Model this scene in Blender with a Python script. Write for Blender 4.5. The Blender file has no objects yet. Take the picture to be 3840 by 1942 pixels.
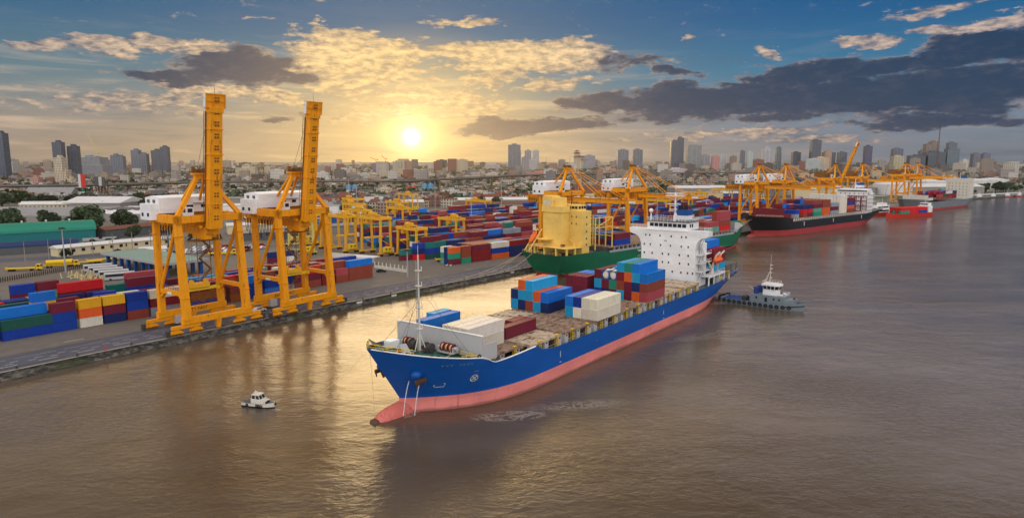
import bpy, math, random
from mathutils import Vector, Matrix
R = math.radians
rnd = random.Random(7)
S = bpy.context.scene
COL = S.collection

# ------------------------------------------------------------------ camera
CAM_H = 50.5
cam_d = bpy.data.cameras.new('camera'); cam = bpy.data.objects.new('camera', cam_d); COL.objects.link(cam)
cam.location = (0, 0, CAM_H); cam.rotation_euler = (R(90 - 8.16), 0, 0)
cam_d.sensor_width = 36; cam_d.lens = 24.0
cam_d.clip_start = 0.5; cam_d.clip_end = 60000
S.camera = cam

# ------------------------------------------------------------------ node expression helper
class X:
    def __init__(s, nt, sock): s.nt = nt; s.k = sock
    def _m(s, op, b=None, c=None, rev=False):
        n = s.nt.nodes.new('ShaderNodeMath'); n.operation = op
        args = [s, b, c]
        if rev: args = [b, s, c]
        for i, a in enumerate(args):
            if a is None: continue
            if isinstance(a, X): s.nt.links.new(a.k, n.inputs[i])
            else: n.inputs[i].default_value = a
        return X(s.nt, n.outputs[0])
    def __add__(s, o): return s._m('ADD', o)
    __radd__ = __add__
    def __mul__(s, o): return s._m('MULTIPLY', o)
    __rmul__ = __mul__
    def __sub__(s, o): return s._m('SUBTRACT', o)
    def __rsub__(s, o): return s._m('SUBTRACT', o, rev=True)
    def __truediv__(s, o): return s._m('DIVIDE', o)
    def f(s, op, b=None, c=None): return s._m(op, b, c)
    def smooth(s, a, b, lo=0.0, hi=1.0):
        n = s.nt.nodes.new('ShaderNodeMapRange'); n.interpolation_type = 'SMOOTHSTEP'
        s.nt.links.new(s.k, n.inputs[0])
        for i, v in enumerate((a, b, lo, hi)): n.inputs[i + 1].default_value = v
        return X(s.nt, n.outputs[0])
    def clamp(s): return s._m('MULTIPLY_ADD', 1.0, 0.0)._clamp()
    def _clamp(s): s.k.node.use_clamp = True; return s
def sep(nt, sock):
    n = nt.nodes.new('ShaderNodeSeparateXYZ'); nt.links.new(sock, n.inputs[0])
    return [X(nt, o) for o in n.outputs]
def comb(nt, *a):
    n = nt.nodes.new('ShaderNodeCombineXYZ')
    for i, v in enumerate(a):
        if isinstance(v, X): nt.links.new(v.k, n.inputs[i])
        else: n.inputs[i].default_value = v
    return n.outputs[0]
def noise(nt, vec, scale=1.0, detail=4.0, rough=0.55, dist=0.0):
    n = nt.nodes.new('ShaderNodeTexNoise'); n.inputs['Scale'].default_value = scale
    n.inputs['Detail'].default_value = detail; n.inputs['Roughness'].default_value = rough
    n.inputs['Distortion'].default_value = dist
    if vec is not None: nt.links.new(vec, n.inputs['Vector'])
    return X(nt, n.outputs[0])
def mixc(nt, fac, a, b, mode='MIX'):
    n = nt.nodes.new('ShaderNodeMix'); n.data_type = 'RGBA'; n.blend_type = mode
    if isinstance(fac, X): nt.links.new(fac.k, n.inputs[0])
    else: n.inputs[0].default_value = fac
    for i, c in ((6, a), (7, b)):
        if isinstance(c, (tuple, list)): n.inputs[i].default_value = (*c[:3], 1)
        else: nt.links.new(c, n.inputs[i])
    return n.outputs[2]
def scalec(nt, col, fac):      # colour * scalar
    n = nt.nodes.new('ShaderNodeVectorMath'); n.operation = 'SCALE'
    if isinstance(col, (tuple, list)): n.inputs[0].default_value = col[:3]
    else: nt.links.new(col, n.inputs[0])
    if isinstance(fac, X): nt.links.new(fac.k, n.inputs[3])
    else: n.inputs[3].default_value = fac
    return n.outputs[0]
def addc(nt, a, b):
    n = nt.nodes.new('ShaderNodeVectorMath'); n.operation = 'ADD'
    nt.links.new(a, n.inputs[0]); nt.links.new(b, n.inputs[1]); return n.outputs[0]

# ------------------------------------------------------------------ world: evening sky
SUN_AZ, SUN_EL = -8.26, 1.9
LAMP_EL = 6.0
W = bpy.data.worlds.new('World'); S.world = W; W.use_nodes = True
nt = W.node_tree; nt.nodes.clear()
out = nt.nodes.new('ShaderNodeOutputWorld'); bg = nt.nodes.new('ShaderNodeBackground')
nt.links.new(bg.outputs[0], out.inputs[0])
tc = nt.nodes.new('ShaderNodeTexCoord')
nrm = nt.nodes.new('ShaderNodeVectorMath'); nrm.operation = 'NORMALIZE'; nt.links.new(tc.outputs['Generated'], nrm.inputs[0])
dx, dy, dz = sep(nt, nrm.outputs[0])
az = dx.f('ARCTAN2', dy) * 57.29578
el = dz.f('ARCSINE') * 57.29578
sky = nt.nodes.new('ShaderNodeTexSky'); sky.sky_type = 'NISHITA'; sky.sun_disc = False
sky.sun_elevation = R(LAMP_EL); sky.sun_rotation = R(SUN_AZ); sky.dust_density = 2.0
elp = el.f('MAXIMUM', 0.0)
# clear-sky gradient: pale grey-gold at the horizon, blue higher up, bluer to the right
right = az.smooth(-5, 26)
up = elp.smooth(0.5, 12.5)
lowc = mixc(nt, right, (0.38, 0.31, 0.25), (0.20, 0.25, 0.32))
midc = mixc(nt, right, (0.10, 0.21, 0.27), (0.04, 0.20, 0.34))
topc = mixc(nt, right, (0.016, 0.115, 0.25), (0.0, 0.098, 0.27))
base = mixc(nt, elp.smooth(1.0, 7.5), lowc, midc)
base = mixc(nt, elp.smooth(5.5, 12.0), base, topc)
# sun glow
sx, sy, sz = math.sin(R(SUN_AZ)) * math.cos(R(SUN_EL)), math.cos(R(SUN_AZ)) * math.cos(R(SUN_EL)), math.sin(R(SUN_EL))
ddot = (dx * sx + dy * sy + dz * sz).f('MINIMUM', 1.0)
g = ddot.f('ARCCOSINE') * 57.29578
gx = (az - SUN_AZ) / 1.3
gy = (el - SUN_EL)
ge = (gx * gx + gy * gy).f('SQRT')
warm = (ge * -0.15).f('EXPONENT')
base = mixc(nt, (warm * 1.25 - elp * 0.030).f('MINIMUM', 1.0).f('MAXIMUM', 0.0), base, (1.0, 0.64, 0.19))
# clouds
def bump(A, E_, a, e, ra, re, amp, tilt=0.0):
    u = A - a; v = (E_ - e) - u * tilt
    u = u / ra; v = v / re
    return (1.0 - (u * u + v * v)).f('MAXIMUM', -0.6) * amp
def total(A, E_, lst):
    t = None
    for q in lst:
        b = bump(A, E_, *q); t = b if t is None else t.f('MAXIMUM', b)
    return t
dark_l = [(-20.6, 6.9, 6.0, 1.65, 1.0, -0.03), (-26.0, 5.9, 4.0, 0.7, .8, -0.02), (16.5, 4.6, 11, 1.75, 1.2, 0.02), (29, 4.8, 13, 2.0, 1.15, .02),
          (34.5, 7.3, 7.0, 1.5, 1.05, .02), (22.5, 6.5, 6.0, 0.95, 1.0, .12), (28.5, 6.9, 5, .9, .9, .1), (1.0, 2.8, 7.5, 0.85, 1.0, .04), (6.5, 4.6, 4.0, .95, .95, .03), (12.8, 7.1, 2.4, .5, .65, 0),
          (30.5, 2.7, 7, .7, .85, .0), (9.0, 7.9, 3.4, .7, .6, .05), (-6.5, 5.2, 3.6, .5, .55, 0), (-17, 3.4, 3.0, .3, .45, 0)]
bright_l = [(-14.0, 8.2, 4.6, 2.4, 1.1, .05), (-9.9, 8.6, 3.4, 1.6, .95, .1), (1.0, 8.4, 8.2, 1.55, 1.15, 0.0), (-7.0, 5.0, 5.4, 1.1, .85, 0), (-28.4, 8.1, 4.6, .65, .85, .03),
            (-33, 7.7, 3, .45, .6, 0), (-24.6, 8.25, 2.2, .6, .8, 0), (-22.5, 5.15, 7.5, .65, .85, -.05), (20.2, 8.0, 1.8, .6, .9, 0), (26.7, 8.4, 2.0, .5, .85, 0), (14.3, 9.6, 1.3, .35, .7, 0),
            (-14.8, 10.2, 1.6, .4, .7, 0), (-19.5, 10.6, 1.5, .2, .5, 0), (17.5, 2.1, 9, .40, .85, .05), (-3.8, 4.2, 3.2, 1.6, .6, 0), (33.5, 8.9, 4.5, .5, .9, .03), (29, 3.6, 3, .3, .7, .1), (12, 4.1, 3.5, .35, .8, .1), (-13, 5.9, 4, .9, .8, .1), (24, 1.6, 6, .3, .7, 0), (-28, 4.3, 9, 1.0, .42, 0), (-11, 3.4, 6, .6, .5, .05), (-4, 10.9, 4, .5, .5, 0), (-11, 6.6, 5, 1.0, .75, .1), (4, 6.2, 4.5, .5, .6, .05), (-2, 6.6, 3.5, .6, .7, .1), (31, 10.2, 5, .4, .5, .05)]
w1 = noise(nt, comb(nt, az * .30, el * .75, 51.0), 1.0, 5.0, 0.6)
w2 = noise(nt, comb(nt, az * .30, el * .75, 77.0), 1.0, 5.0, 0.6)
def field(oa, oe, full=True):
    A0 = az + oa; E0 = el + oe
    A = A0 + (w1 - .5) * 7.5; E_ = E0 + (w2 - .5) * 2.4
    n1 = noise(nt, comb(nt, A0 * 0.26, E0 * 0.85, 3.1), 1.0, 8.0, 0.60, 0.35)
    n2 = noise(nt, comb(nt, A0 * 0.95, E0 * 2.6, 9.0), 1.0, 6.0, 0.62, 0.3)
    if not full: return None, None, (n1 - .5) * 2.3 + (n2 - .5) * 1.1, n1, n2
    bd = total(A, E_, dark_l); bb = total(A, E_, bright_l)
    return bd, bb, (n1 - .5) * 2.3 + (n2 - .5) * 1.1, n1, n2
bd, bb, nn, n1, n2 = field(0.0, 0.0)
ux = (SUN_AZ - az); uy = (SUN_EL + 1.0 - el); ul = (ux * ux + uy * uy).f('SQRT') + 0.4
bd2, bb2, nn2, _a, _b = field(ux / ul * 0.75, uy / ul * 0.42 + 0.10, False)
dens = bd.f('MAXIMUM', bb) + nn - 0.11
alpha = dens.smooth(-0.10, 0.36)
lit = ((nn - nn2) * 1.0 + (0.55 - dens) * 0.35 + 0.10)._m('MULTIPLY_ADD', 1.0, 0.0)._clamp()
thick = dens.smooth(0.02, 0.50) * (bd - bb * 0.8 + 0.10).smooth(-0.1, 0.45)
nearsun = (ge * -0.085).f('EXPONENT')
nsc = (nearsun * 2.5 - 0.64).f('MINIMUM', 1.0).f('MAXIMUM', 0.0)
rim = mixc(nt, (nearsun * 1.7).f('MINIMUM', 1.0), (0.66, 0.50, 0.44), (1.08, 0.74, 0.31))
dk = mixc(nt, nsc, (0.008, 0.040, 0.10), (0.17, 0.125, 0.115))
mid = mixc(nt, nsc, (0.065, 0.105, 0.18), (0.46, 0.315, 0.19))
body = mixc(nt, (bb * .5 + n2 * 1.1 + nn * .25 - .55).smooth(-.05, .75), mid, scalec(nt, rim, n2 * .9 + .5))
body = mixc(nt, thick, body, dk)
ccol = mixc(nt, lit * (thick * -0.90 + 1.0), body, rim)
# thin veils and streaks
n3 = noise(nt, comb(nt, az * 0.10 + el * .12, el * 1.0, 21.0), 1.0, 7.0, 0.62, 0.5)
veil = (n3 - 0.50) * 2.2
low = elp.smooth(1.0, 11.0, 1.0, 0.0)
skyc = mixc(nt, veil.smooth(0.0, 0.42) * (low * .68 + .02), base, mixc(nt, right, rim, (.36, .31, .31)))
skyc = mixc(nt, (veil * -1.0).smooth(0.0, 0.5) * (low * .58 + .06), skyc, mixc(nt, nsc, (0.075, 0.11, 0.155), (.42, .29, .17)))
skyc = mixc(nt, alpha * .97, skyc, ccol)
disc = (g * g * -4.5).f('EXPONENT') * 6.0 + (g * -1.15).f('EXPONENT') * 2.4 + (ge * -.34).f('EXPONENT') * .62
skyc = addc(nt, skyc, scalec(nt, (1.0, 0.76, 0.36), disc))
# the part of the dome behind and above the picture: whitened as added front fill for the scene
back = (dy * -1.0 + dz * 0.75).smooth(-0.02, 0.75)
over = el.smooth(46, 78)
dome = (back * .85).f('MAXIMUM', over * 0.9)
skyc = mixc(nt, elp.smooth(12.6, 15.5), skyc, mixc(nt, right, (0.56, 0.42, 0.31), (0.84, 0.75, 0.82)))  # unseen band above the frame, tinted to lend the water a sheen
skyc = mixc(nt, elp.smooth(18, 28), skyc, (0.07, 0.066, 0.075))  # unseen band kept dark so the nearest water reflects less
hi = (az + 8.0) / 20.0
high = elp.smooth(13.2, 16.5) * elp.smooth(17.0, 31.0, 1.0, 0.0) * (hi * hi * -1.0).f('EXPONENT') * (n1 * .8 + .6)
skyc = addc(nt, skyc, scalec(nt, (1.0, 0.62, 0.20), high * 2.8))  # invented gold glow above the frame, put there to gild the water
skyc = mixc(nt, dome, skyc, (1.80, 1.76, 1.80))
skyc = addc(nt, skyc, scalec(nt, sky.outputs[0], 0.0012))
# below the horizon: dull
skyc = mixc(nt, el.smooth(-3, -0.2), (0.12, 0.10, 0.09), skyc)
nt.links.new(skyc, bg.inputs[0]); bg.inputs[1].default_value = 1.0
W.cycles.sampling_method = 'MANUAL'; W.cycles.sample_map_resolution = 1024

# ------------------------------------------------------------------ sun
sun_d = bpy.data.lights.new('sun', 'SUN'); sun = bpy.data.objects.new('sun', sun_d); COL.objects.link(sun)
sun_d.energy = 0.75; sun_d.angle = R(30.0); sun_d.color = (1.0, 0.72, 0.38)
d = Vector((math.sin(R(SUN_AZ)) * math.cos(R(LAMP_EL)), math.cos(R(SUN_AZ)) * math.cos(R(LAMP_EL)), math.sin(R(LAMP_EL))))
sun.rotation_euler = d.to_track_quat('Z', 'Y').to_euler()

S.view_settings.view_transform = 'Standard'; S.view_settings.look = 'None'
S.view_settings.exposure = 0.0; S.view_settings.gamma = 1.0; S.view_settings.use_curve_mapping = False
S.render.engine = 'CYCLES'; S.render.resolution_x = 1024; S.render.resolution_y = 517
S.cycles.max_bounces = 4; S.cycles.diffuse_bounces = 2; S.cycles.glossy_bounces = 2; S.cycles.transparent_max_bounces = 6; S.cycles.volume_bounces = 0
# ------------------------------------------------------------------ materials
MATS = {}
def newmat(name):
    m = bpy.data.materials.new(name); m.use_nodes = True; MATS[name] = m
    nt = m.node_tree; b = nt.nodes['Principled BSDF']
    return m, nt, b
def ocoord(nt): return nt.nodes.new('ShaderNodeTexCoord').outputs['Object']
def paint(name, col, rough=0.5, var=0.25, rust=0.0, scale=0.35, metal=0.0, rustcol=(0.12, 0.045, 0.018), bump=0.0, spec=0.25):
    m, nt, b = newmat(name)
    co = ocoord(nt)
    x, y, z = sep(nt, co)
    n = noise(nt, comb(nt, x, y, z * 0.35), scale * 3, 5, 0.6)
    c = scalec(nt, col, n * (2 * var) + (1 - var))
    n2 = noise(nt, comb(nt, x * 1.3, y * 1.3, z * 0.25), scale * 2.2, 6, 0.7)
    if rust > 0:
        c = mixc(nt, n2.smooth(0.62 - rust * .35, 0.72), c, rustcol)
    nt.links.new(c, b.inputs['Base Color']); b.inputs['Metallic'].default_value = metal
    nt.links.new((n2 * 0.3 + (rough - .15)).k, b.inputs['Roughness']); b.inputs['Specular IOR Level'].default_value = spec
    if bump:
        bn = nt.nodes.new('ShaderNodeBump'); bn.inputs['Strength'].default_value = bump; bn.inputs['Distance'].default_value = .3
        nt.links.new(n2.k, bn.inputs['Height']); nt.links.new(bn.outputs[0], b.inputs['Normal'])
    return m
def obj_paint(name, rough=0.5, var=0.22, groove=0.0):
    """paint whose colour is each object's own colour"""
    m, nt, b = newmat(name)
    oi = nt.nodes.new('ShaderNodeObjectInfo')
    co = ocoord(nt); x, y, z = sep(nt, co)
    seed = X(nt, oi.outputs['Random']) * 50.0
    n = noise(nt, comb(nt, x * .6 + seed, y * .6, z * 0.25), 1.2, 5, 0.65)
    c = scalec(nt, oi.outputs['Color'], n * (2 * var) + (1 - var))
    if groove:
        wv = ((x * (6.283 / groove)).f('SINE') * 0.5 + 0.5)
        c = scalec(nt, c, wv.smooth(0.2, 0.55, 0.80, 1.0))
    n2 = noise(nt, comb(nt, x * .8 + seed, y * .8, z * 0.3), 1.6, 6, 0.75)
    c = mixc(nt, n2.smooth(0.57, 0.72) * 0.75, c, (0.11, 0.055, 0.03))
    nt.links.new(c, b.inputs['Base Color']); nt.links.new((n2 * .3 + (rough - .15)).k, b.inputs['Roughness']); b.inputs['Specular IOR Level'].default_value = .25
    return m
def facade(name, fl=3.2, bay=3.0, wfrac=0.55, hfrac=0.5, win=(0.03, 0.038, 0.05), rough=0.7, vary=True):
    """wall with rows of windows; wall colour is each object's own colour"""
    m, nt, b = newmat(name)
    oi = nt.nodes.new('ShaderNodeObjectInfo'); co = ocoord(nt); x, y, z = sep(nt, co)
    geo = nt.nodes.new('ShaderNodeTexCoord').outputs['Normal']
    nx, ny, nz = sep(nt, geo)
    usex = ny.f('ABSOLUTE').f('GREATER_THAN', 0.5)
    u = x * usex + y * (1.0 - usex) + 500.0
    fu = (u / bay).f('FRACT'); fz = ((z + 0.6) / fl).f('FRACT')
    iu = (u / bay).f('FLOOR'); iz = ((z + .6) / fl).f('FLOOR')
    wu = fu.f('GREATER_THAN', 0.5 - wfrac / 2) * fu.f('LESS_THAN', 0.5 + wfrac / 2)
    wz = fz.f('GREATER_THAN', 0.62 - hfrac / 2) * fz.f('LESS_THAN', 0.62 + hfrac / 2)
    side = nz.f('ABSOLUTE').f('LESS_THAN', 0.4)
    win_m = wu * wz * side
    wn = nt.nodes.new('ShaderNodeTexWhiteNoise'); wn.noise_dimensions = '3D'
    nt.links.new(comb(nt, iu, iz, X(nt, oi.outputs['Random']) * 9.0), wn.inputs['Vector'])
    wr = X(nt, wn.outputs['Value'])
    wcol = mixc(nt, wr.smooth(0.55, 1.0) * 0.5, win, (0.16, 0.17, 0.19))
    n = noise(nt, comb(nt, x * .15, y * .15, z * .06), 1.0, 5, .65)
    wall = scalec(nt, oi.outputs['Color'], n * 0.7 + 0.65)
    slab = fz.f('LESS_THAN', 0.10)
    wall = mixc(nt, slab * side * 0.35, wall, (0.05, 0.05, 0.05))
    c = mixc(nt, win_m, wall, wcol)
    nt.links.new(c, b.inputs['Base Color'])
    nt.links.new((win_m * (-rough + 0.2) + rough).k, b.inputs['Roughness'])
    return m
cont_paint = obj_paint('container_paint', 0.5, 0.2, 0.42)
flat_paint = obj_paint('object_paint', 0.5, 0.18)
build_wall = obj_paint('building_wall', 0.85, 0.2)
fac_grid = facade('facade_grid'); fac_band = facade('facade_bands', 3.3, 4.0, 0.86, 0.42); fac_tower = facade('facade_tower', 3.4, 2.2, 0.6, 0.62)
fac_glass = facade('facade_glass', 3.6, 1.8, 0.85, 0.8, (0.035, 0.05, 0.075), 0.5)
M = dict(
 crane=paint('crane_orange', (0.80, 0.30, 0.004), 0.5, 0.2, 0.22, 0.35, rustcol=(0.30, 0.10, 0.012)),
 crane_dark=paint('crane_brown_steel', (0.20, 0.085, 0.014), 0.6, 0.3, 0.2, 0.5),  # dark brown steel of railings, stairs, platforms and wheels
 rtg=paint('gantry_yellow', (0.74, 0.38, 0.02), 0.5, 0.16, 0.05, 0.3),
 rtgpale=paint('gantry_pale_yellow', (0.62, 0.52, 0.14), 0.5, 0.15, 0.05, 0.3),
 steel=paint('dark_steel', (0.055, 0.05, 0.048), 0.5, 0.3, 0.15, 0.6),
 rope=paint('wire_rope', (0.10, 0.085, 0.07), 0.7, 0.2),
 white=paint('white_paint', (0.74, 0.73, 0.71), 0.5, 0.07, 0.0, 0.12),
 offwhite=paint('off_white', (0.62, 0.57, 0.48), 0.55, 0.12, 0.02, 0.3),
 grey=paint('ship_grey', (0.33, 0.33, 0.34), 0.55, 0.16, 0.02, 0.3),
 lgrey=paint('pale_grey', (0.43, 0.42, 0.41), 0.5, 0.08, 0.0, 0.2),
 dgrey=paint('dark_grey', (0.09, 0.095, 0.10), 0.6, 0.25, 0.03, 0.4),
 black=paint('black_rubber', (0.012, 0.012, 0.013), 0.75, 0.3),
 glass=paint('dark_glass', (0.015, 0.02, 0.028), 0.22, 0.2),
 blue_hull=paint('hull_blue', (0.001, 0.060, 0.31), 0.42, 0.12, 0.0, 0.06),
 boot=paint('boot_topping_red', (0.72, 0.21, 0.18), 0.6, 0.2, 0.10, 0.12, rustcol=(0.30, 0.075, 0.05)),
 deckgreen=paint('deck_green', (0.03, 0.12, 0.085), 0.65, 0.3, 0.1, 0.4),
 hatch=paint('hatch_tan', (0.50, 0.40, 0.28), 0.7, 0.3, 0.62, 0.30, rustcol=(0.20, 0.10, 0.05)),
 hatch_rust=paint('hatch_rusty', (0.30, 0.215, 0.15), 0.75, 0.35, 0.75, 0.30, rustcol=(0.13, 0.055, 0.03)),
 yellow=paint('safety_yellow', (0.72, 0.47, 0.02), 0.5, 0.15),
 red=paint('bright_red', (0.55, 0.03, 0.02), 0.45, 0.12),
 maroon=paint('maroon_paint', (0.16, 0.015, 0.02), 0.5, 0.2),
 orange=paint('lifeboat_orange', (0.75, 0.13, 0.02), 0.4, 0.1),
 rustiron=paint('rusty_iron', (0.10, 0.05, 0.03), 0.85, 0.4, 0.3),
 ropey=paint('mooring_rope', (0.55, 0.43, 0.22), 0.85, 0.2),
 green_hull=paint('hull_green', (0.004, 0.125, 0.058), 0.45, 0.14, 0.0, 0.08),
 black_hull=paint('hull_black', (0.008, 0.010, 0.014), 0.4, 0.3, 0.0, 0.1),
 red_boot=paint('boot_dark_red', (0.34, 0.035, 0.035), 0.55, 0.35, 0.05, 0.15, rustcol=(.25, .09, .08)),
 grey_hull=paint('hull_grey', (0.16, 0.18, 0.19), 0.5, 0.2, 0.04, 0.12),
 tug_hull=paint('tug_grey', (0.17, 0.205, 0.22), 0.45, 0.15, 0.02, 0.4),
 tug_deck=paint('tug_deck_blue', (0.02, 0.05, 0.22), 0.6, 0.2),
 yel_house=paint('house_yellow', (0.80, 0.53, 0.13), 0.5, 0.09, 0.01, 0.12),
 foam=paint('foam_white', (0.75, 0.74, 0.70), 0.8, 0.1),
 concrete=paint('concrete', (0.26, 0.24, 0.215), 0.9, 0.25, 0.0, 0.06),
 hwy=paint('expressway_concrete', (0.16, 0.145, 0.13), 0.9, 0.25, 0.0, 0.04),
 roofw=paint('roof_white', (0.58, 0.56, 0.53), 0.6, 0.15, 0.05, 0.05),
 roofg=paint('roof_grey', (0.24, 0.23, 0.22), 0.8, 0.25, 0.05, 0.06),
 roofgreen=paint('roof_green', (0.008, 0.18, 0.115), 0.5, 0.2, 0.04, 0.06),
 roofpale=paint('roof_pale_green', (0.17, 0.26, 0.22), 0.6, 0.2, 0.03, 0.06),
 roofbrown=paint('roof_brown', (0.15, 0.055, 0.035), 0.8, 0.25, 0.0, 0.1),
 bluep=paint('blue_paint', (0.01, 0.075, 0.28), 0.5, 0.2),
 cream=paint('cream_wall', (0.60, 0.50, 0.30), 0.85, 0.12, 0.0, 0.1),
 bark=paint('bark', (0.05, 0.035, 0.022), 0.9, 0.3),
 asphalt=None,
)
def make_asphalt():
    m, nt, b = newmat('wharf_asphalt'); co = ocoord(nt); x, y, z = sep(nt, co)
    n = noise(nt, comb(nt, x * .05, y * .05, 0.0), 1.0, 6, .6); n2 = noise(nt, comb(nt, x * .6, y * .6, 1.0), 1.0, 4, .6)
    u = x * 0.6 + y * 0.8; v = y * 0.6 - x * 0.8
    n3 = noise(nt, comb(nt, u * .015, v * .22, 3.0), 1.0, 5, .6)
    c = scalec(nt, (0.062, 0.064, 0.086), n * 0.7 + n2 * .35 + .45)
    c = mixc(nt, n3.smooth(.60, .68) * .8, c, (0.022, 0.025, 0.034))
    nt.links.new(c, b.inputs['Base Color']); nt.links.new((n3.smooth(.58, .7) * -0.35 + .75).k, b.inputs['Roughness'])
    return m
def make_ground():
    m, nt, b = newmat('ground_concrete'); co = ocoord(nt); x, y, z = sep(nt, co)
    n = noise(nt, comb(nt, x * .02, y * .02, 0.0), 1.0, 8, .6); n2 = noise(nt, comb(nt, x * .3, y * .3, 1.0), 1.0, 5, .65)
    n3 = noise(nt, comb(nt, x * .004, y * .004, 5.0), 1.0, 6, .6)
    c = scalec(nt, (0.135, 0.112, 0.090), n * 0.8 + n2 * .6 + .25)
    c = mixc(nt, n.smooth(.58, .7) * .75, c, (0.055, 0.048, 0.045))
    far = (y - x * 0.0).smooth(620, 900)
    cityc = mixc(nt, n3.smooth(.42, .58), (0.04, 0.055, 0.025), (0.16, 0.14, 0.12))
    cityc = mixc(nt, n.smooth(.5, .56), cityc, (0.30, 0.26, 0.22))
    c = mixc(nt, far, c, cityc)
    nt.links.new(c, b.inputs['Base Color']); b.inputs['Roughness'].default_value = .85
    return m
def make_fascia():
    m, nt, b = newmat('quay_fascia'); co = ocoord(nt); x, y, z = sep(nt, co)
    n = noise(nt, comb(nt, x * .5, y * .5, z * 1.2), 1.0, 7, .7)
    c = mixc(nt, n.smooth(.42, .62), (0.022, 0.02, 0.016), (0.13, 0.115, 0.09))
    n2 = noise(nt, comb(nt, x * .04, y * .04, 0.0), 1.0, 3, .5)
    c = mixc(nt, n2.smooth(.55, .62) * .7, c, (0.035, 0.042, 0.012))
    nt.links.new(c, b.inputs['Base Color']); b.inputs['Roughness'].default_value = .9
    return m
def make_water():
    m, nt, b = newmat('river_water'); co = ocoord(nt); x, y, z = sep(nt, co)
    n_big = noise(nt, comb(nt, x * .012, y * .02, 0.0), 1.0, 4, .6)
    n_mid = noise(nt, comb(nt, x * .05, y * .09, 2.0), 1.0, 5, .6)
    c = mixc(nt, n_big.smooth(.35, .65), (0.074, 0.050, 0.030), (0.098, 0.074, 0.054))
    # wind streaks and thrown-up foam by the bow and the stern of the ship
    def patch(px, py, ra, rb, rot):
        cc, ss = math.cos(rot), math.sin(rot)
        u = (x - px) * cc + (y - py) * ss; v = (y - py) * cc - (x - px) * ss
        u = u / ra; v = v / rb
        return (1.0 - (u * u + v * v)).f('MAXIMUM', 0.0)
    wn = noise(nt, comb(nt, x * .22, y * .30, 7.0), 1.0, 7, .72, 1.6)
    ridge = 1.0 - ((wn - .5).f('ABSOLUTE') * 9.0)
    pt = patch(-0.5, 131, 9, 3.2, 0.15).f('MAXIMUM', patch(14, 137, 14, 4.0, .2) * .5)
    pt = pt.f('MAXIMUM', patch(-20.5, 131.5, 3.2, 1.0, .9)).f('MAXIMUM', patch(80, 243, 16, 5, .3) * .6).f('MAXIMUM', patch(112, 231, 34, 10, -.2) * .30)
    pt = pt.f('MAXIMUM', patch(60, 196, 28, 5, .5) * .35).f('MAXIMUM', patch(-49.6, 134.7, 3.2, .8, -.2) * .9)
    fo = (ridge.smooth(0.35, 1.0) * pt.smooth(0.05, 0.6) * 0.42).f('MINIMUM', .6)
    c = mixc(nt, fo, c, (0.46, 0.40, 0.32))
    nt.links.new(c, b.inputs['Base Color'])
    nt.links.new((fo * .5 + .15).k, b.inputs['Roughness']); b.inputs['IOR'].default_value = 1.33
    w1 = noise(nt, comb(nt, x * .55 + y * .25, y * .95 - x * .2, 0.0), 1.0, 4, .62, .6)
    w2 = noise(nt, comb(nt, x * .13, y * .2, 4.0), 1.0, 3, .5, .4)
    rip = noise(nt, comb(nt, x * .02, y * .035, 11.0), 1.0, 3, .5)
    h = w1 * (rip.smooth(.3, .7) * 1.1 + .25) + w2 * (rip.smooth(.25, .75) * 1.8 + .7)
    bn = nt.nodes.new('ShaderNodeBump'); bn.inputs['Strength'].default_value = 0.15; bn.inputs['Distance'].default_value = 0.7
    nt.links.new(h.k, bn.inputs['Height']); nt.links.new(bn.outputs[0], b.inputs['Normal'])
    return m
def hull_paint(name, col, streak, band=None, rough=.45, amt=.5):
    """ship plating: faint seams, run-down stains, scuffs and a scum line"""
    m, nt, b = newmat(name); co = ocoord(nt); x, y, z = sep(nt, co)
    n = noise(nt, comb(nt, x * .12, y * .12, z * .25), 1, 6, .65)
    c = scalec(nt, col, n * .7 + .65)
    st = noise(nt, comb(nt, x * .9, y * .3, z * .07), 1, 5, .6)
    c = mixc(nt, st.smooth(.60, .74) * amt, c, streak)
    sc = noise(nt, comb(nt, x * .25, y * .25, z * 1.6), 1, 6, .7)
    c = mixc(nt, sc.smooth(.60, .70) * amt * .6, c, tuple(v * .45 + .06 for v in col))
    seam = ((x / 9.2).f('FRACT')).f('LESS_THAN', .012).f('MAXIMUM', ((z / 2.3).f('FRACT')).f('LESS_THAN', .03))
    c = mixc(nt, seam * .22, c, tuple(v * .5 for v in col))
    if band: c = mixc(nt, (z + (n - .5) * 1.1).smooth(.25, .75, 1.0, 0.0) * .75, c, band)
    nt.links.new(c, b.inputs['Base Color']); nt.links.new((n * .35 + rough - .17).k, b.inputs['Roughness']); b.inputs['Specular IOR Level'].default_value = .35
    return m
M['blue_hull'] = hull_paint('hull_blue_plates', (0.0, 0.078, 0.33), (0.02, 0.035, 0.085), None, .42, .45)
M['boot'] = hull_paint('boot_topping_plates', (0.72, 0.22, 0.19), (0.28, 0.075, 0.045), (0.24, 0.085, 0.06), .6, .75)
M['green_hull'] = hull_paint('hull_green_plates', (0.003, 0.125, 0.058), (0.03, 0.06, 0.035), None, .45, .5)
M['black_hull'] = hull_paint('hull_black_plates', (0.008, 0.010, 0.014), (0.035, 0.03, 0.028), None, .4, .5)
M['red_boot'] = hull_paint('boot_dark_red_plates', (0.34, 0.035, 0.035), (0.28, 0.12, 0.11), (0.12, 0.035, 0.03), .55, .8)
M['grey_hull'] = hull_paint('hull_grey_plates', (0.16, 0.18, 0.19), (0.14, 0.08, 0.05), None, .5, .6)
M['white'] = hull_paint('white_plates', (0.76, 0.75, 0.73), (0.55, 0.46, 0.36), None, .5, .10)
M['yel_house'] = hull_paint('yellow_plates', (0.82, 0.54, 0.13), (0.50, 0.26, 0.07), None, .5, .35)
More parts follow.
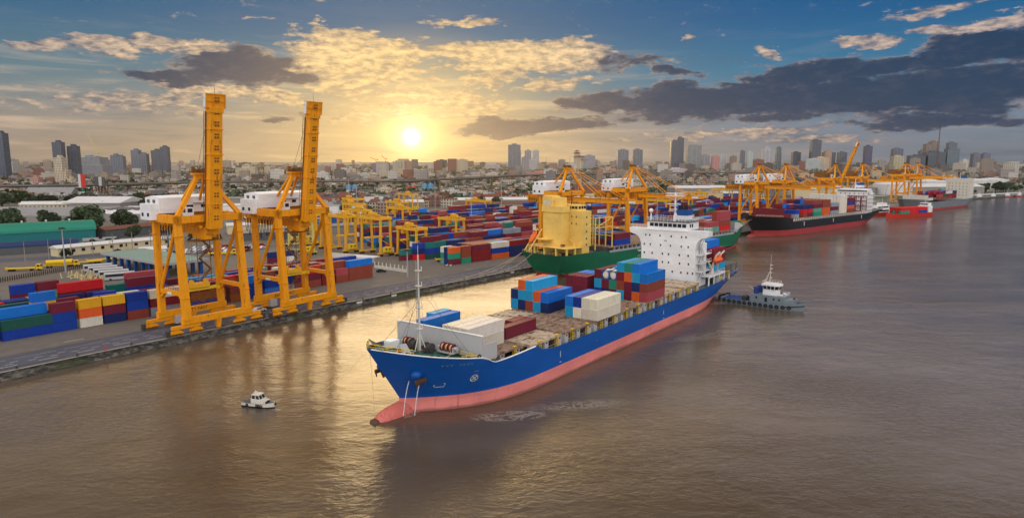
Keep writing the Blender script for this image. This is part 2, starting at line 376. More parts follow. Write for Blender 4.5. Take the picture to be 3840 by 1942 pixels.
M['asphalt'] = make_asphalt(); M['ground'] = make_ground(); M['fascia'] = make_fascia(); M['water'] = make_water()
def leafmat(name, a, bcol):
    m, nt, b = newmat(name)
    oi = nt.nodes.new('ShaderNodeObjectInfo'); co = ocoord(nt)
    n = noise(nt, co, 0.6, 3, .6)
    c = mixc(nt, n.smooth(.35, .65), a, bcol)
    c = scalec(nt, c, X(nt, oi.outputs['Random']) * .5 + .75)
    nt.links.new(c, b.inputs['Base Color']); b.inputs['Roughness'].default_value = .7
    return m
M['leaf'] = leafmat('leaf_green', (0.014, 0.032, 0.010), (0.042, 0.075, 0.022))

# ------------------------------------------------------------------ mesh builder
class MB:
    FLIP = False
    def __init__(s): s.v = []; s.f = []; s.m = []; s.sm = []
    def add(s, vs, fs, mi=0, smooth=False):
        o = len(s.v); s.v += [tuple(p) for p in vs]
        for q in fs: s.f.append(tuple(o + i for i in q)); s.m.append(mi); s.sm.append(smooth)
        return s
    def box(s, x0, x1, y0, y1, z0, z1, mi=0, top=None):
        vs = [(x0, y0, z0), (x1, y0, z0), (x1, y1, z0), (x0, y1, z0), (x0, y0, z1), (x1, y0, z1), (x1, y1, z1), (x0, y1, z1)]
        fs = [(0, 3, 2, 1), (0, 1, 5, 4), (1, 2, 6, 5), (2, 3, 7, 6), (3, 0, 4, 7)]
        s.add(vs, fs, mi); o = len(s.v) - 8
        s.f.append((o + 4, o + 5, o + 6, o + 7)); s.m.append(mi if top is None else top); s.sm.append(False)
        return s
    def bc(s, cx, cy, z0, sx, sy, sz, mi=0, top=None): return s.box(cx - sx / 2, cx + sx / 2, cy - sy / 2, cy + sy / 2, z0, z0 + sz, mi, top)
    def frame(s, p0, p1, up=(0, 0, 1)):
        p0, p1 = Vector(p0), Vector(p1); d = (p1 - p0).normalized(); u = Vector(up)
        if abs(d.dot(u)) > 0.97: u = Vector((1, 0, 0))
        a = d.cross(u).normalized(); b = a.cross(d).normalized()
        return p0, p1, a, b
    def beam(s, p0, p1, w, h, mi=0, up=(0, 0, 1), w1=None, h1=None):
        p0, p1, a, b = s.frame(p0, p1, up); w1 = w if w1 is None else w1; h1 = h if h1 is None else h1
        vs = []
        for p, ww, hh in ((p0, w, h), (p1, w1, h1)):
            for sa, sb in ((-1, -1), (1, -1), (1, 1), (-1, 1)): vs.append(p + a * (sa * ww / 2) + b * (sb * hh / 2))
        return s.add(vs, [(0, 1, 2, 3), (7, 6, 5, 4), (0, 4, 5, 1), (1, 5, 6, 2), (2, 6, 7, 3), (3, 7, 4, 0)], mi)
    def tube(s, p0, p1, r0, r1=None, n=8, mi=0, cap=True):
        p0, p1, a, b = s.frame(p0, p1); r1 = r0 if r1 is None else r1
        vs = []
        for p, r in ((p0, r0), (p1, r1)):
            for i in range(n):
                t = 2 * math.pi * i / n; vs.append(p + a * (r * math.cos(t)) + b * (r * math.sin(t)))
        s.add(vs, [(i, i + n, (i + 1) % n + n, (i + 1) % n) for i in range(n)], mi, n > 5)
        if cap: s.add(vs, [tuple(range(n)), tuple(range(2 * n - 1, n - 1, -1))], mi)
        return s
    def path(s, pts, r, n=5, mi=0):
        for a, b in zip(pts, pts[1:]): s.tube(a, b, r, r, n, mi)
        return s
    def sphere(s, c, rx, ry=None, rz=None, n=10, k=6, mi=0, z0=-1.0):
        ry = rx if ry is None else ry; rz = rx if rz is None else rz
        vs = []; fs = []
        for j in range(k + 1):
            zz = z0 + (1 - z0) * j / k; t = math.acos(max(-1, min(1, zz)))
            for i in range(n):
                q = 2 * math.pi * i / n
                vs.append((c[0] + rx * math.sin(t) * math.cos(q), c[1] + ry * math.sin(t) * math.sin(q), c[2] + rz * math.cos(t)))
        for j in range(k):
            for i in range(n): fs.append((j * n + i, j * n + (i + 1) % n, (j + 1) * n + (i + 1) % n, (j + 1) * n + i))
        return s.add(vs, fs, mi, True)
    def prism(s, pts, z0, z1, mi=0, top=None):
        n = len(pts); vs = [(p[0], p[1], z0) for p in pts] + [(p[0], p[1], z1) for p in pts]
        s.add(vs, [(i, (i + 1) % n, (i + 1) % n + n, i + n) for i in range(n)] + [tuple(range(n - 1, -1, -1))], mi)
        s.add(vs, [tuple(range(n, 2 * n))], mi if top is None else top); return s
    def extrude(s, pts, axis, a, b, mi=0):
        """polygon of (u,v) pairs pulled along axis ('x' or 'y') from a to b; u is the other horizontal axis, v is z"""
        n = len(pts)
        P = (lambda u, v, w: (w, u, v)) if axis == 'x' else (lambda u, v, w: (u, w, v))
        vs = [P(u, v, a) for u, v in pts] + [P(u, v, b) for u, v in pts]
        return s.add(vs, [(i, (i + 1) % n, (i + 1) % n + n, i + n) for i in range(n)] + [tuple(range(n - 1, -1, -1)), tuple(range(n, 2 * n))], mi)
    def wheel(s, c, r, w, axis='y', mi=0, n=12):
        d = {'x': (w / 2, 0, 0), 'y': (0, w / 2, 0)}[axis]
        return s.tube(Vector(c) - Vector(d), Vector(c) + Vector(d), r, r, n, mi)
    def torus(s, c, r, t, axis='y', n=12, k=6, mi=0):
        vs = []; fs = []
        for i in range(n):
            a = 2 * math.pi * i / n
            for j in range(k):
                q = 2 * math.pi * j / k; rr = r + t * math.cos(q); h = t * math.sin(q)
                p = (rr * math.cos(a), h, rr * math.sin(a)) if axis == 'y' else (h, rr * math.cos(a), rr * math.sin(a))
                vs.append((c[0] + p[0], c[1] + p[1], c[2] + p[2]))
        for i in range(n):
            for j in range(k): fs.append((i * k + j, i * k + (j + 1) % k, ((i + 1) % n) * k + (j + 1) % k, ((i + 1) % n) * k + j))
        return s.add(vs, fs, mi, True)
    def rail(s, pts, h=1.1, r=0.05, step=2.0, mi=0, mid=True):
        """handrail along a polyline"""
        for a, b in zip(pts, pts[1:]):
            a, b = Vector(a), Vector(b); L = (b - a).length; k = max(1, int(L / step))
            s.beam(a + Vector((0, 0, h)), b + Vector((0, 0, h)), r * 1.6, r * 1.6, mi)
            if mid: s.beam(a + Vector((0, 0, h * .5)), b + Vector((0, 0, h * .5)), r, r, mi)
            for i in range(k + 1):
                p = a + (b - a) * (i / k); s.beam(p, p + Vector((0, 0, h)), r, r, mi, up=(1, 0, 0))
        return s
    def mesh(s, name, mats):
        me = bpy.data.meshes.new(name)
        if MB.FLIP: me.from_pydata([(-p[0], p[1], p[2]) for p in s.v], [], [f[::-1] for f in s.f])
        else: me.from_pydata(s.v, [], s.f)
        for m in (mats if isinstance(mats, (list, tuple)) else [mats]): me.materials.append(M[m] if isinstance(m, str) else m)
        me.polygons.foreach_set('material_index', s.m); me.polygons.foreach_set('use_smooth', s.sm); me.update()
        return me
    def build(s, name, mats, parent=None, color=None, loc=None, rz=0.0):
        return link(name, s.mesh(name, mats), parent, color, loc, rz)
def link(name, me, parent=None, color=None, loc=None, rz=0.0):
    o = bpy.data.objects.new(name, me); COL.objects.link(o)
    if parent is not None: o.parent = parent
    if color is not None: o.color = (*color[:3], 1)
    elif parent is not None: o.color = parent.color
    if loc is not None: o.location = loc
    if rz: o.rotation_euler = (0, 0, rz)
    return o
def thing(name, label, cat, loc=(0, 0, 0), rz=0.0, group=None, color=None):
    o = bpy.data.objects.new(name, None); COL.objects.link(o); o.location = loc; o.rotation_euler = (0, 0, rz)
    o.empty_display_size = 0.5
    if color: o.color = (*color[:3], 1)
    return tag(o, label, cat, group)
def tag(o, label, cat, group=None):
    o['label'] = label; o['category'] = cat
    if group: o['group'] = group
    return o
def kind(o, k): o['kind'] = k; return o
def copy_tree(o, parent=None):
    c = o.copy(); COL.objects.link(c)
    if parent is not None: c.parent = parent
    for ch in list(o.children): copy_tree(ch, c)
    return c
def textmesh(s, size, ext=0.01, font=None):
    cu = bpy.data.curves.new('lettering', 'FONT'); cu.body = s; cu.size = size; cu.extrude = ext; cu.align_x = 'CENTER'; cu.align_y = 'CENTER'
    o = bpy.data.objects.new('lettering', cu); COL.objects.link(o)
    dg = bpy.context.evaluated_depsgraph_get(); me = bpy.data.meshes.new_from_object(o.evaluated_get(dg))
    bpy.data.objects.remove(o); return me
# ------------------------------------------------------------------ the setting: river, wharf, roads
G = 2.0                                              # wharf level above the river
QP = [(-190, 50), (-150, 107), (-119.3, 153.5), (-105.5, 172.3), (-90, 191.8), (-78.4, 207.2), (-59.2, 231.2), (-38, 257.5), (-13.7, 286), (4.4, 309),
      (94, 402), (183, 496), (299, 616), (415, 735), (520, 830), (601, 896), (747, 1000), (1200, 1300), (2600, 2150), (9000, 6000)]
# the deck edge stands a little outside the piles
_q = []
for i, p in enumerate(QP):
    a, b = QP[max(i - 1, 0)], QP[min(i + 1, len(QP) - 1)]; L = math.hypot(b[0] - a[0], b[1] - a[1])
    _q.append((p[0] + (b[1] - a[1]) / L * 1.2, p[1] - (b[0] - a[0]) / L * 1.2))
QP = _q
QL = [0.0]
for a, b in zip(QP, QP[1:]): QL.append(QL[-1] + math.hypot(b[0] - a[0], b[1] - a[1]))
def Q(t, d=0.0):
    """point on the wharf: t metres along the quay edge, d metres inland"""
    i = 0
    while i < len(QL) - 2 and QL[i + 1] < t: i += 1
    a, b = QP[i], QP[i + 1]; L = QL[i + 1] - QL[i]; f = (t - QL[i]) / L
    ux, uy = (b[0] - a[0]) / L, (b[1] - a[1]) / L
    return (a[0] + ux * (t - QL[i]) - uy * d, a[1] + uy * (t - QL[i]) + ux * d)
def near_t(px, py):
    best = (1e9, 0)
    for i in range(4000):
        t = i * 0.4; q = Q(t); e = (q[0] - px) ** 2 + (q[1] - py) ** 2
        if e < best[0]: best = (e, t)
    return best[1]
def ribbon(name, d0, d1, z, mat, t0, t1, step=8.0, th=0.0):
    mb = MB(); n = int((t1 - t0) / step)
    # use smoothed normals by sampling both sides
    P = [Q(t0 + (t1 - t0) * i / n, d0) for i in range(n + 1)]; P2 = [Q(t0 + (t1 - t0) * i / n, d1) for i in range(n + 1)]
    vs = [(p[0], p[1], z) for p in P] + [(p[0], p[1], z) for p in P2]
    mb.add(vs, [(i, i + 1, i + 1 + n + 1, i + n + 1) for i in range(n)])
    return kind(mb.build(name, mat), 'structure')
mb = MB(); mb.add([(-26000, -900, 0), (26000, -900, 0), (26000, 26000, 0), (-26000, 26000, 0)], [(0, 1, 2, 3)])
kind(mb.build('river_water', 'water'), 'structure')
# land: one sheet from the quay edge to the horizon, with the quay's face down to the water
mb = MB(); e = [(p[0], p[1]) for p in QP[:-1]] + [(26000, 16000)]
far = [(26000, 26000), (-26000, 26000), (-26000, -600), (-500, -400)]
loop = e + far
mb.add([(p[0], p[1], G) for p in loop], [tuple(range(len(loop)))], 0)
kind(mb.build('ground', 'ground'), 'structure')
mb = MB(); n = len(e)
mb.add([(p[0], p[1], G - .004) for p in e] + [(p[0], p[1], -3) for p in e], [(i, i + n, i + 1 + n, i + 1) for i in range(n - 1)], 0)
# a sloping, overgrown ledge at the foot of the quay face
for i in range(1, 15):
    a, b = QP[i], QP[i + 1]; L = math.hypot(b[0] - a[0], b[1] - a[1]); ox, oy = (b[1] - a[1]) / L, -(b[0] - a[0]) / L
    mb.add([(a[0], a[1], 1.1), (b[0], b[1], 1.1), (b[0] + ox * .9, b[1] + oy * .9, .25), (a[0] + ox * .9, a[1] + oy * .9, .25)], [(0, 3, 2, 1)])
    mb.add([(a[0] + ox * .9, a[1] + oy * .9, .25), (b[0] + ox * .9, b[1] + oy * .9, .25), (b[0] + ox * .9, b[1] + oy * .9, -2), (a[0] + ox * .9, a[1] + oy * .9, -2)], [(0, 3, 2, 1)])
kind(mb.build('quay_wall', 'fascia'), 'structure')
TA = near_t(-119, 153.5) - 60
ribbon('wharf_road', 1.2, 14.5, G + .004, 'asphalt', TA, TA + 720)
ribbon('quay_edge', -0.1, 1.0, G + .012, 'concrete', TA, TA + 720)
# crane rails, lane lines and slot marks
railm = paint('rail_steel', (0.05, 0.045, 0.045), .4, .2); M['railm'] = railm
M['mark'] = paint('road_mark_white', (0.50, 0.50, 0.48), .8, .3)
for dd in (1.0, 15.0):
    ribbon('crane_rail', dd - .12, dd + .12, G + .020, 'railm', TA, TA + 700)
def dashes(name, d, w, ln, gap, t0, t1):
    mb = MB(); t = t0
    while t < t1:
        a, b, c, dd = Q(t, d - w / 2), Q(t + ln, d - w / 2), Q(t + ln, d + w / 2), Q(t, d + w / 2)
        mb.add([(p[0], p[1], G + .016) for p in (a, b, c, dd)], [(0, 1, 2, 3)]); t += ln + gap
    return kind(mb.build(name, 'mark'), 'structure')
dashes('road_markings', 4.2, .22, 4.2, 4.4, TA, TA + 330)
dashes('road_markings', 6.2, .18, 1.8, 3.0, TA, TA + 330)
dashes('road_markings', 7.9, .18, 1.8, 3.4, TA + 1.5, TA + 330)
dashes('road_markings', 10.8, .12, 9.0, 2.0, TA, TA + 330)
dashes('road_markings', 18.2, .25, 4.5, 22, TA, TA + 330)
# ------------------------------------------------------------------ shipping containers
CC = dict(maroon=(0.150, 0.012, 0.032), brown=(0.26, 0.05, 0.028), orange=(0.62, 0.10, 0.018), navy=(0.006, 0.022, 0.12), blue=(0.004, 0.16, 0.58), sky=(0.012, 0.32, 0.60),
          royal=(0.003, 0.04, 0.30), teal=(0.008, 0.16, 0.13), green=(0.015, 0.25, 0.15), dgreen=(0.01, 0.07, 0.06), mint=(0.13, 0.30, 0.23), red=(0.58, 0.010, 0.016), pink=(0.36, 0.06, 0.07), cream=(0.70, 0.63, 0.50),
          yellow=(0.72, 0.38, 0.015), grey=(0.26, 0.29, 0.34), white=(0.66, 0.62, 0.54), rust=(0.32, 0.09, 0.025), dred=(0.21, 0.012, 0.018))
CN = dict(maroon='maroon', brown='brick red', orange='orange red', navy='navy blue', blue='bright blue', sky='light blue', royal='royal blue', teal='teal', green='emerald green', dgreen='dark green', mint='pale green',
          red='bright red', pink='dull pink', cream='cream', yellow='yellow', grey='grey', white='white', rust='rust brown', dred='dark red')
M['cont'] = cont_paint; M['flat'] = flat_paint
def cont_meshes(L, H, w=2.40):
    b = MB(); h = w / 2
    b.box(.10, L - .10, -h + .045, h - .045, .10, H - .05)                   # corrugated box
    for y in (-h, h - .13):
        b.box(0, L, y, y + .13, 0, .16); b.box(0, L, y, y + .13, H - .12, H)  # side rails
    for x in (0, L - .15):
        for y in (-h, h - .15): b.box(x - .004, x + .154, y - .004, y + .154, .0, H + .004)
        b.box(x, x + .15, -h + .15, h - .15, 0, .14); b.box(x, x + .15, -h + .15, h - .15, H - .13, H)
    d = []
    for s in (-1, 1):
        q = MB(); y0, y1 = (-h + .17, -.012) if s < 0 else (.012, h - .17)
        q.box(L - .10, L - .055, y0, y1, .17, H - .16)
        for f in (.3, .7):
            yy = y0 + (y1 - y0) * f; q.tube((L - .03, yy, .18), (L - .03, yy, H - .17), .022, n=5)
            q.box(L - .05, L - .01, yy - .02, yy + .16, 1.15, 1.19)
        d.append(q.mesh('door', 'cont'))
    return b.mesh('shipping_container', 'cont'), d
HC = 2.72
CM = {20: cont_meshes(6.06, HC), 40: cont_meshes(12.19, HC)}
CLEN = {20: 6.06, 40: 12.19}
CONT = []      # every box: (size on screen, length, colour, world matrix parts, label, group, doors)
def cont_add(x, y, z, rz, L, col, label=None, group='containers stacked in the yard', force=False):
    dist = math.sqrt(x * x + y * y + (z - CAM_H) ** 2)
    CONT.append([dist if not force else dist * .01, L, col, x, y, z, rz, label, group])
def jit(c, k=.14):
    f = 1 + rnd.uniform(-k, k); return tuple(max(0, v * f * (1 + rnd.uniform(-.06, .06))) for v in c)
ORD = ['first', 'second', 'third', 'fourth', 'fifth', 'sixth', 'seventh', 'eighth', 'ninth', 'tenth', 'eleventh', 'twelfth', 'thirteenth', 'fourteenth', 'fifteenth', 'sixteenth', 'seventeenth', 'eighteenth', 'nineteenth', 'twentieth']
def tier_word(k, n):
    if n == 1: return 'standing alone'
    if k == 0: return 'at the bottom'
    if k == n - 1: return 'on top'
    return 'in the middle' if n == 3 else ('second up' if k == 1 else 'below the top')
def cont_flush(limit=300):
    """the nearest boxes are things of their own, all the rest one mass"""
    CONT.sort(key=lambda c: c[0])
    for i, (dist, L, col, x, y, z, rz, label, group) in enumerate(CONT[:limit]):
        base, doors = CM[L]
        o = link('shipping_container', base, None, jit(CC[col]), (x, y, z), rz)
        tag(o, label or 'container', 'container', group)
        if dist < 330:
            for d in doors: link('door', d, o)
    rest = CONT[limit:]
    cols = sorted(set(c[2] for c in rest))
    mb = MB(); mats = []
    for k in cols: mats.append(paint('far_container_' + CN[k].replace(' ', '_'), CC[k], .55, .3, .05, .05))
    for (dist, L, col, x, y, z, rz, label, group) in rest:
        mi = cols.index(col); c, s = math.cos(rz), math.sin(rz); l = CLEN[L]
        P = [(0, -1.2), (l, -1.2), (l, 1.2), (0, 1.2)]
        W_ = [(x + p[0] * c - p[1] * s, y + p[0] * s + p[1] * c) for p in P]
        mb.prism(W_, z + .02, z + HC, mi)
    if rest: kind(mb.build('distant_containers', mats), 'stuff')
PALM = ['maroon'] * 9 + ['dred'] * 5 + ['brown'] * 6 + ['navy'] * 5 + ['royal'] * 3 + ['teal'] * 2 + ['blue'] * 3 + ['mint', 'cream', 'red', 'grey', 'pink', 'pink', 'sky', 'dgreen', 'white']

# --- the block on the left, behind the wharf road
ax, ay = 0.583, 0.812
def rowpt(o, u, t, d): return (o[0] + u[0] * t - u[1] * d, o[1] + u[1] * t + u[0] * d)
def stack(o, u, t, d, L, cols, label_fn, group, z=G, zs=HC + .02):
    """boxes one on another; t is the end nearer the camera's left; local +x points back towards it so that the doors show"""
    rz = math.atan2(-u[1], -u[0])
    p = rowpt(o, u, t + CLEN[L], d)
    for k, c in enumerate(cols):
        cont_add(p[0], p[1], z + .03 + k * zs, rz, L, c, label_fn(k, len(cols), c), group)
FP = [(-168, 140), (-138, 180), (-122.9, 199.9), (-114.5, 209.6), (-100.9, 225.4), (-84.8, 250.0), (-76.6, 261.6), (-60.7, 281.5), (-30, 320)]
FL = [0.0]
for a, b in zip(FP, FP[1:]): FL.append(FL[-1] + math.hypot(b[0] - a[0], b[1] - a[1]))
def fp(t):
    i = 0
    while i < len(FL) - 2 and FL[i + 1] < t: i += 1
    a, b = FP[i], FP[i + 1]; L = FL[i + 1] - FL[i]; u = ((b[0] - a[0]) / L, (b[1] - a[1]) / L)
    return (a[0] + u[0] * (t - FL[i]), a[1] + u[1] * (t - FL[i])), u
def fproj(x, y):
    best = None
    for k in range(1, 4600):
        p, u = fp(k * .05); e = (p[0] - x) ** 2 + (p[1] - y) ** 2
        if best is None or e < best[0]: best = (e, k * .05, (x - p[0]) * -u[1] + (y - p[1]) * u[0])
    return best[1], best[2]
def fstack(t, d, L, cols, lf):
    p0, _ = fp(t); p1, _ = fp(t + CLEN[L]); l = math.hypot(p1[0] - p0[0], p1[1] - p0[1]); u = ((p1[0] - p0[0]) / l, (p1[1] - p0[1]) / l)
    stack(p0, u, 0, d, L, cols, lf, gA)
gA = 'containers in the yard block on the left'
FR = [((-146.5, 168.5), 40, ['navy', 'navy']), ((-137.9, 180.0), 40, ['royal', 'dgreen']), ((-130.5, 189.7), 20, ['royal', 'royal', 'maroon']), ((-126.3, 195.2), 20, ['white', 'orange', 'yellow']), ((-122.3, 200.4), 20, ['navy', 'maroon', 'yellow']), ((-118.0, 205.4), 20, ['brown', 'royal', 'royal']),
      ((-113.6, 210.6), 40, ['grey', 'dred', 'cream']), ((-105.4, 220.2), 40, ['royal', 'rust', 'dred']), ((-97.3, 231.6), 20, ['rust', 'brown']), ((-93.4, 237.6), 20, ['royal', 'royal', 'blue']), ((-89.6, 243.4), 20, ['blue', 'royal']),
      ((-85.8, 249.0), 20, ['grey', 'navy', 'navy']), ((-82.2, 254.2), 40, ['brown', 'maroon', 'red']), ((-74.6, 264.4), 20, ['dred', 'maroon', 'brown']), ((-70.4, 269.6), 20, ['brown', 'pink']), ((-66.4, 274.6), 40, ['brown', 'brown', 'blue'])]
FN = ['cut by the left picture edge', 'next to the left edge', 'left of the yellow-topped stacks', 'with the left yellow box', 'with the right yellow box', 'just right of the yellow-topped stacks',
          'left of the near crane', 'between the near crane legs', 'right of the near crane', 'of blue boxes between the cranes', 'of short boxes between the cranes', 'left of the second crane leg',
          'with a bright red top', 'right of the bright red top', 'of pink and brick boxes', 'at the right end of the row']
for (p, L, cols), nm in zip(FR, FN):
    t, d = fproj(*p); fstack(t, 1.3, L, cols, lambda k, n, c, nm=nm: '%s container %s, front stack %s' % (CN[c], tier_word(k, n), nm))
# boxes the photograph shows standing above the rest
HL = [((-139.6, 206.2), 40, ['maroon', 'maroon', 'dred', 'red'], 'with the long bright red top'), ((-156.5, 195.4), 20, ['maroon', 'brown', 'teal', 'teal'], 'of teal boxes at the left edge'), ((-151.6, 203.5), 20, ['navy', 'navy', 'maroon', 'royal'], 'right of the teal boxes'),
      ((-147.8, 209.2), 20, ['navy', 'teal', 'mint', 'maroon'], 'left of the long bright red top'), ((-137.2, 191.4), 20, ['navy', 'navy', 'yellow', 'blue'], 'behind the left yellow-topped stack'), ((-133.6, 196.6), 20, ['navy', 'brown', 'maroon'], 'behind the blue box over yellow'), ((-123.5, 216.2), 40, ['navy', 'royal', 'royal', 'maroon'], 'of long boxes left of the near crane'),
      ((-130, 227.0), 40, ['navy', 'royal', 'royal', 'pink'], 'farther back, left of the near crane'), ((-132.0, 219.5), 40, ['brown', 'teal', 'teal'], 'of long teal boxes behind the red top'), ((-140.6, 182.0), 40, ['navy', 'royal', 'blue'], 'of long blue boxes above the dark green one'), ((-144.6, 186.2), 40, ['navy', 'maroon', 'dgreen'], 'of long green topped boxes at the left'),
      ((-112, 232), 40, ['navy', 'blue', 'sky'], 'light blue topped behind the near crane'), ((-103, 244), 40, ['maroon', 'royal', 'royal'], 'of royal blue boxes behind the near crane'), ((-97, 253), 20, ['maroon', 'brown', 'mint'], 'pale green topped between the cranes'), ((-93, 262), 40, ['navy', 'navy', 'dred'], 'dark red topped behind the second crane'), ((-82, 276), 40, ['maroon', 'orange', 'dred'], 'orange bellied behind the second crane'), ((-74.5, 281.5), 40, ['royal', 'navy', 'royal'], 'of blue boxes behind the end stack')]
used_ = []
for p, L, cols, nm in HL:
    t, d = fproj(*p); used_.append((t - .5, t + CLEN[L] + .5, d - 1.4, d + 1.4 + 1.3)); fstack(t, d + 1.3, L, cols, lambda k, n, c, nm=nm: '%s container %s, stack %s' % (CN[c], tier_word(k, n), nm))
for r in range(1, 7):
    d = 1.3 + r * 2.75; t = 24 + rnd.uniform(-2, 2); q = 0
    while t < (158 if r < 4 else 150):
        L = rnd.choice([20, 20, 40]); n = 3 if t < 78 else rnd.choice([2, 3, 3])
        if t < 78 and t > 52: L = 20
        cols = [rnd.choice(PALM) for _ in range(n)]
        if 53 < t < 58: cols = ['navy', 'royal', rnd.choice(['royal', 'navy', 'royal'])]
        if 58.5 < t < 64.5: cols = ['navy', 'maroon', ['navy', 'royal', 'navy', 'yellow', 'white', 'yellow'][r - 1]]
        if 64.5 < t < 70: cols = ['navy', 'royal', ['yellow', 'white', 'cream', 'navy', 'maroon', 'navy'][r - 1]]
        if 70 < t < 77: cols = ['brown', 'royal', ['royal', 'maroon', 'royal', 'navy', 'royal', 'navy'][r - 1]]
        if not any(t < b and t + CLEN[L] > a and d + 1.2 > c and d - 1.2 < e for a, b, c, e in used_):
            q += 1; fstack(t, d, L, cols, lambda k, n, c, r=r, q=q: '%s container %s, %s stack from left, %s row of the left block' % (CN[c], tier_word(k, n), ORD[min(q - 1, 19)], ORD[r]))
        t += CLEN[L] + rnd.choice([.3, .4, .6])

# --- the main yard, centre and right
O2 = (-28.6, 317.0); U2 = (0.703, 0.711)
gB = 'containers in the main yard beyond the wharf road'
F2 = [(0, 20, ['maroon', 'green', 'orange']), (6.7, 20, ['green', 'brown', 'brown']), (13.6, 40, ['dred', 'dred', 'maroon']), (26.6, 40, ['orange', 'royal', 'cream']), (39.4, 40, ['navy', 'navy', 'dred']), (52.2, 40, ['maroon', 'brown', 'maroon']), (65, 40, ['navy', 'maroon', 'dred']), (78, 40, ['dred', 'pink'])]
nm2 = ['at the near corner of the main yard, left', 'second from the near corner of the main yard', 'of dark red boxes in the main yard front', 'with the cream box in the main yard front', 'left of the green ship stern', 'hidden partly by the yellow house', 'behind the yellow house', 'right of the yellow house']
for i, (t, L, cols) in enumerate(F2):
    stack(O2, U2, t, 1.3, L, cols, lambda k, n, c, i=i: '%s container %s, stack %s' % (CN[c], tier_word(k, n), nm2[i]), gB)
stack(O2, U2, 0.0, 3.9, 20, ['navy', 'navy', 'navy'], lambda k, n, c: 'navy blue container %s, stack tucked behind the near yard corner' % tier_word(k, n), gB)
stack(O2, U2, 0.0, 6.5, 20, ['mint', 'green', 'cream'], lambda k, n, c: '%s container %s, end stack at the near yard corner' % (CN[c], tier_word(k, n)), gB)
r = 0
dlist = [4.0, 6.6, 9.2, 11.8] + [24 + 2.7 * i for i in range(6)] + [50 + 2.7 * i for i in range(6)] + [76 + 2.7 * i for i in range(6)] + [102 + 2.7 * i for i in range(6)] + [128 + 2.7 * i for i in range(6)] + [154 + 2.7 * i for i in range(5)]
for d in dlist:
    r += 1
    blk = int((d + 2) // 26)
    t0 = [13.6, 2, 6, 12, 22, 40, 60][min(blk, 6)] + rnd.uniform(0, 3)
    t = t0; q = 0
    hs = 3
    while t < 470 - d * .3:
        L = rnd.choice([40, 40, 40, 20])
        if rnd.random() < .25: hs = rnd.choice([2, 3, 3, 4, 4])
        n = max(1, hs + rnd.choice([-1, 0, 0, 0, 1]))
        if blk == 0: n = min(n, 3)
        if rnd.random() < .06: t += rnd.choice([6.5, 13]); 
        cols = [rnd.choice(PALM) for _ in range(n)]
        q += 1
        rb = (r - 1) if r <= 4 else (r - 5) % 6
        bn = ['front yard block', 'second yard block', 'third yard block', 'fourth yard block', 'fifth yard block', 'sixth yard block', 'last yard block'][min(blk, 6)]
        stack(O2, U2, t, d, L, cols, lambda k, n, c, rr=rb, q=q, bn=bn: '%s container %s, %s stack along the %s row, %s' % (CN[c], tier_word(k, n), ORD[min(q - 1, 19)], ORD[rr], bn), gB)
        t += CLEN[L] + rnd.choice([.4, .5, .8])
# boxes near the gantries left of the main yard
for (t, d, cols, w) in [(-2, 26, ['red', 'navy', 'royal'], 'beside the small yellow truck'), (-58, 66, ['maroon', 'navy'], 'under the far left gantry'), (-51, 66, ['white', 'navy'], 'under the far left gantry, right one'), (-8, 29, ['maroon', 'teal'], 'behind the small yellow truck')]:
    stack(O2, U2, t, d, 40 if t > -10 else 20, cols, lambda k, n, c, w=w: '%s container %s of the pile %s' % (CN[c], tier_word(k, n), w), gB)
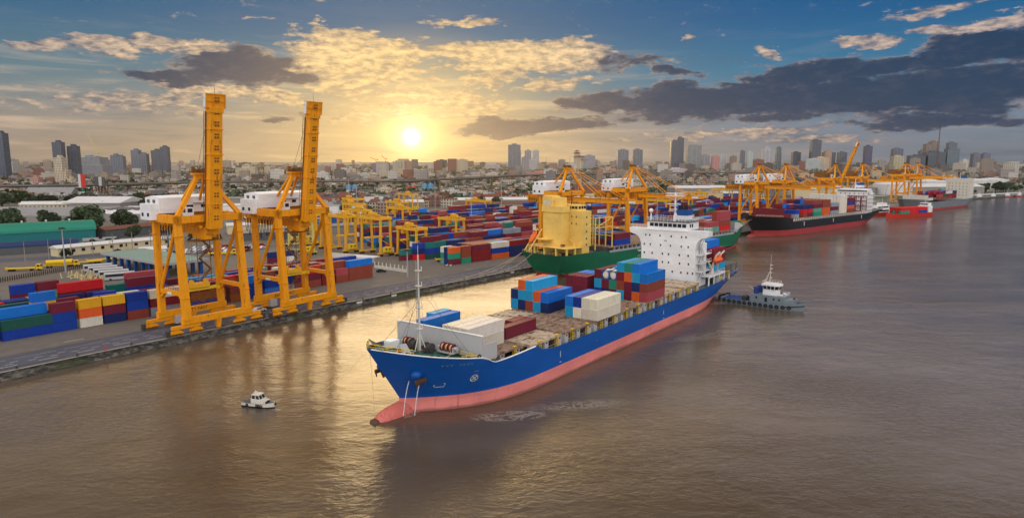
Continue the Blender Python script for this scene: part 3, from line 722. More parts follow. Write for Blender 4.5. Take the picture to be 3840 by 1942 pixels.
# ------------------------------------------------------------------ ships
def lerp(a, b, t): return a + (b - a) * t
def sstep(t): t = max(0.0, min(1.0, t)); return t * t * (3 - 2 * t)
class Hull:
    """x forward = -s (s metres aft of the bulb), y to port"""
    def __init__(h, L, B, ztop, zboot=3.0, rake=8.0, stern_rake=10.0, Lw=38., Ld=27., pw=3.0, pd=3.0, qw=.85, qd=.14, s0=6.6, run=45., zmax=None):
        h.__dict__.update(locals()); h.zm = ztop(0)
    def stem(h, z):
        if z <= h.zboot: return h.s0
        f = (z - h.zboot) / (h.zm - h.zboot); return h.s0 - h.rake * f ** 1.0
    def stern(h, z):
        f = max(0, min(1, z / (h.ztop(h.L)))); return h.L - h.stern_rake * (1 - f) ** .9
    def half(h, s, z):
        f = max(0., min(1., z / h.zm)); f2 = f ** .85
        Lb = lerp(h.Lw, h.Ld, f2); p = lerp(h.pw, h.pd, f2)
        t = (s - h.stem(z)) / Lb; t = max(0, min(1, t))
        v = 1 - (1 - t) ** p
        ft = max(0., min(1., z / h.ztop(h.L))); q = lerp(h.qw, h.qd, ft ** .7)
        u = max(0, (s - (h.stern(z) - h.run)) / h.run)
        v *= 1 - q * u ** 2.6
        return h.B / 2 * v
    def build(h, root, mats, name='hull', N=64):
        us = []
        for i in range(N + 1):
            t = i / N; us.append(t)
        us = [0, .003, .008, .016, .026, .038, .052, .068, .085, .103, .123, .145, .17, .20, .23, .262] + [.30 + .43 * i / 12 for i in range(13)] + [.76, .79, .82, .85, .88, .905, .93, .955, .98, 1.0]
        # extra stations where the sheer line steps
        for s in getattr(h, 'extra', []): us.append((s - h.s0) / (h.L - h.s0) )
        us = sorted(set(round(u, 4) for u in us if 0 <= u <= 1))
        mb = MB(); nz = 7
        for sgn in (1, -1):
            vs = []; rowsz = []
            lv = [('z', -2.0), ('z', -.5), ('z', 0.6), ('z', 1.8), ('z', h.zboot)] + [('f', i / nz) for i in range(1, nz + 1)]
            for k, (ty, val) in enumerate(lv):
                for u in us:
                    zz = val
                    if ty == 'f':
                        s_guess = lerp(h.stem(h.zboot), h.L, u)
                        for _ in range(4):
                            zz = h.zboot + (h.ztop(s_guess) - h.zboot) * val
                            s_guess = lerp(h.stem(zz), h.stern(zz), u)
                    s = lerp(h.stem(zz), h.stern(zz), u)
                    hb = max(h.half(s, zz), 0.0 if u == 0 else .02)
                    vs.append((-s, sgn * hb, zz))
            n = len(us); fs = []; 
            o = len(mb.v)
            mb.v += vs
            for k in range(len(lv) - 1):
                for i in range(n - 1):
                    q = (k * n + i, k * n + i + 1, (k + 1) * n + i + 1, (k + 1) * n + i)
                    if sgn > 0: q = q[::-1]
                    mb.f.append(tuple(o + a for a in q)); mb.m.append(0 if k < 4 else 1); mb.sm.append(True)
            h.top = [vs[(len(lv) - 1) * n + i] for i in range(n)] if sgn > 0 else h.top
            if sgn > 0: portend = [vs[k * n + n - 1] for k in range(len(lv))]
        # transom
        for k in range(len(lv) - 1):
            a, b = portend[k], portend[k + 1]
            mb.add([a, b, (b[0], -b[1], b[2]), (a[0], -a[1], a[2])], [(0, 1, 2, 3)], 0 if k < 4 else 1)
        h.obj = mb.build(name, mats, root); return h.obj
    def side(h, s, z, off=.04, sgn=1): return (-s, sgn * (h.half(s, z) + off), z)
    def deck(h, root, z_of, s0, s1, mat, name, n=24, inset=.15):
        mb = MB(); vs = []
        for i in range(n + 1):
            s = lerp(s0, s1, i / n); z = z_of(s); hb = max(.05, h.half(s, min(z, h.ztop(s))) - inset)
            vs += [(-s, hb, z), (-s, -hb, z)]
        mb.add(vs, [(2 * i, 2 * i + 1, 2 * i + 3, 2 * i + 2) for i in range(n)])
        return mb.build(name, mat, root)
    def cap(h, root, s0, s1, mat, name='rail_cap', r=.14, both=True):
        mb = MB(); pts = [s0 + (s1 - s0) * i / 40 for i in range(41)]
        for sgn in ((1, -1) if both else (1,)):
            P = [h.side(s, h.ztop(s), .02, sgn) for s in pts]
            mb = MB()
            for a, b in zip(P, P[1:]): mb.beam((a[0], a[1], a[2] + .04), (b[0], b[1], b[2] + .04), .35, r)
            mb.build(name, mat, root)
def ship_root(name, label, cat, bow, back, group=None):
    """bow point (x, y) and the unit direction from bow to stern"""
    n = math.hypot(*back)
    return thing(name, label, cat, (bow[0], bow[1], 0), math.atan2(-back[1] / n, -back[0] / n), group)
def window_parts(root, rects, mat='glass', name='window'):
    """each window its own small pane box: rect = (axis, plane, c, z, w, h)"""
    for ax_, pl, c, z, w, hh in rects:
        b = MB()
        if ax_ == 'x': b.box(pl - .03, pl + .03, c - w / 2, c + w / 2, z, z + hh)
        else: b.box(c - w / 2, c + w / 2, pl - .03, pl + .03, z, z + hh)
        b.build(name, mat, root)
def deck_cont(root_bow, back, s, l, z, L, col, label, group, force=True):
    n = math.hypot(*back); U_ = (back[0] / n, back[1] / n); P_ = (U_[1], -U_[0])
    rz = math.atan2(-U_[1], -U_[0]); s2 = s + CLEN[L]
    cont_add(root_bow[0] + s2 * U_[0] + l * P_[0], root_bow[1] + s2 * U_[1] + l * P_[1], z, rz, L, col, label, group, force)

# ================= the blue ship in the middle of the river
BB = (-26.7, 127.7); BU = (.5966, .8026)
ship = ship_root('container_ship', 'large blue container ship with pink waterline and white bridge in the middle of the river', 'ship', BB, BU)
def zt(s):
    if s < 17.5: return 15.0 - (s + 1.4) * (4.0 / 18.9) - .35 * math.sin(max(0, min(1, (s + 1.4) / 18.9)) * math.pi)
    if s < 21.5: return lerp(11.0, 9.35, sstep((s - 17.5) / 4))
    if s < 35.2: return lerp(9.35, 9.75, (s - 21.5) / 13.7)
    if s < 39.5: return lerp(9.75, 7.75, sstep((s - 35.2) / 4.3))
    if s < 150: return 7.75
    return 7.75 + (s - 150) * .012
H1 = Hull(177.0, 27.6, zt, 3.0, 8.0, 10.5, 38, 26, 3.2, 2.9)
H1.extra = [13, 15, 16.5, 17.5, 18.5, 19.5, 20.5, 21.5, 24, 28, 32, 35.2, 36.2, 37.2, 38.3, 39.5, 45]
H1.build(ship, ['boot', 'blue_hull'])
b = MB()      # bulbous bow
for i in range(10):
    pass
pr_ = [(-.3, .35), (0, 1.0), (.7, 1.75), (2, 2.35), (4, 2.75), (6.5, 2.9), (9.5, 2.6), (13, 1.4)]
n = 14; vs = []; fs = []
for s, r in pr_:
    for i in range(n):
        a = 2 * math.pi * i / n; vs.append((-s, r * .78 * math.cos(a), -.75 + r * math.sin(a) + s * .03))
for j in range(len(pr_) - 1):
    for i in range(n): fs.append((j * n + i, j * n + (i + 1) % n, (j + 1) * n + (i + 1) % n, (j + 1) * n + i))
b.add(vs, fs + [tuple(range(n - 1, -1, -1))], 0, True)
M['bulb'] = paint('bulb_red', (0.62, 0.15, 0.115), .55, .25, .3, .3, rustcol=(.20, .06, .05))
b.build('bulbous_bow', 'bulb', ship)
MB().sphere((.25, 0, -.85), 1.0, 1.35, 1.75, 10, 6).build('bulb_tip', 'rustiron', ship)
H1.cap(ship, -1.2, 35.0, 'white')
H1.deck(ship, lambda s: zt(s) - .75, -.9, 18.2, 'deckgreen', 'forecastle_deck', 20, .2)
H1.deck(ship, lambda s: 7.15, 17.5, 176.8, 'dgrey', 'main_deck', 40, .25)
# breakwater
b = MB(); b.add([(-18.4, 11.9, 10.4), (-18.4, -12.6, 10.4), (-18.4, -12.6, 14.9), (-18.4, -6, 15.2), (-18.4, 3, 15.15), (-18.4, 11.9, 14.9),
                 (-18.7, 11.9, 10.4), (-18.7, -12.6, 10.4), (-18.7, -12.6, 14.9), (-18.7, -6, 15.2), (-18.7, 3, 15.15), (-18.7, 11.9, 14.9)],
                [(5, 4, 3, 2, 1, 0), (6, 7, 8, 9, 10, 11), (0, 6, 11, 5), (5, 11, 10, 4), (4, 10, 9, 3), (3, 9, 8, 2), (2, 8, 7, 1)])
b.box(-23.5, -18.7, 11.6, 11.9, 9.6, 13.2); b.box(-23.5, -18.7, -12.6, -12.3, 9.6, 13.2)
bw = b.build('breakwater', 'lgrey', ship)
b = MB(); b.box(-18.85, -18.3, -12.7, 12.0, 15.12, 15.24); b.build('breakwater_rim', 'white', bw)
# foremast
b = MB(); b.tube((-13, -.4, 10.9), (-13, -.4, 31.5), .30, .14, 10)
for z in (16, 20.5, 25, 28.2): b.box(-13.5, -12.5, -1.0, .2, z, z + .12); b.tube((-13.4, .1, z), (-13.4, .1, z + .9), .10, .10, 6)
for a in (0, 2.1, 4.2): b.beam((-13 + 1.6 * math.cos(a), -.4 + 1.6 * math.sin(a), 10.9), (-13, -.4, 15.5), .16, .16)
b.tube((-13, -.4, 31.5), (-13, -.4, 33.5), .05, .05, 5)
fm = b.build('foremast', 'offwhite', ship)
for p in ((-17.6, 9.2, 11.4), (-17.6, -9.2, 11.4), (-3.2, 2.5, 13.5), (-3.2, -2.5, 13.5)): MB().beam((-13, -.4, 24.8 if p[0] < -10 else 22), p, .05, .05).build('stay_wire', 'rope', ship)
for y in (3, -4): MB().beam((-13, -.4, 29.5), (-18, y, 15.0), .04, .04).build('stay_wire', 'rope', ship)
b = MB(); 
for k in range(34): b.box(-12.58, -12.5, -.65, -.15, 11.6 + k * .55, 11.66 + k * .55)
b.box(-12.58, -12.52, -.68, -.62, 11.2, 30.4); b.box(-12.58, -12.52, -.18, -.12, 11.2, 30.4)
b.build('ladder', 'grey', ship)
# windlasses and mooring winches
def winch(x, y, z, drums, lab):
    w = MB(); w.box(x - 1.0, x + 1.0, y - .4, y + drums * 1.15 + .3, z, z + .25)
    for k in range(drums + 1): w.bc(x, y + k * 1.15, z, 1.3, .16, 1.3)
    w.bc(x, y - .7, z, 1.2, .8, 1.1)
    o = w.build('winch', 'lgrey', ship)
    for k in range(drums):
        d = MB(); d.tube((x, y + k * 1.15 + .14, z + 1.05), (x, y + k * 1.15 + .28, z + 1.05), .95, .95, 14); d.tube((x, y + k * 1.15 + .88, z + 1.05), (x, y + k * 1.15 + 1.02, z + 1.05), .95, .95, 14)
        d.build('drum_flange', 'maroon', o)
        d = MB(); d.tube((x, y + k * 1.15 + .28, z + 1.05), (x, y + k * 1.15 + .88, z + 1.05), .72, .72, 12); d.build('rope_coil', 'ropey', o)
    d = MB(); d.tube((x, y + drums * 1.15 + .05, z + 1.05), (x, y + drums * 1.15 + .8, z + 1.05), .34, .45, 10); d.build('warping_head', 'lgrey', o)
    return o
winch(-16.6, 2.6, 11.0, 3, '')
winch(-15.2, -6.9, 11.0, 2, '')
for y in (.9, -3.6):
    w = MB(); w.bc(-14.4, y, 10.9, 2.0, 1.5, 1.2); w.tube((-14.4, y - .9, 12), (-14.4, y - .5, 12), 1.0, 1.0, 14); w.tube((-14.4, y + .5, 12), (-14.4, y + .9, 12), 1.0, 1.0, 14); w.tube((-14.4, y - .5, 12), (-14.4, y + .5, 12), .7, .7, 12)
    w.build('windlass', 'steel', ship)
    w = MB(); w.beam((-13.4, y, 11.5), (-8.0, y * 1.25, 12.1), .28, .22); w.build('anchor_chain', 'rustiron', ship)
MB().bc(-11.0, -6.6, 11.2, 2.6, 2.0, 1.9).build('deck_locker', 'white', ship)
b = MB(); b.bc(-8.4, -.4, 11.6, 1.9, 3.0, .5); b.beam((-8.0, 1.2, 12), (-9.2, -1.6, 13.4), 1.6, .12); b.build('hatch_cover', 'grey', ship)
for (x, y) in ((-3.2, 4.2), (-4.4, 5.1), (-8.2, 8.2), (-9.4, 8.8), (-3.2, -4.2), (-4.4, -5.1), (-8.2, -8.2), (-9.4, -8.8), (-14, 10.9), (-15.1, 11.1), (-1.6, 1.9), (-1.6, -1.9)):
    z = zt(-x) - .75; w = MB(); w.tube((x, y * .93, z), (x, y * .93, z + .85), .28, .28, 8); w.tube((x, y * .93, z + .85), (x, y * .93, z + 1.0), .38, .38, 8); o = w.build('bollard', 'black', ship)
    MB().tube((x, y * .93, z + .70), (x, y * .93, z + .86), .30, .30, 8).build('bollard_band', 'yellow', o)
b = MB(); P = [H1.side(s, zt(s) - .02, -.1) for s in (4.5, 3, 1.5, .2, -.6)] + [(1.3, 0, 14.9)] + [H1.side(s, zt(s) - .02, -.1, -1) for s in (-.6, .2, 1.5, 3, 4.5)]
b.rail(P, 1.05, .07, .9); b.build('bow_railing', 'yellow', ship)
b = MB(); b.add([(-.6, 3.0, 14.0), (-2.6, -1.0, 14.0), (-4.2, -4.8, 13.6), (-3.0, -4.9, 15.4), (-1.4, -1.0, 15.6), (.5, 2.4, 15.4)], [(0, 1, 4, 5), (1, 2, 3, 4), (5, 4, 1, 0), (4, 3, 2, 1)])
b.build('bow_grating', 'lgrey', ship)
b = MB(); P = [(-13.2, 11.0, 10.9), (-17.6, 12.0, 10.4)]; b.rail(P, 1.15, .07, 1.1); b.rail([(-16.4, 8.0, 10.8), (-16.6, 11.0, 10.7)], 1.1, .06, 1.2); b.build('side_railing', 'yellow', ship)
MB().torus((-17.0, 12.35, 11.3), .42, .13, 'y', 14, 6).build('fairlead', 'black', ship)
b = MB(); b.path([(-16.2, 5.4, 12), (-15.4, 6.0, 11.0), (-13.4, 6.6, 10.95), (-11.8, 4.6, 11.2), (-10.4, 5.8, 11.4), (-8.6, 6.4, 11.8)], .07, 5); b.build('mooring_line', 'ropey', ship); b = MB(); b.path([(-6.5, -3, 12.2), (-5.5, 1.5, 12.5), (-7.0, 3.5, 12.2), (-5.0, 3.0, 12.6)], .07, 5)
b.build('mooring_line', 'ropey', ship)
# anchors in their housings
for sgn in (1, -1):
    s, z = 6.6, 8.6; p = Vector(H1.side(s, z, .1, sgn))
    w = MB(); w.sphere(p + Vector((0, sgn * .1, .25)), 1.25, 1.15, 1.0, 12, 7); ob = w.build('hawse_bolster', 'blue_hull', ship)
    w = MB(); c = p + Vector((-.1, sgn * .8, -.75)); w.beam(c, c + Vector((-.4, -sgn * .5, -1.6)), .45, .4)
    w.beam(c + Vector((1.2, sgn * .25, -.15)), c + Vector((-1.5, sgn * .25, -.15)), .6, .7); w.beam(c + Vector((1.1, sgn * .3, -.2)), c + Vector((.9, sgn * .2, -1.4)), .4, .35, w1=.1, h1=.1); w.beam(c + Vector((-1.4, sgn * .3, -.2)), c + Vector((-1.2, sgn * .2, -1.4)), .4, .35, w1=.1, h1=.1)
    w.build('anchor', 'rustiron', ship)
# water running from the hawse pipes
M['jet'] = paint('water_spray', (.62, .62, .60), .4, .1)
for (s, dz) in ((5.9, 0), (7.4, 0)):
    p = H1.side(s, 7.4, .55); w = MB()
    pts = [(p[0] + .25 * t, p[1] - .10 * t + .28 * math.sqrt(t), p[2] - .12 * t * t - .1 * t) for t in [0, 1, 2, 3, 4, 5, 6, 7, 8]]
    pts = [q for q in pts if q[2] > -.2]
    for a, c in zip(pts, pts[1:]): w.tube(a, c, .07, .09, 5)
    w.build('water_jet', 'jet', ship)
# marks painted on the bow and side, each lying on the plating
def on_side(s, z, off=.05): return Vector(H1.side(s, z, off))
def stroke(pts, w=.13):
    q = MB()
    for a, c in zip(pts, pts[1:]):
        A, B_ = on_side(*a), on_side(*c); d = (B_ - A).normalized()
        nrm_ = (on_side(a[0] + .3, a[1]) - on_side(a[0] - .3, a[1])).cross(on_side(a[0], a[1] + .3) - on_side(a[0], a[1] - .3)).normalized()
        sd = d.cross(nrm_) * w / 2
        if nrm_.y < 0: nrm_ = -nrm_
        o = nrm_ * .02
        q.add([A - sd, B_ - sd, B_ + sd, A + sd, A - sd + o, B_ - sd + o, B_ + sd + o, A + sd + o], [(4, 5, 6, 7), (7, 6, 5, 4), (0, 1, 5, 4), (2, 3, 7, 6), (1, 2, 6, 5), (3, 0, 4, 7)])
    return q
stroke([(11.6, 6.2), (11.9, 6.2), (11.9, 5.4), (10.6, 5.4), (10.2, 5.7), (10.3, 6.0)]).build('bulb_mark', 'white', ship)
c0 = (17.0, 6.6); ring = [(c0[0] + .75 * math.cos(a * math.pi / 8), c0[1] + .75 * math.sin(a * math.pi / 8)) for a in range(17)]
q = stroke(ring, .17); 
for pts in ([(c0[0] - .5, c0[1] - .5), (c0[0] + .5, c0[1] + .5)], [(c0[0] - .5, c0[1] + .5), (c0[0] + .5, c0[1] - .5)]):
    k = stroke(pts, .3); q.add(k.v, k.f)
q.build('thruster_mark', 'white', ship)
M['fade'] = paint('faded_lettering', (.22, .30, .42), .6, .3)
for i, s in enumerate((9.6, 10.4, 11.2, 12.9, 13.6, 14.4, 15.2)):
    stroke([(s, 11.2 - s * .06 + .15), (s + .25, 10.9 - s * .06), (s + .5, 11.2 - s * .06)], .12).build('faded_letter', 'fade', ship)
for (s, z, hh) in ((45.2, 4.9, 1.5), (103, 4.6, 1.4)):
    stroke([(s, z), (s, z + hh)], .25).build('tug_mark', 'white', ship); stroke([(s - .4, z - 1.1), (s + .4, z - 1.2)], .2).build('tug_mark', 'white', ship)
for s, z in ((16.5, 8.2), (62, 5.2), (90, 4.2), (128, 5.0)): stroke([(s, z), (s + 1.0, z + .05)], .14).build('draught_mark', 'fade', ship)
# draft scale line at the stem
q = MB(); q.beam((.9, .05, 14.2), (.1, 0, .9), .05, .05); q.build('mooring_line', 'ropey', ship)
# ---------- hatches: coaming, covers, supports
HZ = 10.0
bays = [(19.6, 32.6), (34.0, 46.9), (48.2, 60.9), (62.2, 75.2), (76.6, 89.6), (91.0, 104.0), (105.4, 118.4), (119.8, 132.6), (149.6, 163.4)]
for i, (s0, s1) in enumerate(bays):
    hb = 10.6 if i else 8.2
    MB().box(-s1 - .3, -s0 + .3, -hb, hb, 7.1, HZ - .42).build('hatch_coaming', 'dgrey', ship)
for i, (s0, s1) in enumerate(bays):
    hw = 13.4
    if i == 0: hw = 11.6
    nP = 3; ws = 2 * hw / nP
    for k in range(nP):
        y0 = -hw + k * ws + .22; y1 = -hw + (k + 1) * ws - .22
        m = 'hatch' if (i, k) in ((1, 2), (2, 0), (1, 0), (1, 1), (7, 2), (6, 2), (5, 2)) or i == 1 else ('hatch_rust' if (i in (3, 8, 0)) or (i == 2 and k > 0) else ('hatch_rust' if (i + k) % 3 == 0 else 'hatch'))
        hm = MB(); hm.box(-s1, -s0, y0, y1, HZ - .42, HZ)
        # lashing sockets, stacking cones and clips
        for fx in (.02, .48, .52, .98):
            for fy in (.03, .27, .5, .73, .97):
                hm.bc(-s0 - (s1 - s0) * fx, y0 + (y1 - y0) * fy, HZ, .45, .35, .14)
        o = hm.build('hatch_cover', m, ship)
        if True:
            for _ in range(5): q = MB(); q.bc(-s0 - (s1 - s0) * rnd.uniform(.15, .85), y0 + (y1 - y0) * rnd.uniform(.15, .85), HZ + .004, rnd.uniform(.6, 1.6), rnd.uniform(.25, .5), .08); q.build('lashing_gear', 'rustiron', o)
            q = MB()
            for xx in (-s1 + .12, -(s0 + s1) / 2, -s0 - .12): q.box(xx - .12, xx + .12, y0, y1, HZ, HZ + .05)
            q.build('edge_bar', 'hatch_rust', o)
# cross decks between the hatches
for (a, c) in zip(bays[:-1], bays[1:]):
    if c[0] - a[1] < 5: MB().box(-c[0] + .05, -a[1] - .05, -11.4, 11.4, HZ - .9, HZ - .5).build('cross_deck', 'hatch_rust', ship)
# outboard supports with yellow gates, port and starboard
for sgn in (1, -1):
    bar = MB()
    for i, (s0, s1) in enumerate(bays):
        yo = (13.1 if i else 11.3) * sgn
        for s in (s0 + .9, (s0 + s1) / 2, s1 - .9):
            MB().box(-s - .75, -s + .75, min(yo, yo - sgn * 1.0), max(yo, yo - sgn * 1.0), 7.1, HZ - .43).build('hatch_support', 'lgrey', ship)
            if sgn > 0: MB().box(-s - 2.6, -s - 1.4, yo - sgn * 2.45 - .25, yo - sgn * 2.45 + .25, 7.1, 9.2).build('vent_box', 'grey', ship)
            bar.box(-s - .35, -s + .35, min(yo + sgn * .01, yo + sgn * .03), max(yo + sgn * .01, yo + sgn * .03), HZ - .95, HZ - .6)
        for s in (s1 - 2.2, s0 + 3.4):
            gate = MB()
            for yy in (0, -.5): gate.beam((-s, yo + sgn * yy, 7.15), (-s, yo + sgn * yy, HZ + .25), .13, .13); gate.beam((-s - .8, yo + sgn * yy, 7.15), (-s - .8, yo + sgn * yy, HZ + .25), .13, .13)
            for z in (7.8, 8.5, 9.2, 9.9): gate.beam((-s, yo, z), (-s - .8, yo, z), .12, .14)
            gate.box(-s - .8, -s, min(yo, yo - sgn * .5), max(yo, yo - sgn * .5), HZ + .2, HZ + .28); gate.build('ladder_gate', 'yellow', ship)
        MB().rail([(-s0, yo, 7.15), (-s1, yo, 7.15)], 1.1, .05, 2.0).build('side_railing', 'grey', ship)
    bar.build('deck_markings', 'maroon', ship)
# ---------- accommodation
h0, h1 = -136.0, -146.5
b = MB(); b.box(h1, h0, -10.0, 10.1, 7.1, 22.0)
b.box(h1, h0, -9.2, 9.3, 22.0, 26.0)
hs = b.build('accommodation', 'white', ship)
# flared wing front with the rounded corners
b = MB(); prof = [(10.1, 20.3)]
for k in range(9):
    a = k / 8 * math.pi / 2; prof.append((10.1 + 3.2 * (1 - math.cos(a)) , 20.5 + 4.2 * math.sin(a)))
prof += [(14.6, 25.2), (14.6, 26.9)]
full = [(-10.0, 20.3)] + [(-q[0] * 1.0, q[1]) for q in prof[1:]]
poly = prof + [(-14.9, 26.9)] + [(-u, v) for u, v in prof[::-1][1:]]
b.extrude(poly, 'x', h0 - 3.4, h0 + .06, 0)
b.build('bridge_wing', 'white', ship)
b = MB(); b.box(h1 + 1.0, h0 - .5, -8.2, 7.2, 26.9, 29.5); wh = b.build('wheelhouse', 'white', ship)
b = MB(); b.box(h0 - .5, h0 + .3, -8.4, 7.3, 26.4, 26.8); b.build('bridge_ledge', 'white', wh)
for k in range(8):
    y = -7.2 + k * 1.72; q = MB(); q.box(h0 - .52, h0 - .46, y, y + 1.45, 27.75, 28.95); q.build('window', 'glass', wh)
for x in (h0 - 1.4, h0 - 3.2): q = MB(); q.box(x - 1.2, x, 7.18, 7.24, 27.75, 28.95); q.build('window', 'glass', wh)
b = MB(); b.box(h1 + .4, h0 - .1, -8.6, 7.6, 29.5, 29.68); o = b.build('wheelhouse_roof', 'dgrey', wh)
b = MB(); b.rail([(h0 - .3, -8.4, 29.68), (h0 - .3, 7.4, 29.68), (h1 + .6, 7.4, 29.68), (h1 + .6, -8.4, 29.68), (h0 - .3, -8.4, 29.68)], 1.15, .055, 1.3)
b.rail([(h0 - .1, 7.6, 26.9), (h0 - .1, 14.5, 26.9), (h0 - 3.3, 14.5, 26.9), (h0 - 3.3, 7.8, 26.9)], 1.1, .05, 1.2); b.rail([(h0 - .1, -8.6, 26.9), (h0 - .1, -14.6, 26.9), (h0 - 3.3, -14.6, 26.9), (h0 - 3.3, -8.6, 26.9)], 1.1, .05, 1.2)
b.build('bridge_railing', 'white', wh)
# portholes and windows on the front
for z, ys in ((24.2, (-8.4, -6.9, -3.0, 1.2, 5.0, 6.6)), (20.9, (-8.9, -6.6, -2.7, 1.0, 5.0, 7.5)), (17.9, (-8.8, -5.8, -1.9, .4, 4.4, 7.6)), (15.0, (-8.6, -5.2, -1.8, .5, 4.6, 7.8)), (11.9, (-8.0, -3.0, 2.0, 5.2, 7.6, 9.4))):
    for y in ys: q = MB(); q.box(h0 - .02, h0 + .065, y - .24, y + .24, z, z + .72); q.build('porthole', 'glass', hs)
q = MB(); q.box(h0 - .02, h0 + .07, -1.3, -.4, 22.6, 23.2); q.build('vent_grille', 'grey', hs)
# port side: recess decks, stairs and doors
for sgn in (1, -1):
    b = MB()
    for z in (12.6, 15.5, 18.4): b.box(h1, h0 - 1.0, sgn * 10.1 if sgn > 0 else -11.9, sgn * 10.1 + 1.9 if sgn > 0 else -10.0, z, z + .14)
    for z in (12.74, 15.64, 18.54): b.rail([(h0 - 1.0, sgn * 11.9, z), (h1, sgn * 11.9, z)], 1.05, .05, 1.4)
    b.build('side_walkway', 'white', ship)
    b = MB()
    for k, z in enumerate((9.8, 12.7, 15.6, 18.5, 21.4)):
        xa, xb = (h0 - 2.0, h0 - 5.4) if k % 2 == 0 else (h0 - 5.4, h0 - 2.0)
        for yy in (10.5, 11.3): b.beam((xa, sgn * yy, z), (xb, sgn * yy, z + 2.9), .1, .22)
        for j in range(10): b.beam((lerp(xa, xb, j / 10), sgn * 10.5, z + 2.9 * j / 10), (lerp(xa, xb, j / 10), sgn * 11.3, z + 2.9 * j / 10), .2, .06)
    b.build('stairs', 'grey', ship)
    for x, z in ((h0 - 3, 12.8), (h0 - 6.8, 15.8), (h0 - 3, 18.6), (h0 - 7.5, 9.2)): q = MB(); q.box(x - .8, x, sgn * 10.1 - .06, sgn * 10.1 + .06, z, z + 1.9); q.build('door', 'grey', ship)
# main mast with radar, satellite dome, funnel
b = MB(); b.tube((-139.5, .8, 29.6), (-139.5, .8, 39.6), .45, .22, 10); b.beam((-138.4, .8, 29.6), (-139.5, .8, 33), .3, .3); b.beam((-140.8, 1.8, 29.6), (-139.5, .8, 33), .3, .3); b.beam((-140.8, -.2, 29.6), (-139.5, .8, 33), .3, .3)
b.box(-140.3, -138.6, -2.6, 4.2, 38.3, 38.5); b.beam((-139.4, -2.6, 38.3), (-139.5, .8, 36.6), .14, .14); b.beam((-139.4, 4.2, 38.3), (-139.5, .8, 36.6), .14, .14)
b.box(-138.9, -137.6, -.4, 2.0, 35.0, 35.12); b.box(-138.6, -137.9, -1.6, 3.2, 35.5, 35.75); b.box(-139, -138, -.6, 1.6, 33.4, 33.5); b.box(-138.5, -138.2, -.9, 2.0, 33.8, 33.98)
b.rail([(-140.3, -2.6, 38.5), (-138.6, -2.6, 38.5), (-138.6, 4.2, 38.5), (-140.3, 4.2, 38.5), (-140.3, -2.6, 38.5)], .9, .05, 1.0); b.tube((-139.5, .8, 39.6), (-139.5, .8, 42.2), .06, .04, 5)
b.build('radar_mast', 'white', ship)
b = MB(); b.tube((-137.6, -7.4, 29.6), (-137.6, -7.4, 32.4), .4, .2, 8); b.sphere((-137.6, -7.4, 33.1), .75, .75, .8, 12, 7)
for a in (0, 2.1, 4.2): b.beam((-137.6 + .9 * math.cos(a), -7.4 + .9 * math.sin(a), 29.6), (-137.6, -7.4, 31.6), .12, .12)
b.build('satellite_dome', 'white', ship)
for y in (-5.4, -4.6, -3.4, -2.4, 4.4, 5.6): MB().tube((-137, y, 29.6), (-137, y, 31.4 + (y % 1)), .07, .05, 5).build('aerial', 'offwhite', ship)
b = MB(); b.box(-150, -145.4, -2.3, 3.0, 26, 32.2); fn = b.build('funnel', 'white', ship)
b = MB(); b.box(-150.05, -145.35, -2.35, 3.05, 31.2, 33.2); b.box(-150.05, -145.35, -2.35, 3.05, 27.6, 29.6); b.build('funnel_band', 'bluep', fn)
for x, y in ((-146.6, -.6), (-148.5, -.6), (-146.8, 1.4), (-148.4, 1.3)): MB().tube((x, y, 33.2), (x - .3, y, 34.6), .55, .5, 10).build('exhaust_pipe', 'black', fn)
# port boat deck with rescue-boat davit
b = MB(); b.box(-157.5, -141.5, 10.1, 13.2, 10.5, 10.8); b.box(-157.5, -141.5, 12.9, 13.25, 10.2, 11.0)
for x in (-142, -147, -152, -157): b.box(x - .2, x + .2, 12.8, 13.2, 7.2, 10.5)
b.rail([(-142, 13.1, 11), (-157.4, 13.1, 11)], 1.0, .05, 1.3); b.build('boat_deck', 'white', ship)
b = MB(); b.tube((-147.2, 12.0, 10.8), (-147.2, 12.0, 13.0), .6, .45, 10); b.beam((-147.2, 12.0, 12.6), (-141.6, 12.4, 16.4), .5, .5, w1=.3, h1=.3)
for x in (-149.0, -153.5): b.beam((x, 10.6, 10.8), (x, 12.6, 17.2), .35, .5); b.beam((x, 12.6, 17.2), (x - 1.2, 13.6, 18.6), .4, .5); b.beam((x, 11.8, 10.8), (x, 11.9, 15.6), .3, .3)
b.build('boat_davit', 'offwhite', ship)
for x in (-152.2, -153.6, -155.0, -156.4): MB().sphere((x, 12.7, 8.5), .55, .5, .55, 8, 6).build('life_raft', 'white', ship)
# stern: deck house, fairleads, railing
b = MB(); b.rail([H1.side(s, zt(s), -.2) for s in (150, 158, 166, 172, 176.6)] + [(-176.8, -11, 8.1)] + [H1.side(s, zt(s), -.2, -1) for s in (176.6, 166, 150)], 1.2, .06, 1.6); b.build('stern_railing', 'grey', ship)
b = MB(); b.box(-176.5, -164.5, -11.2, 11.2, 11.5, 11.7); 
for x in (-165, -170, -176): 
    for y in (-11, -4, 4, 11): b.box(x - .12, x + .12, y - .12, y + .12, 7.2, 11.5)
b.build('stern_frame', 'dgrey', ship)
winch(-170, 3.5, 7.2, 2, ''); winch(-170, -7.5, 7.2, 2, '')
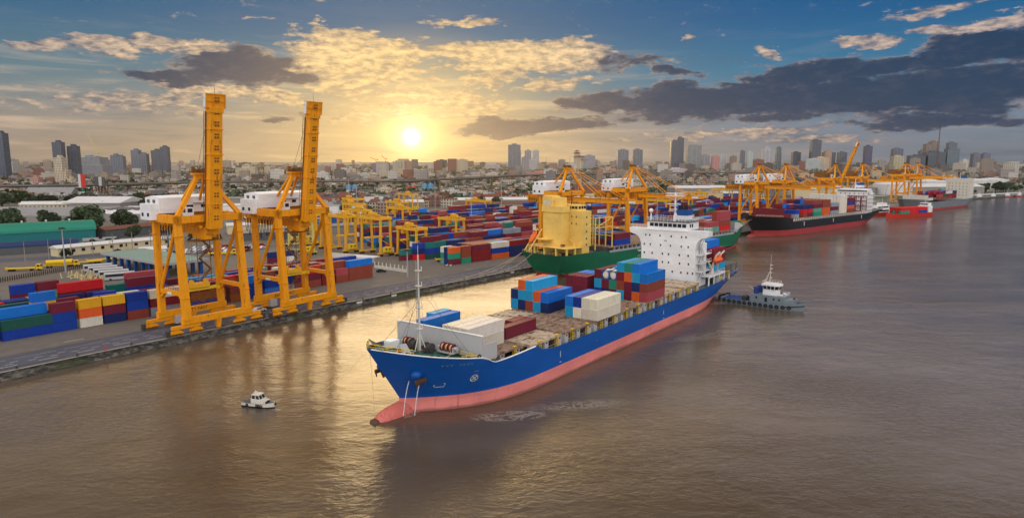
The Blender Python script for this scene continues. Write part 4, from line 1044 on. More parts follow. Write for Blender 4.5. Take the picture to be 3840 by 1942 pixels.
# orange life boat hanging in the davits
lb = thing('life_boat', 'enclosed red lifeboat hanging on white davits beside the blue ship bridge', 'lifeboat', (0, 0, 0))
def ship_pt(s, l, z): U_ = Vector((BU[0], BU[1], 0)).normalized(); return (BB[0] + s * U_.x + l * U_.y, BB[1] + s * U_.y - l * U_.x, z)
p = ship_pt(151.3, 12.6, 14.6); lb.location = p; lb.rotation_euler = ship.rotation_euler
b = MB(); b.sphere((0, 0, .9), 3.4, 1.35, 1.25, 14, 8, 0); b.sphere((-1.6, 0, 1.9), .95, .8, .8, 10, 6, 0); b.build('boat_hull', 'orange', lb)
b = MB(); b.box(-3.0, 3.0, -1.38, 1.38, .75, .95); b.build('fender_strip', 'red', lb)
for y in (-.82, .82): q = MB(); q.box(-2.2, -1.2, y - .03, y + .03, 1.9, 2.25); q.build('window', 'glass', lb)

# ---------- cargo on the blue ship: columns counted from the port (near) side
gS = 'containers carried by the blue ship'
def colY(k): return 13.75 - 1.22 - (k - 1) * 2.5
ZB = 10.12; TH = 2.90
def cargo(s, k, t, L, col, label): deck_cont(BB, BU, s, colY(k) if k > 0 else -k, ZB + t * TH * .94, L, col, label, gS)
M['reefer'] = M['white']
# stack behind the breakwater
for k, y in ((1, 5.0), (2, 2.5), (3, 0.0)):
    for t in (0, 1):
        deck_cont(BB, BU, 20.0, y + 0.9, ZB + t * 2.75, 40, 'cream', 'cream container %s, white pile behind the breakwater, %s column' % ('on top' if t else 'at the bottom', ['near', 'middle', 'far'][k - 1]), gS)
for t in (0,): deck_cont(BB, BU, 20.0, -4.3, ZB, 20, 'pink', 'dull red container half hidden behind the cream pile at the breakwater', gS)
deck_cont(BB, BU, 20.0, -7.0, ZB, 40, 'sky', 'light blue container under the long one behind the breakwater', gS); deck_cont(BB, BU, 20.0, -7.0, ZB + 2.75, 40, 'blue', 'long blue container on top behind the breakwater, left of the cream pile', gS)
deck_cont(BB, BU, 26.4, -10.0, ZB, 20, 'sky', 'light blue short container behind the long blue one at the ship front', gS); deck_cont(BB, BU, 26.4, -10.0, ZB + 2.75, 20, 'sky', 'short light blue container farthest from the viewer behind the breakwater', gS)
deck_cont(BB, BU, 34.4, 4.7, ZB, 40, 'maroon', 'long maroon container alone on the tan hatch covers', gS)
deck_cont(BB, BU, 40.6, 2.2, ZB, 20, 'maroon', 'short maroon container against the far side of the long one on the tan hatch', gS)
# A: five columns, far side
A_ = {7: ['navy', 'blue'], 8: ['sky', 'orange'], 9: ['brown', 'sky', 'sky'], 10: ['navy', 'sky', 'orange'], 11: ['sky', 'navy']}
A_lab = ['near', 'second', 'middle', 'fourth', 'far']
for i, k in enumerate((7, 8, 9, 10, 11)):
    for t, c in enumerate(A_[k]): cargo(62.6, k, t, 40, c, '%s container %s, %s column, far left deck stack of the blue ship' % (CN[c], ['at the bottom', 'second up', 'on top'][t], A_lab[i]))
B_ = {1: ['cream', 'cream'], 2: ['cream', 'cream'], 3: ['cream', 'royal'], 4: ['sky', 'blue']}
for i, k in enumerate((1, 2, 3, 4)):
    for t, c in enumerate(B_[k]): cargo(63.0, k, t, 40, c, '%s container %s, %s column, low white-ended deck stack' % (CN[c], ['at the bottom', 'on top'][t], ['near', 'second', 'third', 'far'][i]))
C_ = {1: ['pink', 'brown', 'blue'], 2: ['orange', 'navy', 'sky', 'blue'], 3: ['maroon', 'maroon', 'red', 'green'], 4: ['sky', 'brown', 'dred', 'sky'], 5: ['maroon', 'green'], 6: ['navy', 'maroon'], 7: ['royal', 'sky', 'maroon']}
CL = ['nearest', 'second', 'third', 'fourth', 'fifth', 'sixth', 'seventh']
for i, k in enumerate((1, 2, 3, 4, 5, 6, 7)):
    for t, c in enumerate(C_[k]):
        cc = 'orange' if (k == 3 and t == 2) else c
        cargo(91.4, k, t, 40, cc, '%s container %s, %s column, tall deck stack before the bridge' % (CN[cc], ['at the bottom', 'second up', 'third up', 'on top'][t], CL[i]))
for k in (5, 6): deck_cont(BB, BU, 98.2, colY(k), ZB + 2 * TH * .94, 20, 'royal' if k == 5 else 'sky', '%s container behind the %s tank in the tall deck stack' % ('royal blue' if k == 5 else 'light blue', 'right' if k == 5 else 'left'), gS)
for i, k in enumerate((9, 10, 11)):
    for t in (0, 1):
        cargo(91.4, k, t, 20, 'maroon', 'short maroon container %s, %s column, stack at the far rail' % (['below', 'on top'][t], ['near', 'middle', 'far'][i]))
        c2 = ['maroon', 'blue'][t]; cargo(97.8, k, t, 20, c2, 'short %s container %s, behind the maroon far rail stack, %s column' % (CN[c2], ['below', 'on top'][t], ['near', 'middle', 'far'][i]))
# behind the bridge
for i, k in enumerate((2, 3, 4, 5, 6, 7, 8, 9, 10)):
    cs = ['sky', 'dred', 'dred'] + (['blue'] if k > 2 else [])
    for t, c in enumerate(cs):
        deck_cont(BB, BU, 150.4, colY(k), ZB + .9 + t * 2.75, 40, c if k < 4 else rnd.choice(['maroon', 'sky', 'blue', 'brown']), '%s, deck stack behind the white bridge, %s column' % (['container at the bottom', 'container second up', 'container third up', 'container on top'][t], ORD[i]), gS)
# tank containers: a white tank in a blue frame
def tank_container(s, k, label):
    y = colY(k); r = thing('tank_container', label, 'tank container', ship_pt(s, y, ZB + 2 * TH * .94), ship.rotation_euler.z, 'tank containers carried by the blue ship')
    f = MB(); L, w, hh = 6.06, 2.38, 2.6
    for x in (-.06, -L + .06):
        for yy in (-w / 2 + .07, w / 2 - .07): f.box(x - .07, x + .07, yy - .07, yy + .07, 0, hh)
        for z in (.07, hh - .07): f.box(x - .06, x + .06, -w / 2, w / 2, z - .07, z + .07)
        for a, c in (((-w / 2 + .1, .6), (-w / 2 + .65, .1)), ((w / 2 - .1, .6), (w / 2 - .65, .1)), ((-w / 2 + .1, hh - .6), (-w / 2 + .65, hh - .1)), ((w / 2 - .1, hh - .6), (w / 2 - .65, hh - .1))): f.beam((x, a[0], a[1]), (x, c[0], c[1]), .12, .16)
    for yy in (-w / 2 + .07, w / 2 - .07):
        for z in (.07, hh - .07): f.box(-L, 0, yy - .06, yy + .06, z - .06, z + .06)
    f.build('tank_frame', 'bluep', r)
    t = MB(); t.tube((-.35, 0, hh / 2), (-L + .35, 0, hh / 2), 1.12, 1.12, 16); t.sphere((-.35, 0, hh / 2), .25, 1.1, 1.1, 14, 8); t.build('tank', 'offwhite', r)
    t = MB(); t.box(-L, 0, -.35, .35, hh - .06, hh); t.box(-L * .6, -L * .4, -1.1, 1.1, hh - .05, hh + .02); t.build('walkway', 'white', r)
tank_container(91.4, 5, 'white tank in a blue frame beside the dark red boxes, the right one of two'); tank_container(91.4, 6, 'white tank in a blue frame, the left one of two on the deck stack')
# ================= the green ship at the quay (stern towards us)
GA = math.atan2(.70, .714)
GS = (12.6, 297.7)                                    # middle of the stern
gd = (.714, .70); GL = 180.0
GBOW = (GS[0] + gd[0] * GL, GS[1] + gd[1] * GL); gback = (-gd[0], -gd[1])
gship = ship_root('container_ship', 'green container ship with tall yellow bridge moored stern first at the quay', 'ship', GBOW, gback)
def gzt(s):
    if s < 22: return 14 - s * .10
    if s < 26: return lerp(11.8, 8.6, sstep((s - 22) / 4))
    if s < 146: return 8.6
    if s < 152: return lerp(8.6, 10.0, sstep((s - 146) / 6))
    return 10.0
H2 = Hull(GL, 24.5, gzt, 1.0, 6.0, 4.0, 36, 26, 2.6, 2.8, .55, .04, 6.0, 34)
H2.extra = [20, 22, 23, 24, 25, 26, 28, 146, 148, 150, 152]
H2.build(gship, ['red_boot', 'green_hull'])
MB().sphere((-3.5, 0, -.8), 5.0, 1.9, 2.2, 10, 6).build('bulbous_bow', 'red_boot', gship)
H2.deck(gship, lambda s: 8.9 if s > 148 else 8.0, 24, GL - .3, 'dgrey', 'main_deck', 30, .2); H2.deck(gship, lambda s: gzt(s) - 1, .5, 24, 'grey', 'forecastle_deck', 12, .2)
b = MB(); b.box(-24.6, -24.2, -10, 10, 10.5, 14.8); b.build('breakwater', 'grey', gship)
b = MB(); b.tube((-13, 0, 12), (-13, 0, 24), .35, .2, 8); b.build('foremast', 'yel_house', gship)
b = MB(); b.box(-146, -30, -9.6, 9.6, 8.0, 10.6); b.build('hatch_coaming', 'dgrey', gship)
for i in range(9):
    s = 31 + i * 12.8; q = MB(); q.box(-s - 12.2, -s, -11.6, 11.6, 10.6, 11.1); q.build('hatch_cover', 'hatch_rust', gship)
b = MB()
for sgn in (1, -1):
    for i in range(34):
        s = 28 + i * 3.45; MB().box(-s - .25, -s + .25, sgn * 11.2 - .5, sgn * 11.2 + .5, 8.0, 10.6).build('hatch_support', 'grey', gship)
    MB().box(-146, -28, sgn * 11.85 - .12, sgn * 11.85 + .12, 8.4, 9.5).build('bulwark', 'grey', gship)
# yellow accommodation: s measured from the bow, stern at 180
def gx(a): return -(GL - a)                            # a metres forward of the stern
b = MB(); b.box(gx(14.5), gx(21), -11.2, 11.2, 12.8, 28.6); b.box(gx(15), gx(20), -11.0, -6.0, 8.9, 12.8); b.box(gx(15), gx(20), 6.0, 11.0, 8.9, 12.8); b.box(gx(16), gx(20), -6, 6, 8.9, 12.8)
gh = b.build('accommodation', 'yel_house', gship)
b = MB(); b.box(gx(9.0), gx(14.48), -4.0, 7.0, 12.8, 27.9); b.box(gx(8.4), gx(14.4), -4.4, 7.4, 27.9, 30.6); b.box(gx(8.7), gx(14.4), 1.6, 7.1, 30.6, 35.0); b.box(gx(10.5), gx(14.4), -2.4, 1.6, 30.6, 34.4)
fu = b.build('funnel_casing', 'yel_house', gship)
b = MB()
for y in (2.2, 4.7): b.box(gx(8.66), gx(8.72), y, y + 1.9, 31.0, 33.0)
b.build('vent_grille', 'offwhite', fu)
b = MB()
for k in range(7): b.tube((gx(9.2), 2.2 + k * .7, 35.0), (gx(9.2), 2.2 + k * .7, 35.5), .2, .2, 6)
b.build('exhaust_pipe', 'yel_house', fu)
b = MB(); b.box(gx(15), gx(20.5), -8.5, 8.5, 28.6, 31.2); wh2 = b.build('wheelhouse', 'yel_house', gship)
for y in (-8.2, -6.4, -4.6): q = MB(); q.box(gx(14.96), gx(15.02), y, y + 1.5, 29.4, 30.6); q.build('window', 'glass', wh2)
for a in (15.4, 17.2, 18.9): q = MB(); q.box(gx(a), gx(a + 1.4), -8.54, -8.48, 29.4, 30.6); q.build('window', 'glass', wh2)
for z in (25.4, 22.2, 19.0, 15.8, 13.2): 
    q = MB(); q.box(gx(17.5), gx(18.1), -11.25, -11.15, z, z + .9); q.build('porthole', 'glass', gh)
for y, z in ((-8.2, 25.6), (-5.6, 25.6), (8.6, 25.6), (-8.2, 22.5), (-5.6, 22.5)): q = MB(); q.box(gx(14.44), gx(14.52), y, y + .5, z, z + .8); q.build('porthole', 'glass', gh)
b = MB(); b.box(gx(4.2), gx(14.5), -11.6, 11.6, 12.5, 12.8); b.box(gx(4.6), gx(14.4), 1.0, 7.5, 15.6, 15.9); b.build('upper_deck', 'yel_house', gship)
b = MB()
for a, y in ((4.6, -11.2), (4.6, -5), (4.6, 2), (4.6, 8), (4.6, 11.2), (10, -11.2), (10, 11.2)): b.box(gx(a) - .35, gx(a) + .35, y - .35, y + .35, 8.9, 12.5)
b.rail([(gx(14), -11.5, 12.8), (gx(4.3), -11.5, 12.8), (gx(4.3), 11.5, 12.8), (gx(14), 11.5, 12.8)], 1.1, .06, 1.5); b.rail([(gx(.4), -11.5, 10), (gx(.4), 11.5, 10)], 1.1, .06, 1.6)
b.rail([(gx(15), -8.4, 31.2), (gx(20.4), -8.4, 31.2), (gx(20.4), 8.4, 31.2)], 1.2, .06, 1.4); b.build('railing', 'yel_house', gship)
b = MB(); b.tube((gx(17), -3, 31.2), (gx(17), -3, 37.4), .22, .12, 7); b.box(gx(16.4), gx(17.6), -4.2, -1.8, 36.2, 36.35); b.build('radar_mast', 'steel', gship)
b = MB(); b.beam((gx(13.8), -4, 16), (gx(11.5), -9.5, 15.0), .3, .3); b.tube((gx(12), -9, 12.8), (gx(12), -9, 15.5), .25, .2, 7); b.build('boat_davit', 'yel_house', gship)
b = MB(); b.sphere((gx(9), -5, 13.4), 1.6, .8, .6, 10, 6); b.build('rescue_boat', 'maroon', gship)
# free-fall lifeboat on its ramp
b = MB()
for y in (7.6, 10.4): b.beam((gx(9), y, 20.0), (gx(.5), y, 10.6), .35, .5); b.beam((gx(2), y, 12), (gx(2), y, 8.9), .3, .3); b.beam((gx(6.5), y, 17.2), (gx(6.5), y, 12.8), .3, .3)
b.build('boat_ramp', 'yel_house', gship)
fb = thing('life_boat', 'red free fall lifeboat on the slanting ramp at the green ship stern', 'lifeboat')
v = Vector((gx(5.0), 9.0, 16.0)); c_, s_ = math.cos(math.atan2(gd[1], gd[0])), math.sin(math.atan2(gd[1], gd[0]))
fb.location = (GBOW[0] + v.x * c_ - v.y * s_, GBOW[1] + v.x * s_ + v.y * c_, v.z); fb.rotation_euler = (0, -R(47), math.atan2(gd[1], gd[0]))
b = MB(); b.sphere((0, 0, .6), 3.6, 1.25, 1.1, 12, 8); b.sphere((1.6, 0, 1.4), 1.0, .7, .6, 8, 5); b.build('boat_hull', 'orange', fb)
q = MB(); q.box(2.35, 2.6, -.5, .5, 1.4, 1.8); q.build('window', 'glass', fb)
# cell guides forward of the house
b = MB()
for a in (24.0, 36.5):
    for y in (-11.2, -7.4, -3.6, .2, 4, 7.8, 11.2): b.box(gx(a) - .22, gx(a) + .22, y - .22, y + .22, 10.6, 25)
    for z in (16, 20.5, 24.8): b.box(gx(a) - .15, gx(a) + .15, -11.2, 11.2, z, z + .3)
for z in (20.5, 24.8):
    for y in (-11.2, 11.2): b.box(gx(24), gx(36.5), y - .12, y + .12, z, z + .3)
b.beam((gx(24), -11.2, 20.5), (gx(36.5), -11.2, 24.8), .25, .25); b.build('cell_guide', 'yel_house', gship)
gG = 'containers carried by the green ship'
for i in range(3):
    for k in range(7):
        for t in range(2):
            s = 30.5 + i * 12.8 if i < 2 else 118
            deck_cont(GBOW, gback, s if i < 2 else 128, -9.2 + k * 2.6, 11.12 + t * 2.75, 40, rnd.choice(['navy', 'blue', 'royal', 'maroon', 'brown', 'teal']) if i == 2 else rnd.choice(PALM), '%s container, %s bay of the green ship, %s column from near side' % (['lower', 'upper'][t], ['bow', 'second', 'after'][i], ORD[k]), gG, False)
for k, c in ((0, 'pink'), (1, 'brown')):
    for t in (2, 3): deck_cont(GBOW, gback, 30.5, -9.2 + k * 2.6, 11.12 + t * 2.75, 40, c, '%s container %s at the green ship bow, %s column' % (CN[c], ['third up', 'on top'][t - 2], ['near', 'second'][k]), gG, False)

# ================= the black ship
BLB = (157.5, 453.0); bl_back = (.762, .648)
blk = ship_root('container_ship', 'black container ship with dark red bottom and white bridge along the quay', 'ship', BLB, bl_back)
def bzt(s):
    if s < 26: return 14.2 - s * .05
    if s < 32: return lerp(12.9, 9.6, sstep((s - 26) / 6))
    return 9.6 + max(0, s - 150) * .05
H3 = Hull(186, 28, bzt, 4.2, 8.5, 12, 40, 28, 2.8, 2.8, .9, .15, 7.0, 50)
H3.extra = [24, 26, 28, 30, 32]
H3.build(blk, ['red_boot', 'black_hull'])
MB().sphere((-4.5, 0, -.5), 5.6, 2.3, 2.9, 12, 8).build('bulbous_bow', 'red_boot', blk)
H3.deck(blk, lambda s: 8.6 if s > 28 else bzt(s) - 1, .2, 185, 'maroon', 'main_deck', 40, .2)
b = MB(); b.box(-24.5, -24, -11.5, 11.5, 12, 18.2); b.box(-34, -24.5, 11.2, 11.5, 10, 15); b.build('breakwater', 'maroon', blk)
b = MB(); b.tube((-13, 0, 13), (-13, 0, 27), .4, .2, 8); b.box(-13.6, -12.4, -2, 2, 21, 21.2); b.beam((-13, 0, 20), (-15, 2.4, 13), .2, .2); b.beam((-13, 0, 20), (-15, -2.4, 13), .2, .2); b.build('foremast', 'maroon', blk)
b = MB(); b.box(-148, -34, -11, 11, 8.6, 11.6); b.build('hatch_coaming', 'maroon', blk)
b = MB()
for i in range(38): s = 36 + i * 3.0; b.box(-s - .3, -s + .3, 12.4, 13.2, 8.6, 11.6)
b.box(-150, -34, 13.0, 13.25, 10.4, 10.6); b.build('hatch_support', 'offwhite', blk)
b = MB(); b.box(-164, -153, -12, 12, 8.8, 25.5); b.box(-164, -154, -10.5, 10.5, 25.5, 28.4); ha = b.build('accommodation', 'white', blk)
b = MB(); b.box(-157.0, -152.9, -14, 14, 25.5, 27.6); b.build('bridge_wing', 'white', blk)
b = MB(); b.box(-152.95, -152.85, -11.5, 11.5, 26.3, 27.2); b.build('window', 'glass', ha)
for z in (12.5, 15.5, 18.5, 21.5, 24.2):
    for y in (-9, -5.4, -1.8, 1.8, 5.4, 9): q = MB(); q.box(-153.04, -152.94, y - .35, y + .35, z, z + .8); q.build('porthole', 'glass', ha)
b = MB()
for z in (12, 15, 18, 21, 24): b.box(-164, -154, 12, 13.4, z, z + .2); b.rail([(-164, 13.3, z + .2), (-154, 13.3, z + .2)], 1, .06, 2)
b.build('side_walkway', 'white', blk)
b = MB(); b.tube((-158, 0, 28.4), (-158, 0, 36.5), .35, .2, 8); b.beam((-158, 3, 28.4), (-158, 0, 33), .25, .25); b.beam((-158, -3, 28.4), (-158, 0, 33), .25, .25); b.box(-158.6, -157.4, -3, 3, 33, 33.2); b.build('radar_mast', 'white', blk)
b = MB(); b.box(-168, -164.2, -3, 3, 22, 33.2); f_ = b.build('funnel', 'bluep', blk); b = MB(); b.box(-168.05, -164.15, -3.05, 3.05, 29, 31); b.build('funnel_band', 'white', f_)
b = MB()
for s in (140.5, 152):
    for y in (-12, -8, -4, 0, 4, 8, 12.2): b.box(-s - .2, -s + .2, y - .2, y + .2, 11, 23)
    for z in (15, 19, 22.8): b.box(-s - .15, -s + .15, -12, 12.2, z, z + .35)
for z in (15, 19, 22.8): b.box(-152, -140.5, 12, 12.3, z, z + .3)
b.build('cell_guide', 'maroon', blk)
b = MB(); b.rail([H3.side(s, bzt(s), -.3) for s in (2, 8, 14, 20)], 1.1, .08, 2); b.rail([H3.side(s, bzt(s), -.3) for s in (152, 165, 184)], 1.1, .08, 2); b.build('railing', 'offwhite', blk)
q = MB()
for s in (48, 92, 140): q.beam(H3.side(s, 6.0, .1), H3.side(s, 8.0, .1), .5, .06, up=(0, 1, 0)); q.beam(H3.side(s - .6, 8.6, .1), H3.side(s, 7.4, .1), .4, .06, up=(0, 1, 0)); q.beam(H3.side(s + .6, 8.6, .1), H3.side(s, 7.4, .1), .4, .06, up=(0, 1, 0))
q.build('tug_mark', 'white', blk)
gK = 'containers carried by the black ship'
bayK = [(36, ['grey', 'royal'], 20), (48, ['brown', 'red', 'navy'], 20), (55, ['maroon', 'red', 'navy'], 20), (63, ['green', 'mint', 'maroon', 'brown'], 40), (76, ['orange', 'orange', 'brown', 'brown'], 40), (89.5, ['grey', 'maroon', 'grey'], 40), (103, ['cream', 'cream', 'cream', 'cream', 'white'], 40), (116, ['brown', 'orange', 'royal', 'maroon'], 40)]
for i, (s, cols, L) in enumerate(bayK):
    for k in range(9):
        for t, c in enumerate(cols):
            if t < len(cols) - 1 and 1 < k < 8 and t < 2: continue
            cc = c if k < 3 or i in (5, 6) else rnd.choice(PALM)
            deck_cont(BLB, bl_back, s, 11.8 - k * 2.6, 11.65 + t * 2.75, L, cc, '%s container %s, %s column, %s bay of the black ship' % (CN[cc], ['at the bottom', 'second up', 'third up', 'fourth up', 'on top'][t], ORD[k], ORD[i]), gK, False)

# ================= the grey ship farther along
GRB = (390, 682); gr_back = (.772, .635)
gr = ship_root('container_ship', 'grey container ship with cream bridge at the far end of the quay', 'ship', GRB, gr_back)
def rzt(s): return 13 - s * .05 if s < 24 else (lerp(11.8, 9, sstep((s - 24) / 5)) if s < 29 else 9 + max(0, s - 140) * .03)
H4 = Hull(178, 26, rzt, 2.2, 8, 10, 40, 28, 2.8, 2.8, .85, .15, 6, 45); H4.extra = [24, 26, 28, 30]
H4.build(gr, ['red_boot', 'grey_hull'])
H4.deck(gr, lambda s: 8.2 if s > 26 else rzt(s) - 1, .2, 177, 'dgrey', 'main_deck', 30, .2)
b = MB(); b.box(-160, -148, -12, 12, 8, 31); b.box(-150, -147.9, -13.5, 13.5, 28, 31); hg = b.build('accommodation', 'offwhite', gr)
for z in (12, 15.2, 18.4, 21.6, 25):
    for y in (-9, -5.4, -1.8, 1.8, 5.4, 9): q = MB(); q.box(-148.04, -147.94, y - .35, y + .35, z, z + .9); q.build('porthole', 'glass', hg)
b = MB(); b.box(-30, -29.5, -12, 12, 9, 16); b.build('breakwater', 'offwhite', gr)
b = MB(); b.tube((-14, 0, 12), (-14, 0, 29), .4, .2, 8); b.tube((-153, 0, 31), (-153, 0, 38), .3, .2, 8); b.build('foremast', 'offwhite', gr)
b = MB(); b.box(-165, -160.2, -3, 3, 22, 34); b.build('funnel', 'bluep', gr)
for i, (s, n) in enumerate(((33, 2), (60, 3), (73, 2), (86, 3), (99, 3))):
    for k in range(8):
        for t in range(n):
            if 0 < k < 7 and t < n - 1: continue
            c = rnd.choice(PALM); deck_cont(GRB, gr_back, s, 10 - k * 2.6, 10.6 + t * 2.75, 40, c, '%s container, %s tier, %s column, %s bay of the grey ship' % (CN[c], ORD[t], ORD[k], ORD[i]), 'containers carried by the grey ship', False)

# ================= the small red barge, its companion and the ferry hull behind the black ship
def boat_hull(root, L, B, zt_, mats, zb=.8, fl=.82, stern=.9, name='hull'):
    """small hull, x forward from -L/2 to L/2"""
    mb = MB(); n = 16; lv = [-.5, zb * .5, zb, None]
    for sgn in (1, -1):
        vs = []
        for k, z in enumerate(lv):
            for i in range(n + 1):
                u = i / n; x = -L / 2 + L * u; zz = zt_(u) if z is None else z
                hb = B / 2 * (1 - max(0, (u - .6) / .4) ** 2.2) * (lerp(stern, 1, min(1, u / .2)))
                f = lerp(fl, 1, (zz + .5) / (zt_(u) + .5))
                vs.append((x - (1 - f) * (L * .09) * u, sgn * max(hb * (f if u < .98 else 1), .03), zz))
        o = len(mb.v); mb.v += vs
        for k in range(3):
            for i in range(n):
                q = (k * (n + 1) + i, k * (n + 1) + i + 1, (k + 1) * (n + 1) + i + 1, (k + 1) * (n + 1) + i)
                if sgn < 0: pass
                mb.f.append(tuple(o + a for a in (q if sgn < 0 else q[::-1]))); mb.m.append(0 if k < 2 else 1); mb.sm.append(True)
        if sgn > 0: pe = [vs[k * (n + 1)] for k in range(4)]
    for k in range(3): mb.add([pe[k], pe[k + 1], (pe[k + 1][0], -pe[k + 1][1], pe[k + 1][2]), (pe[k][0], -pe[k][1], pe[k][2])], [(0, 1, 2, 3)], 0 if k < 2 else 1)
    h = mb.build(name, mats, root)
    d = MB(); vs = []
    for i in range(n + 1):
        u = i / n; hb = B / 2 * (1 - max(0, (u - .6) / .4) ** 2.2) * lerp(stern, 1, min(1, u / .2)); vs += [(-L / 2 + L * u, max(hb - .1, .01), zt_(u) - .6), (-L / 2 + L * u, -max(hb - .1, .01), zt_(u) - .6)]
    d.add(vs, [(2 * i, 2 * i + 1, 2 * i + 3, 2 * i + 2) for i in range(n)])
    return h, d
M['redhull'] = paint('barge_red', (.55, .04, .025), .5, .2)
bg_ = thing('cargo_barge', 'small red river barge loaded with red containers near the grey ship', 'barge', (362, 625, 0), math.atan2(-.45, -.89))
h_, d_ = boat_hull(bg_, 60, 13, lambda u: 3.6 + .8 * max(0, u - .8) * 5, ['redhull', 'redhull'], 1.0); d_.build('deck', 'dgrey', bg_)
b = MB(); b.box(-29, -23, -5, 5, 3, 9.5); b.box(-28.5, -24, -4, 4, 9.5, 12); hb_ = b.build('deckhouse', 'white', bg_); q = MB(); q.box(-23.95, -23.88, -3.6, 3.6, 10.2, 11.3); q.build('window', 'glass', hb_)
MB().tube((-26, 0, 12), (-26, 0, 17), .2, .1, 6).build('mast', 'white', bg_); MB().tube((26, 0, 4), (26, 0, 13), .2, .1, 6).build('mast', 'white', bg_)
ba = bg_.rotation_euler.z
for i in range(3):
    for k in range(4):
        for t in range(2):
            x, y = -8.5 + i * 12.8, -4.6 + k * 3.0
            c = 'red' if t else rnd.choice(['red', 'royal', 'green', 'brown'])
            cont_add(362 + x * math.cos(ba) - y * math.sin(ba), 625 + x * math.sin(ba) + y * math.cos(ba), 3.2 + t * 2.75, ba + math.pi, 40, c, '%s container %s, %s bay of the small red barge, %s row' % (CN[c], ['below', 'on top'][t], ORD[i], ORD[k]), 'containers carried by the red barge')
fe = thing('river_boat', 'white river boat with red hull moored behind the black ship stern', 'boat', (340, 640, 0), math.atan2(-.5, -.8))
h_, d_ = boat_hull(fe, 42, 10, lambda u: 3.0 + .6 * max(0, u - .7) * 3, ['redhull', 'redhull'], 1.0); d_.build('deck', 'dgrey', fe)
b = MB(); b.box(-18, 8, -4.2, 4.2, 2.4, 6); b.box(-17, 2, -3.8, 3.8, 6, 9); b.box(-15, -8, -3, 3, 9, 11.4); hf = b.build('cabin', 'white', fe)
q = MB(); q.box(-16, 1, 3.78, 3.85, 7, 8.2); q.build('window', 'glass', hf); q = MB(); q.box(-17, 7, 4.18, 4.25, 3.6, 5); q.build('window', 'glass', hf)
MB().tube((-12, 0, 11.4), (-12, 0, 16), .15, .08, 6).build('mast', 'white', fe)

# ================= tug pushing the blue ship's quarter
tg = thing('tug_boat', 'grey tug with white wheelhouse and black tyre fenders pushing the blue ship stern', 'tug', (88.6, 236.2, 0), math.atan2(-.665, .745))
TL, TB = 28.5, 8.6
tz = lambda u: 1.9 + .9 * max(0, (u - .55) / .45) ** 1.6
h_, d_ = boat_hull(tg, TL, TB, tz, ['tug_hull', 'tug_hull'], 1.0, .9, .93); d_.build('deck', 'tug_deck', tg)
b = MB(); b.box(-3.6, 8.2, -3.1, 3.1, 1.3, 4.4); b.prism([(8.2, -3.1), (11.2, -1.6), (11.2, 1.6), (8.2, 3.1)], 1.9, 3.6); dh = b.build('deckhouse', 'tug_hull', tg)
for x, w in ((-1.6, .6), (1.6, .9), (4.5, .5), (6.4, .5)):
    q = MB(); q.box(x, x + w, 3.08, 3.14, 2.2 if w > .8 else 3.0, 3.7); q.build('door' if w > .8 else 'window', 'glass', dh); q = MB(); q.box(x, x + w, -3.14, -3.08, 2.2 if w > .8 else 3.0, 3.7); q.build('door' if w > .8 else 'window', 'glass', dh)
b = MB(); b.prism([(.4, -1.8), (5.2, -1.5), (5.2, 1.5), (.4, 1.8)], 4.4, 6.0)
pts = [(.2, -2.1), (4.6, -2.1), (5.9, -1.1), (5.9, 1.1), (4.6, 2.1), (.2, 2.1)]
n = len(pts); lo = [(2.6 + (p[0] - 2.6) * .8, p[1] * .8, 6.0) for p in pts]; hi = [(p[0], p[1], 7.7) for p in pts]
b.add(lo + hi, [(i, (i + 1) % n, (i + 1) % n + n, i + n) for i in range(n)], 0)
b.prism([(2.6 + (p[0] - 2.6) * 1.1, p[1] * 1.12) for p in pts], 7.7, 8.3); wht = b.build('wheelhouse', 'white', tg)
for i in range(n):
    A, B_, C_2, D_ = Vector(lo[i]), Vector(lo[(i + 1) % n]), Vector(hi[(i + 1) % n]), Vector(hi[i])
    nn_ = (B_ - A).cross(D_ - A).normalized() * .04
    P = lambda u, v: A * (1 - u) * (1 - v) + B_ * u * (1 - v) + C_2 * u * v + D_ * (1 - u) * v
    k = 3 if (B_ - A).length > 2.5 else 1
    for j in range(k):
        q = MB(); a0, a1 = (j + .08) / k, (j + .92) / k
        V = [P(a0, .25), P(a1, .25), P(a1, .92), P(a0, .92)]
        q.add([v + nn_ for v in V] + [v - nn_ for v in V], [(0, 1, 2, 3), (7, 6, 5, 4), (0, 4, 5, 1), (1, 5, 6, 2), (2, 6, 7, 3), (3, 7, 4, 0)]); q.build('window', 'glass', wht)
b = MB(); b.tube((2.0, 0, 8.3), (2.0, 0, 15.2), .16, .09, 7); b.tube((2, 0, 15.2), (2, 0, 18.4), .04, .03, 5); b.beam((1.9, 0, 12.6), (.2, .9, 8.3), .12, .12); b.beam((1.9, 0, 12.6), (.2, -.9, 8.3), .12, .12)
for z, w in ((10.2, 1.2), (12.0, 1.0), (13.4, 1.4), (14.6, 1.0)): b.box(1.8, 2.6, -w / 2, w / 2, z, z + .08)
b.rail([(0, -2, 8.3), (5.2, -2, 8.3), (6.1, 0, 8.3), (5.2, 2, 8.3), (0, 2, 8.3), (0, -2, 8.3)], .9, .05, .9); b.build('mast', 'offwhite', tg)
b = MB(); b.rail([(5.6, 3.0, 4.4), (8.1, 3.0, 4.4), (8.1, -3.0, 4.4), (5.6, -3.0, 4.4)], .95, .05, .8); b.rail([(-3.4, 3.0, 4.4), (0, 3.0, 4.4)], .95, .05, .9); b.build('railing', 'white', tg)
for y in (1.8, -1.8): MB().tube((6.2, y, 4.8), (7.2, y, 4.8), .35, .35, 9).build('life_raft', 'white', tg)
for y in (1.1, -2.1): MB().box(-2.8, -1.2, y, y + 1, 4.4, 6.8).build('exhaust_casing', 'tug_deck', tg)
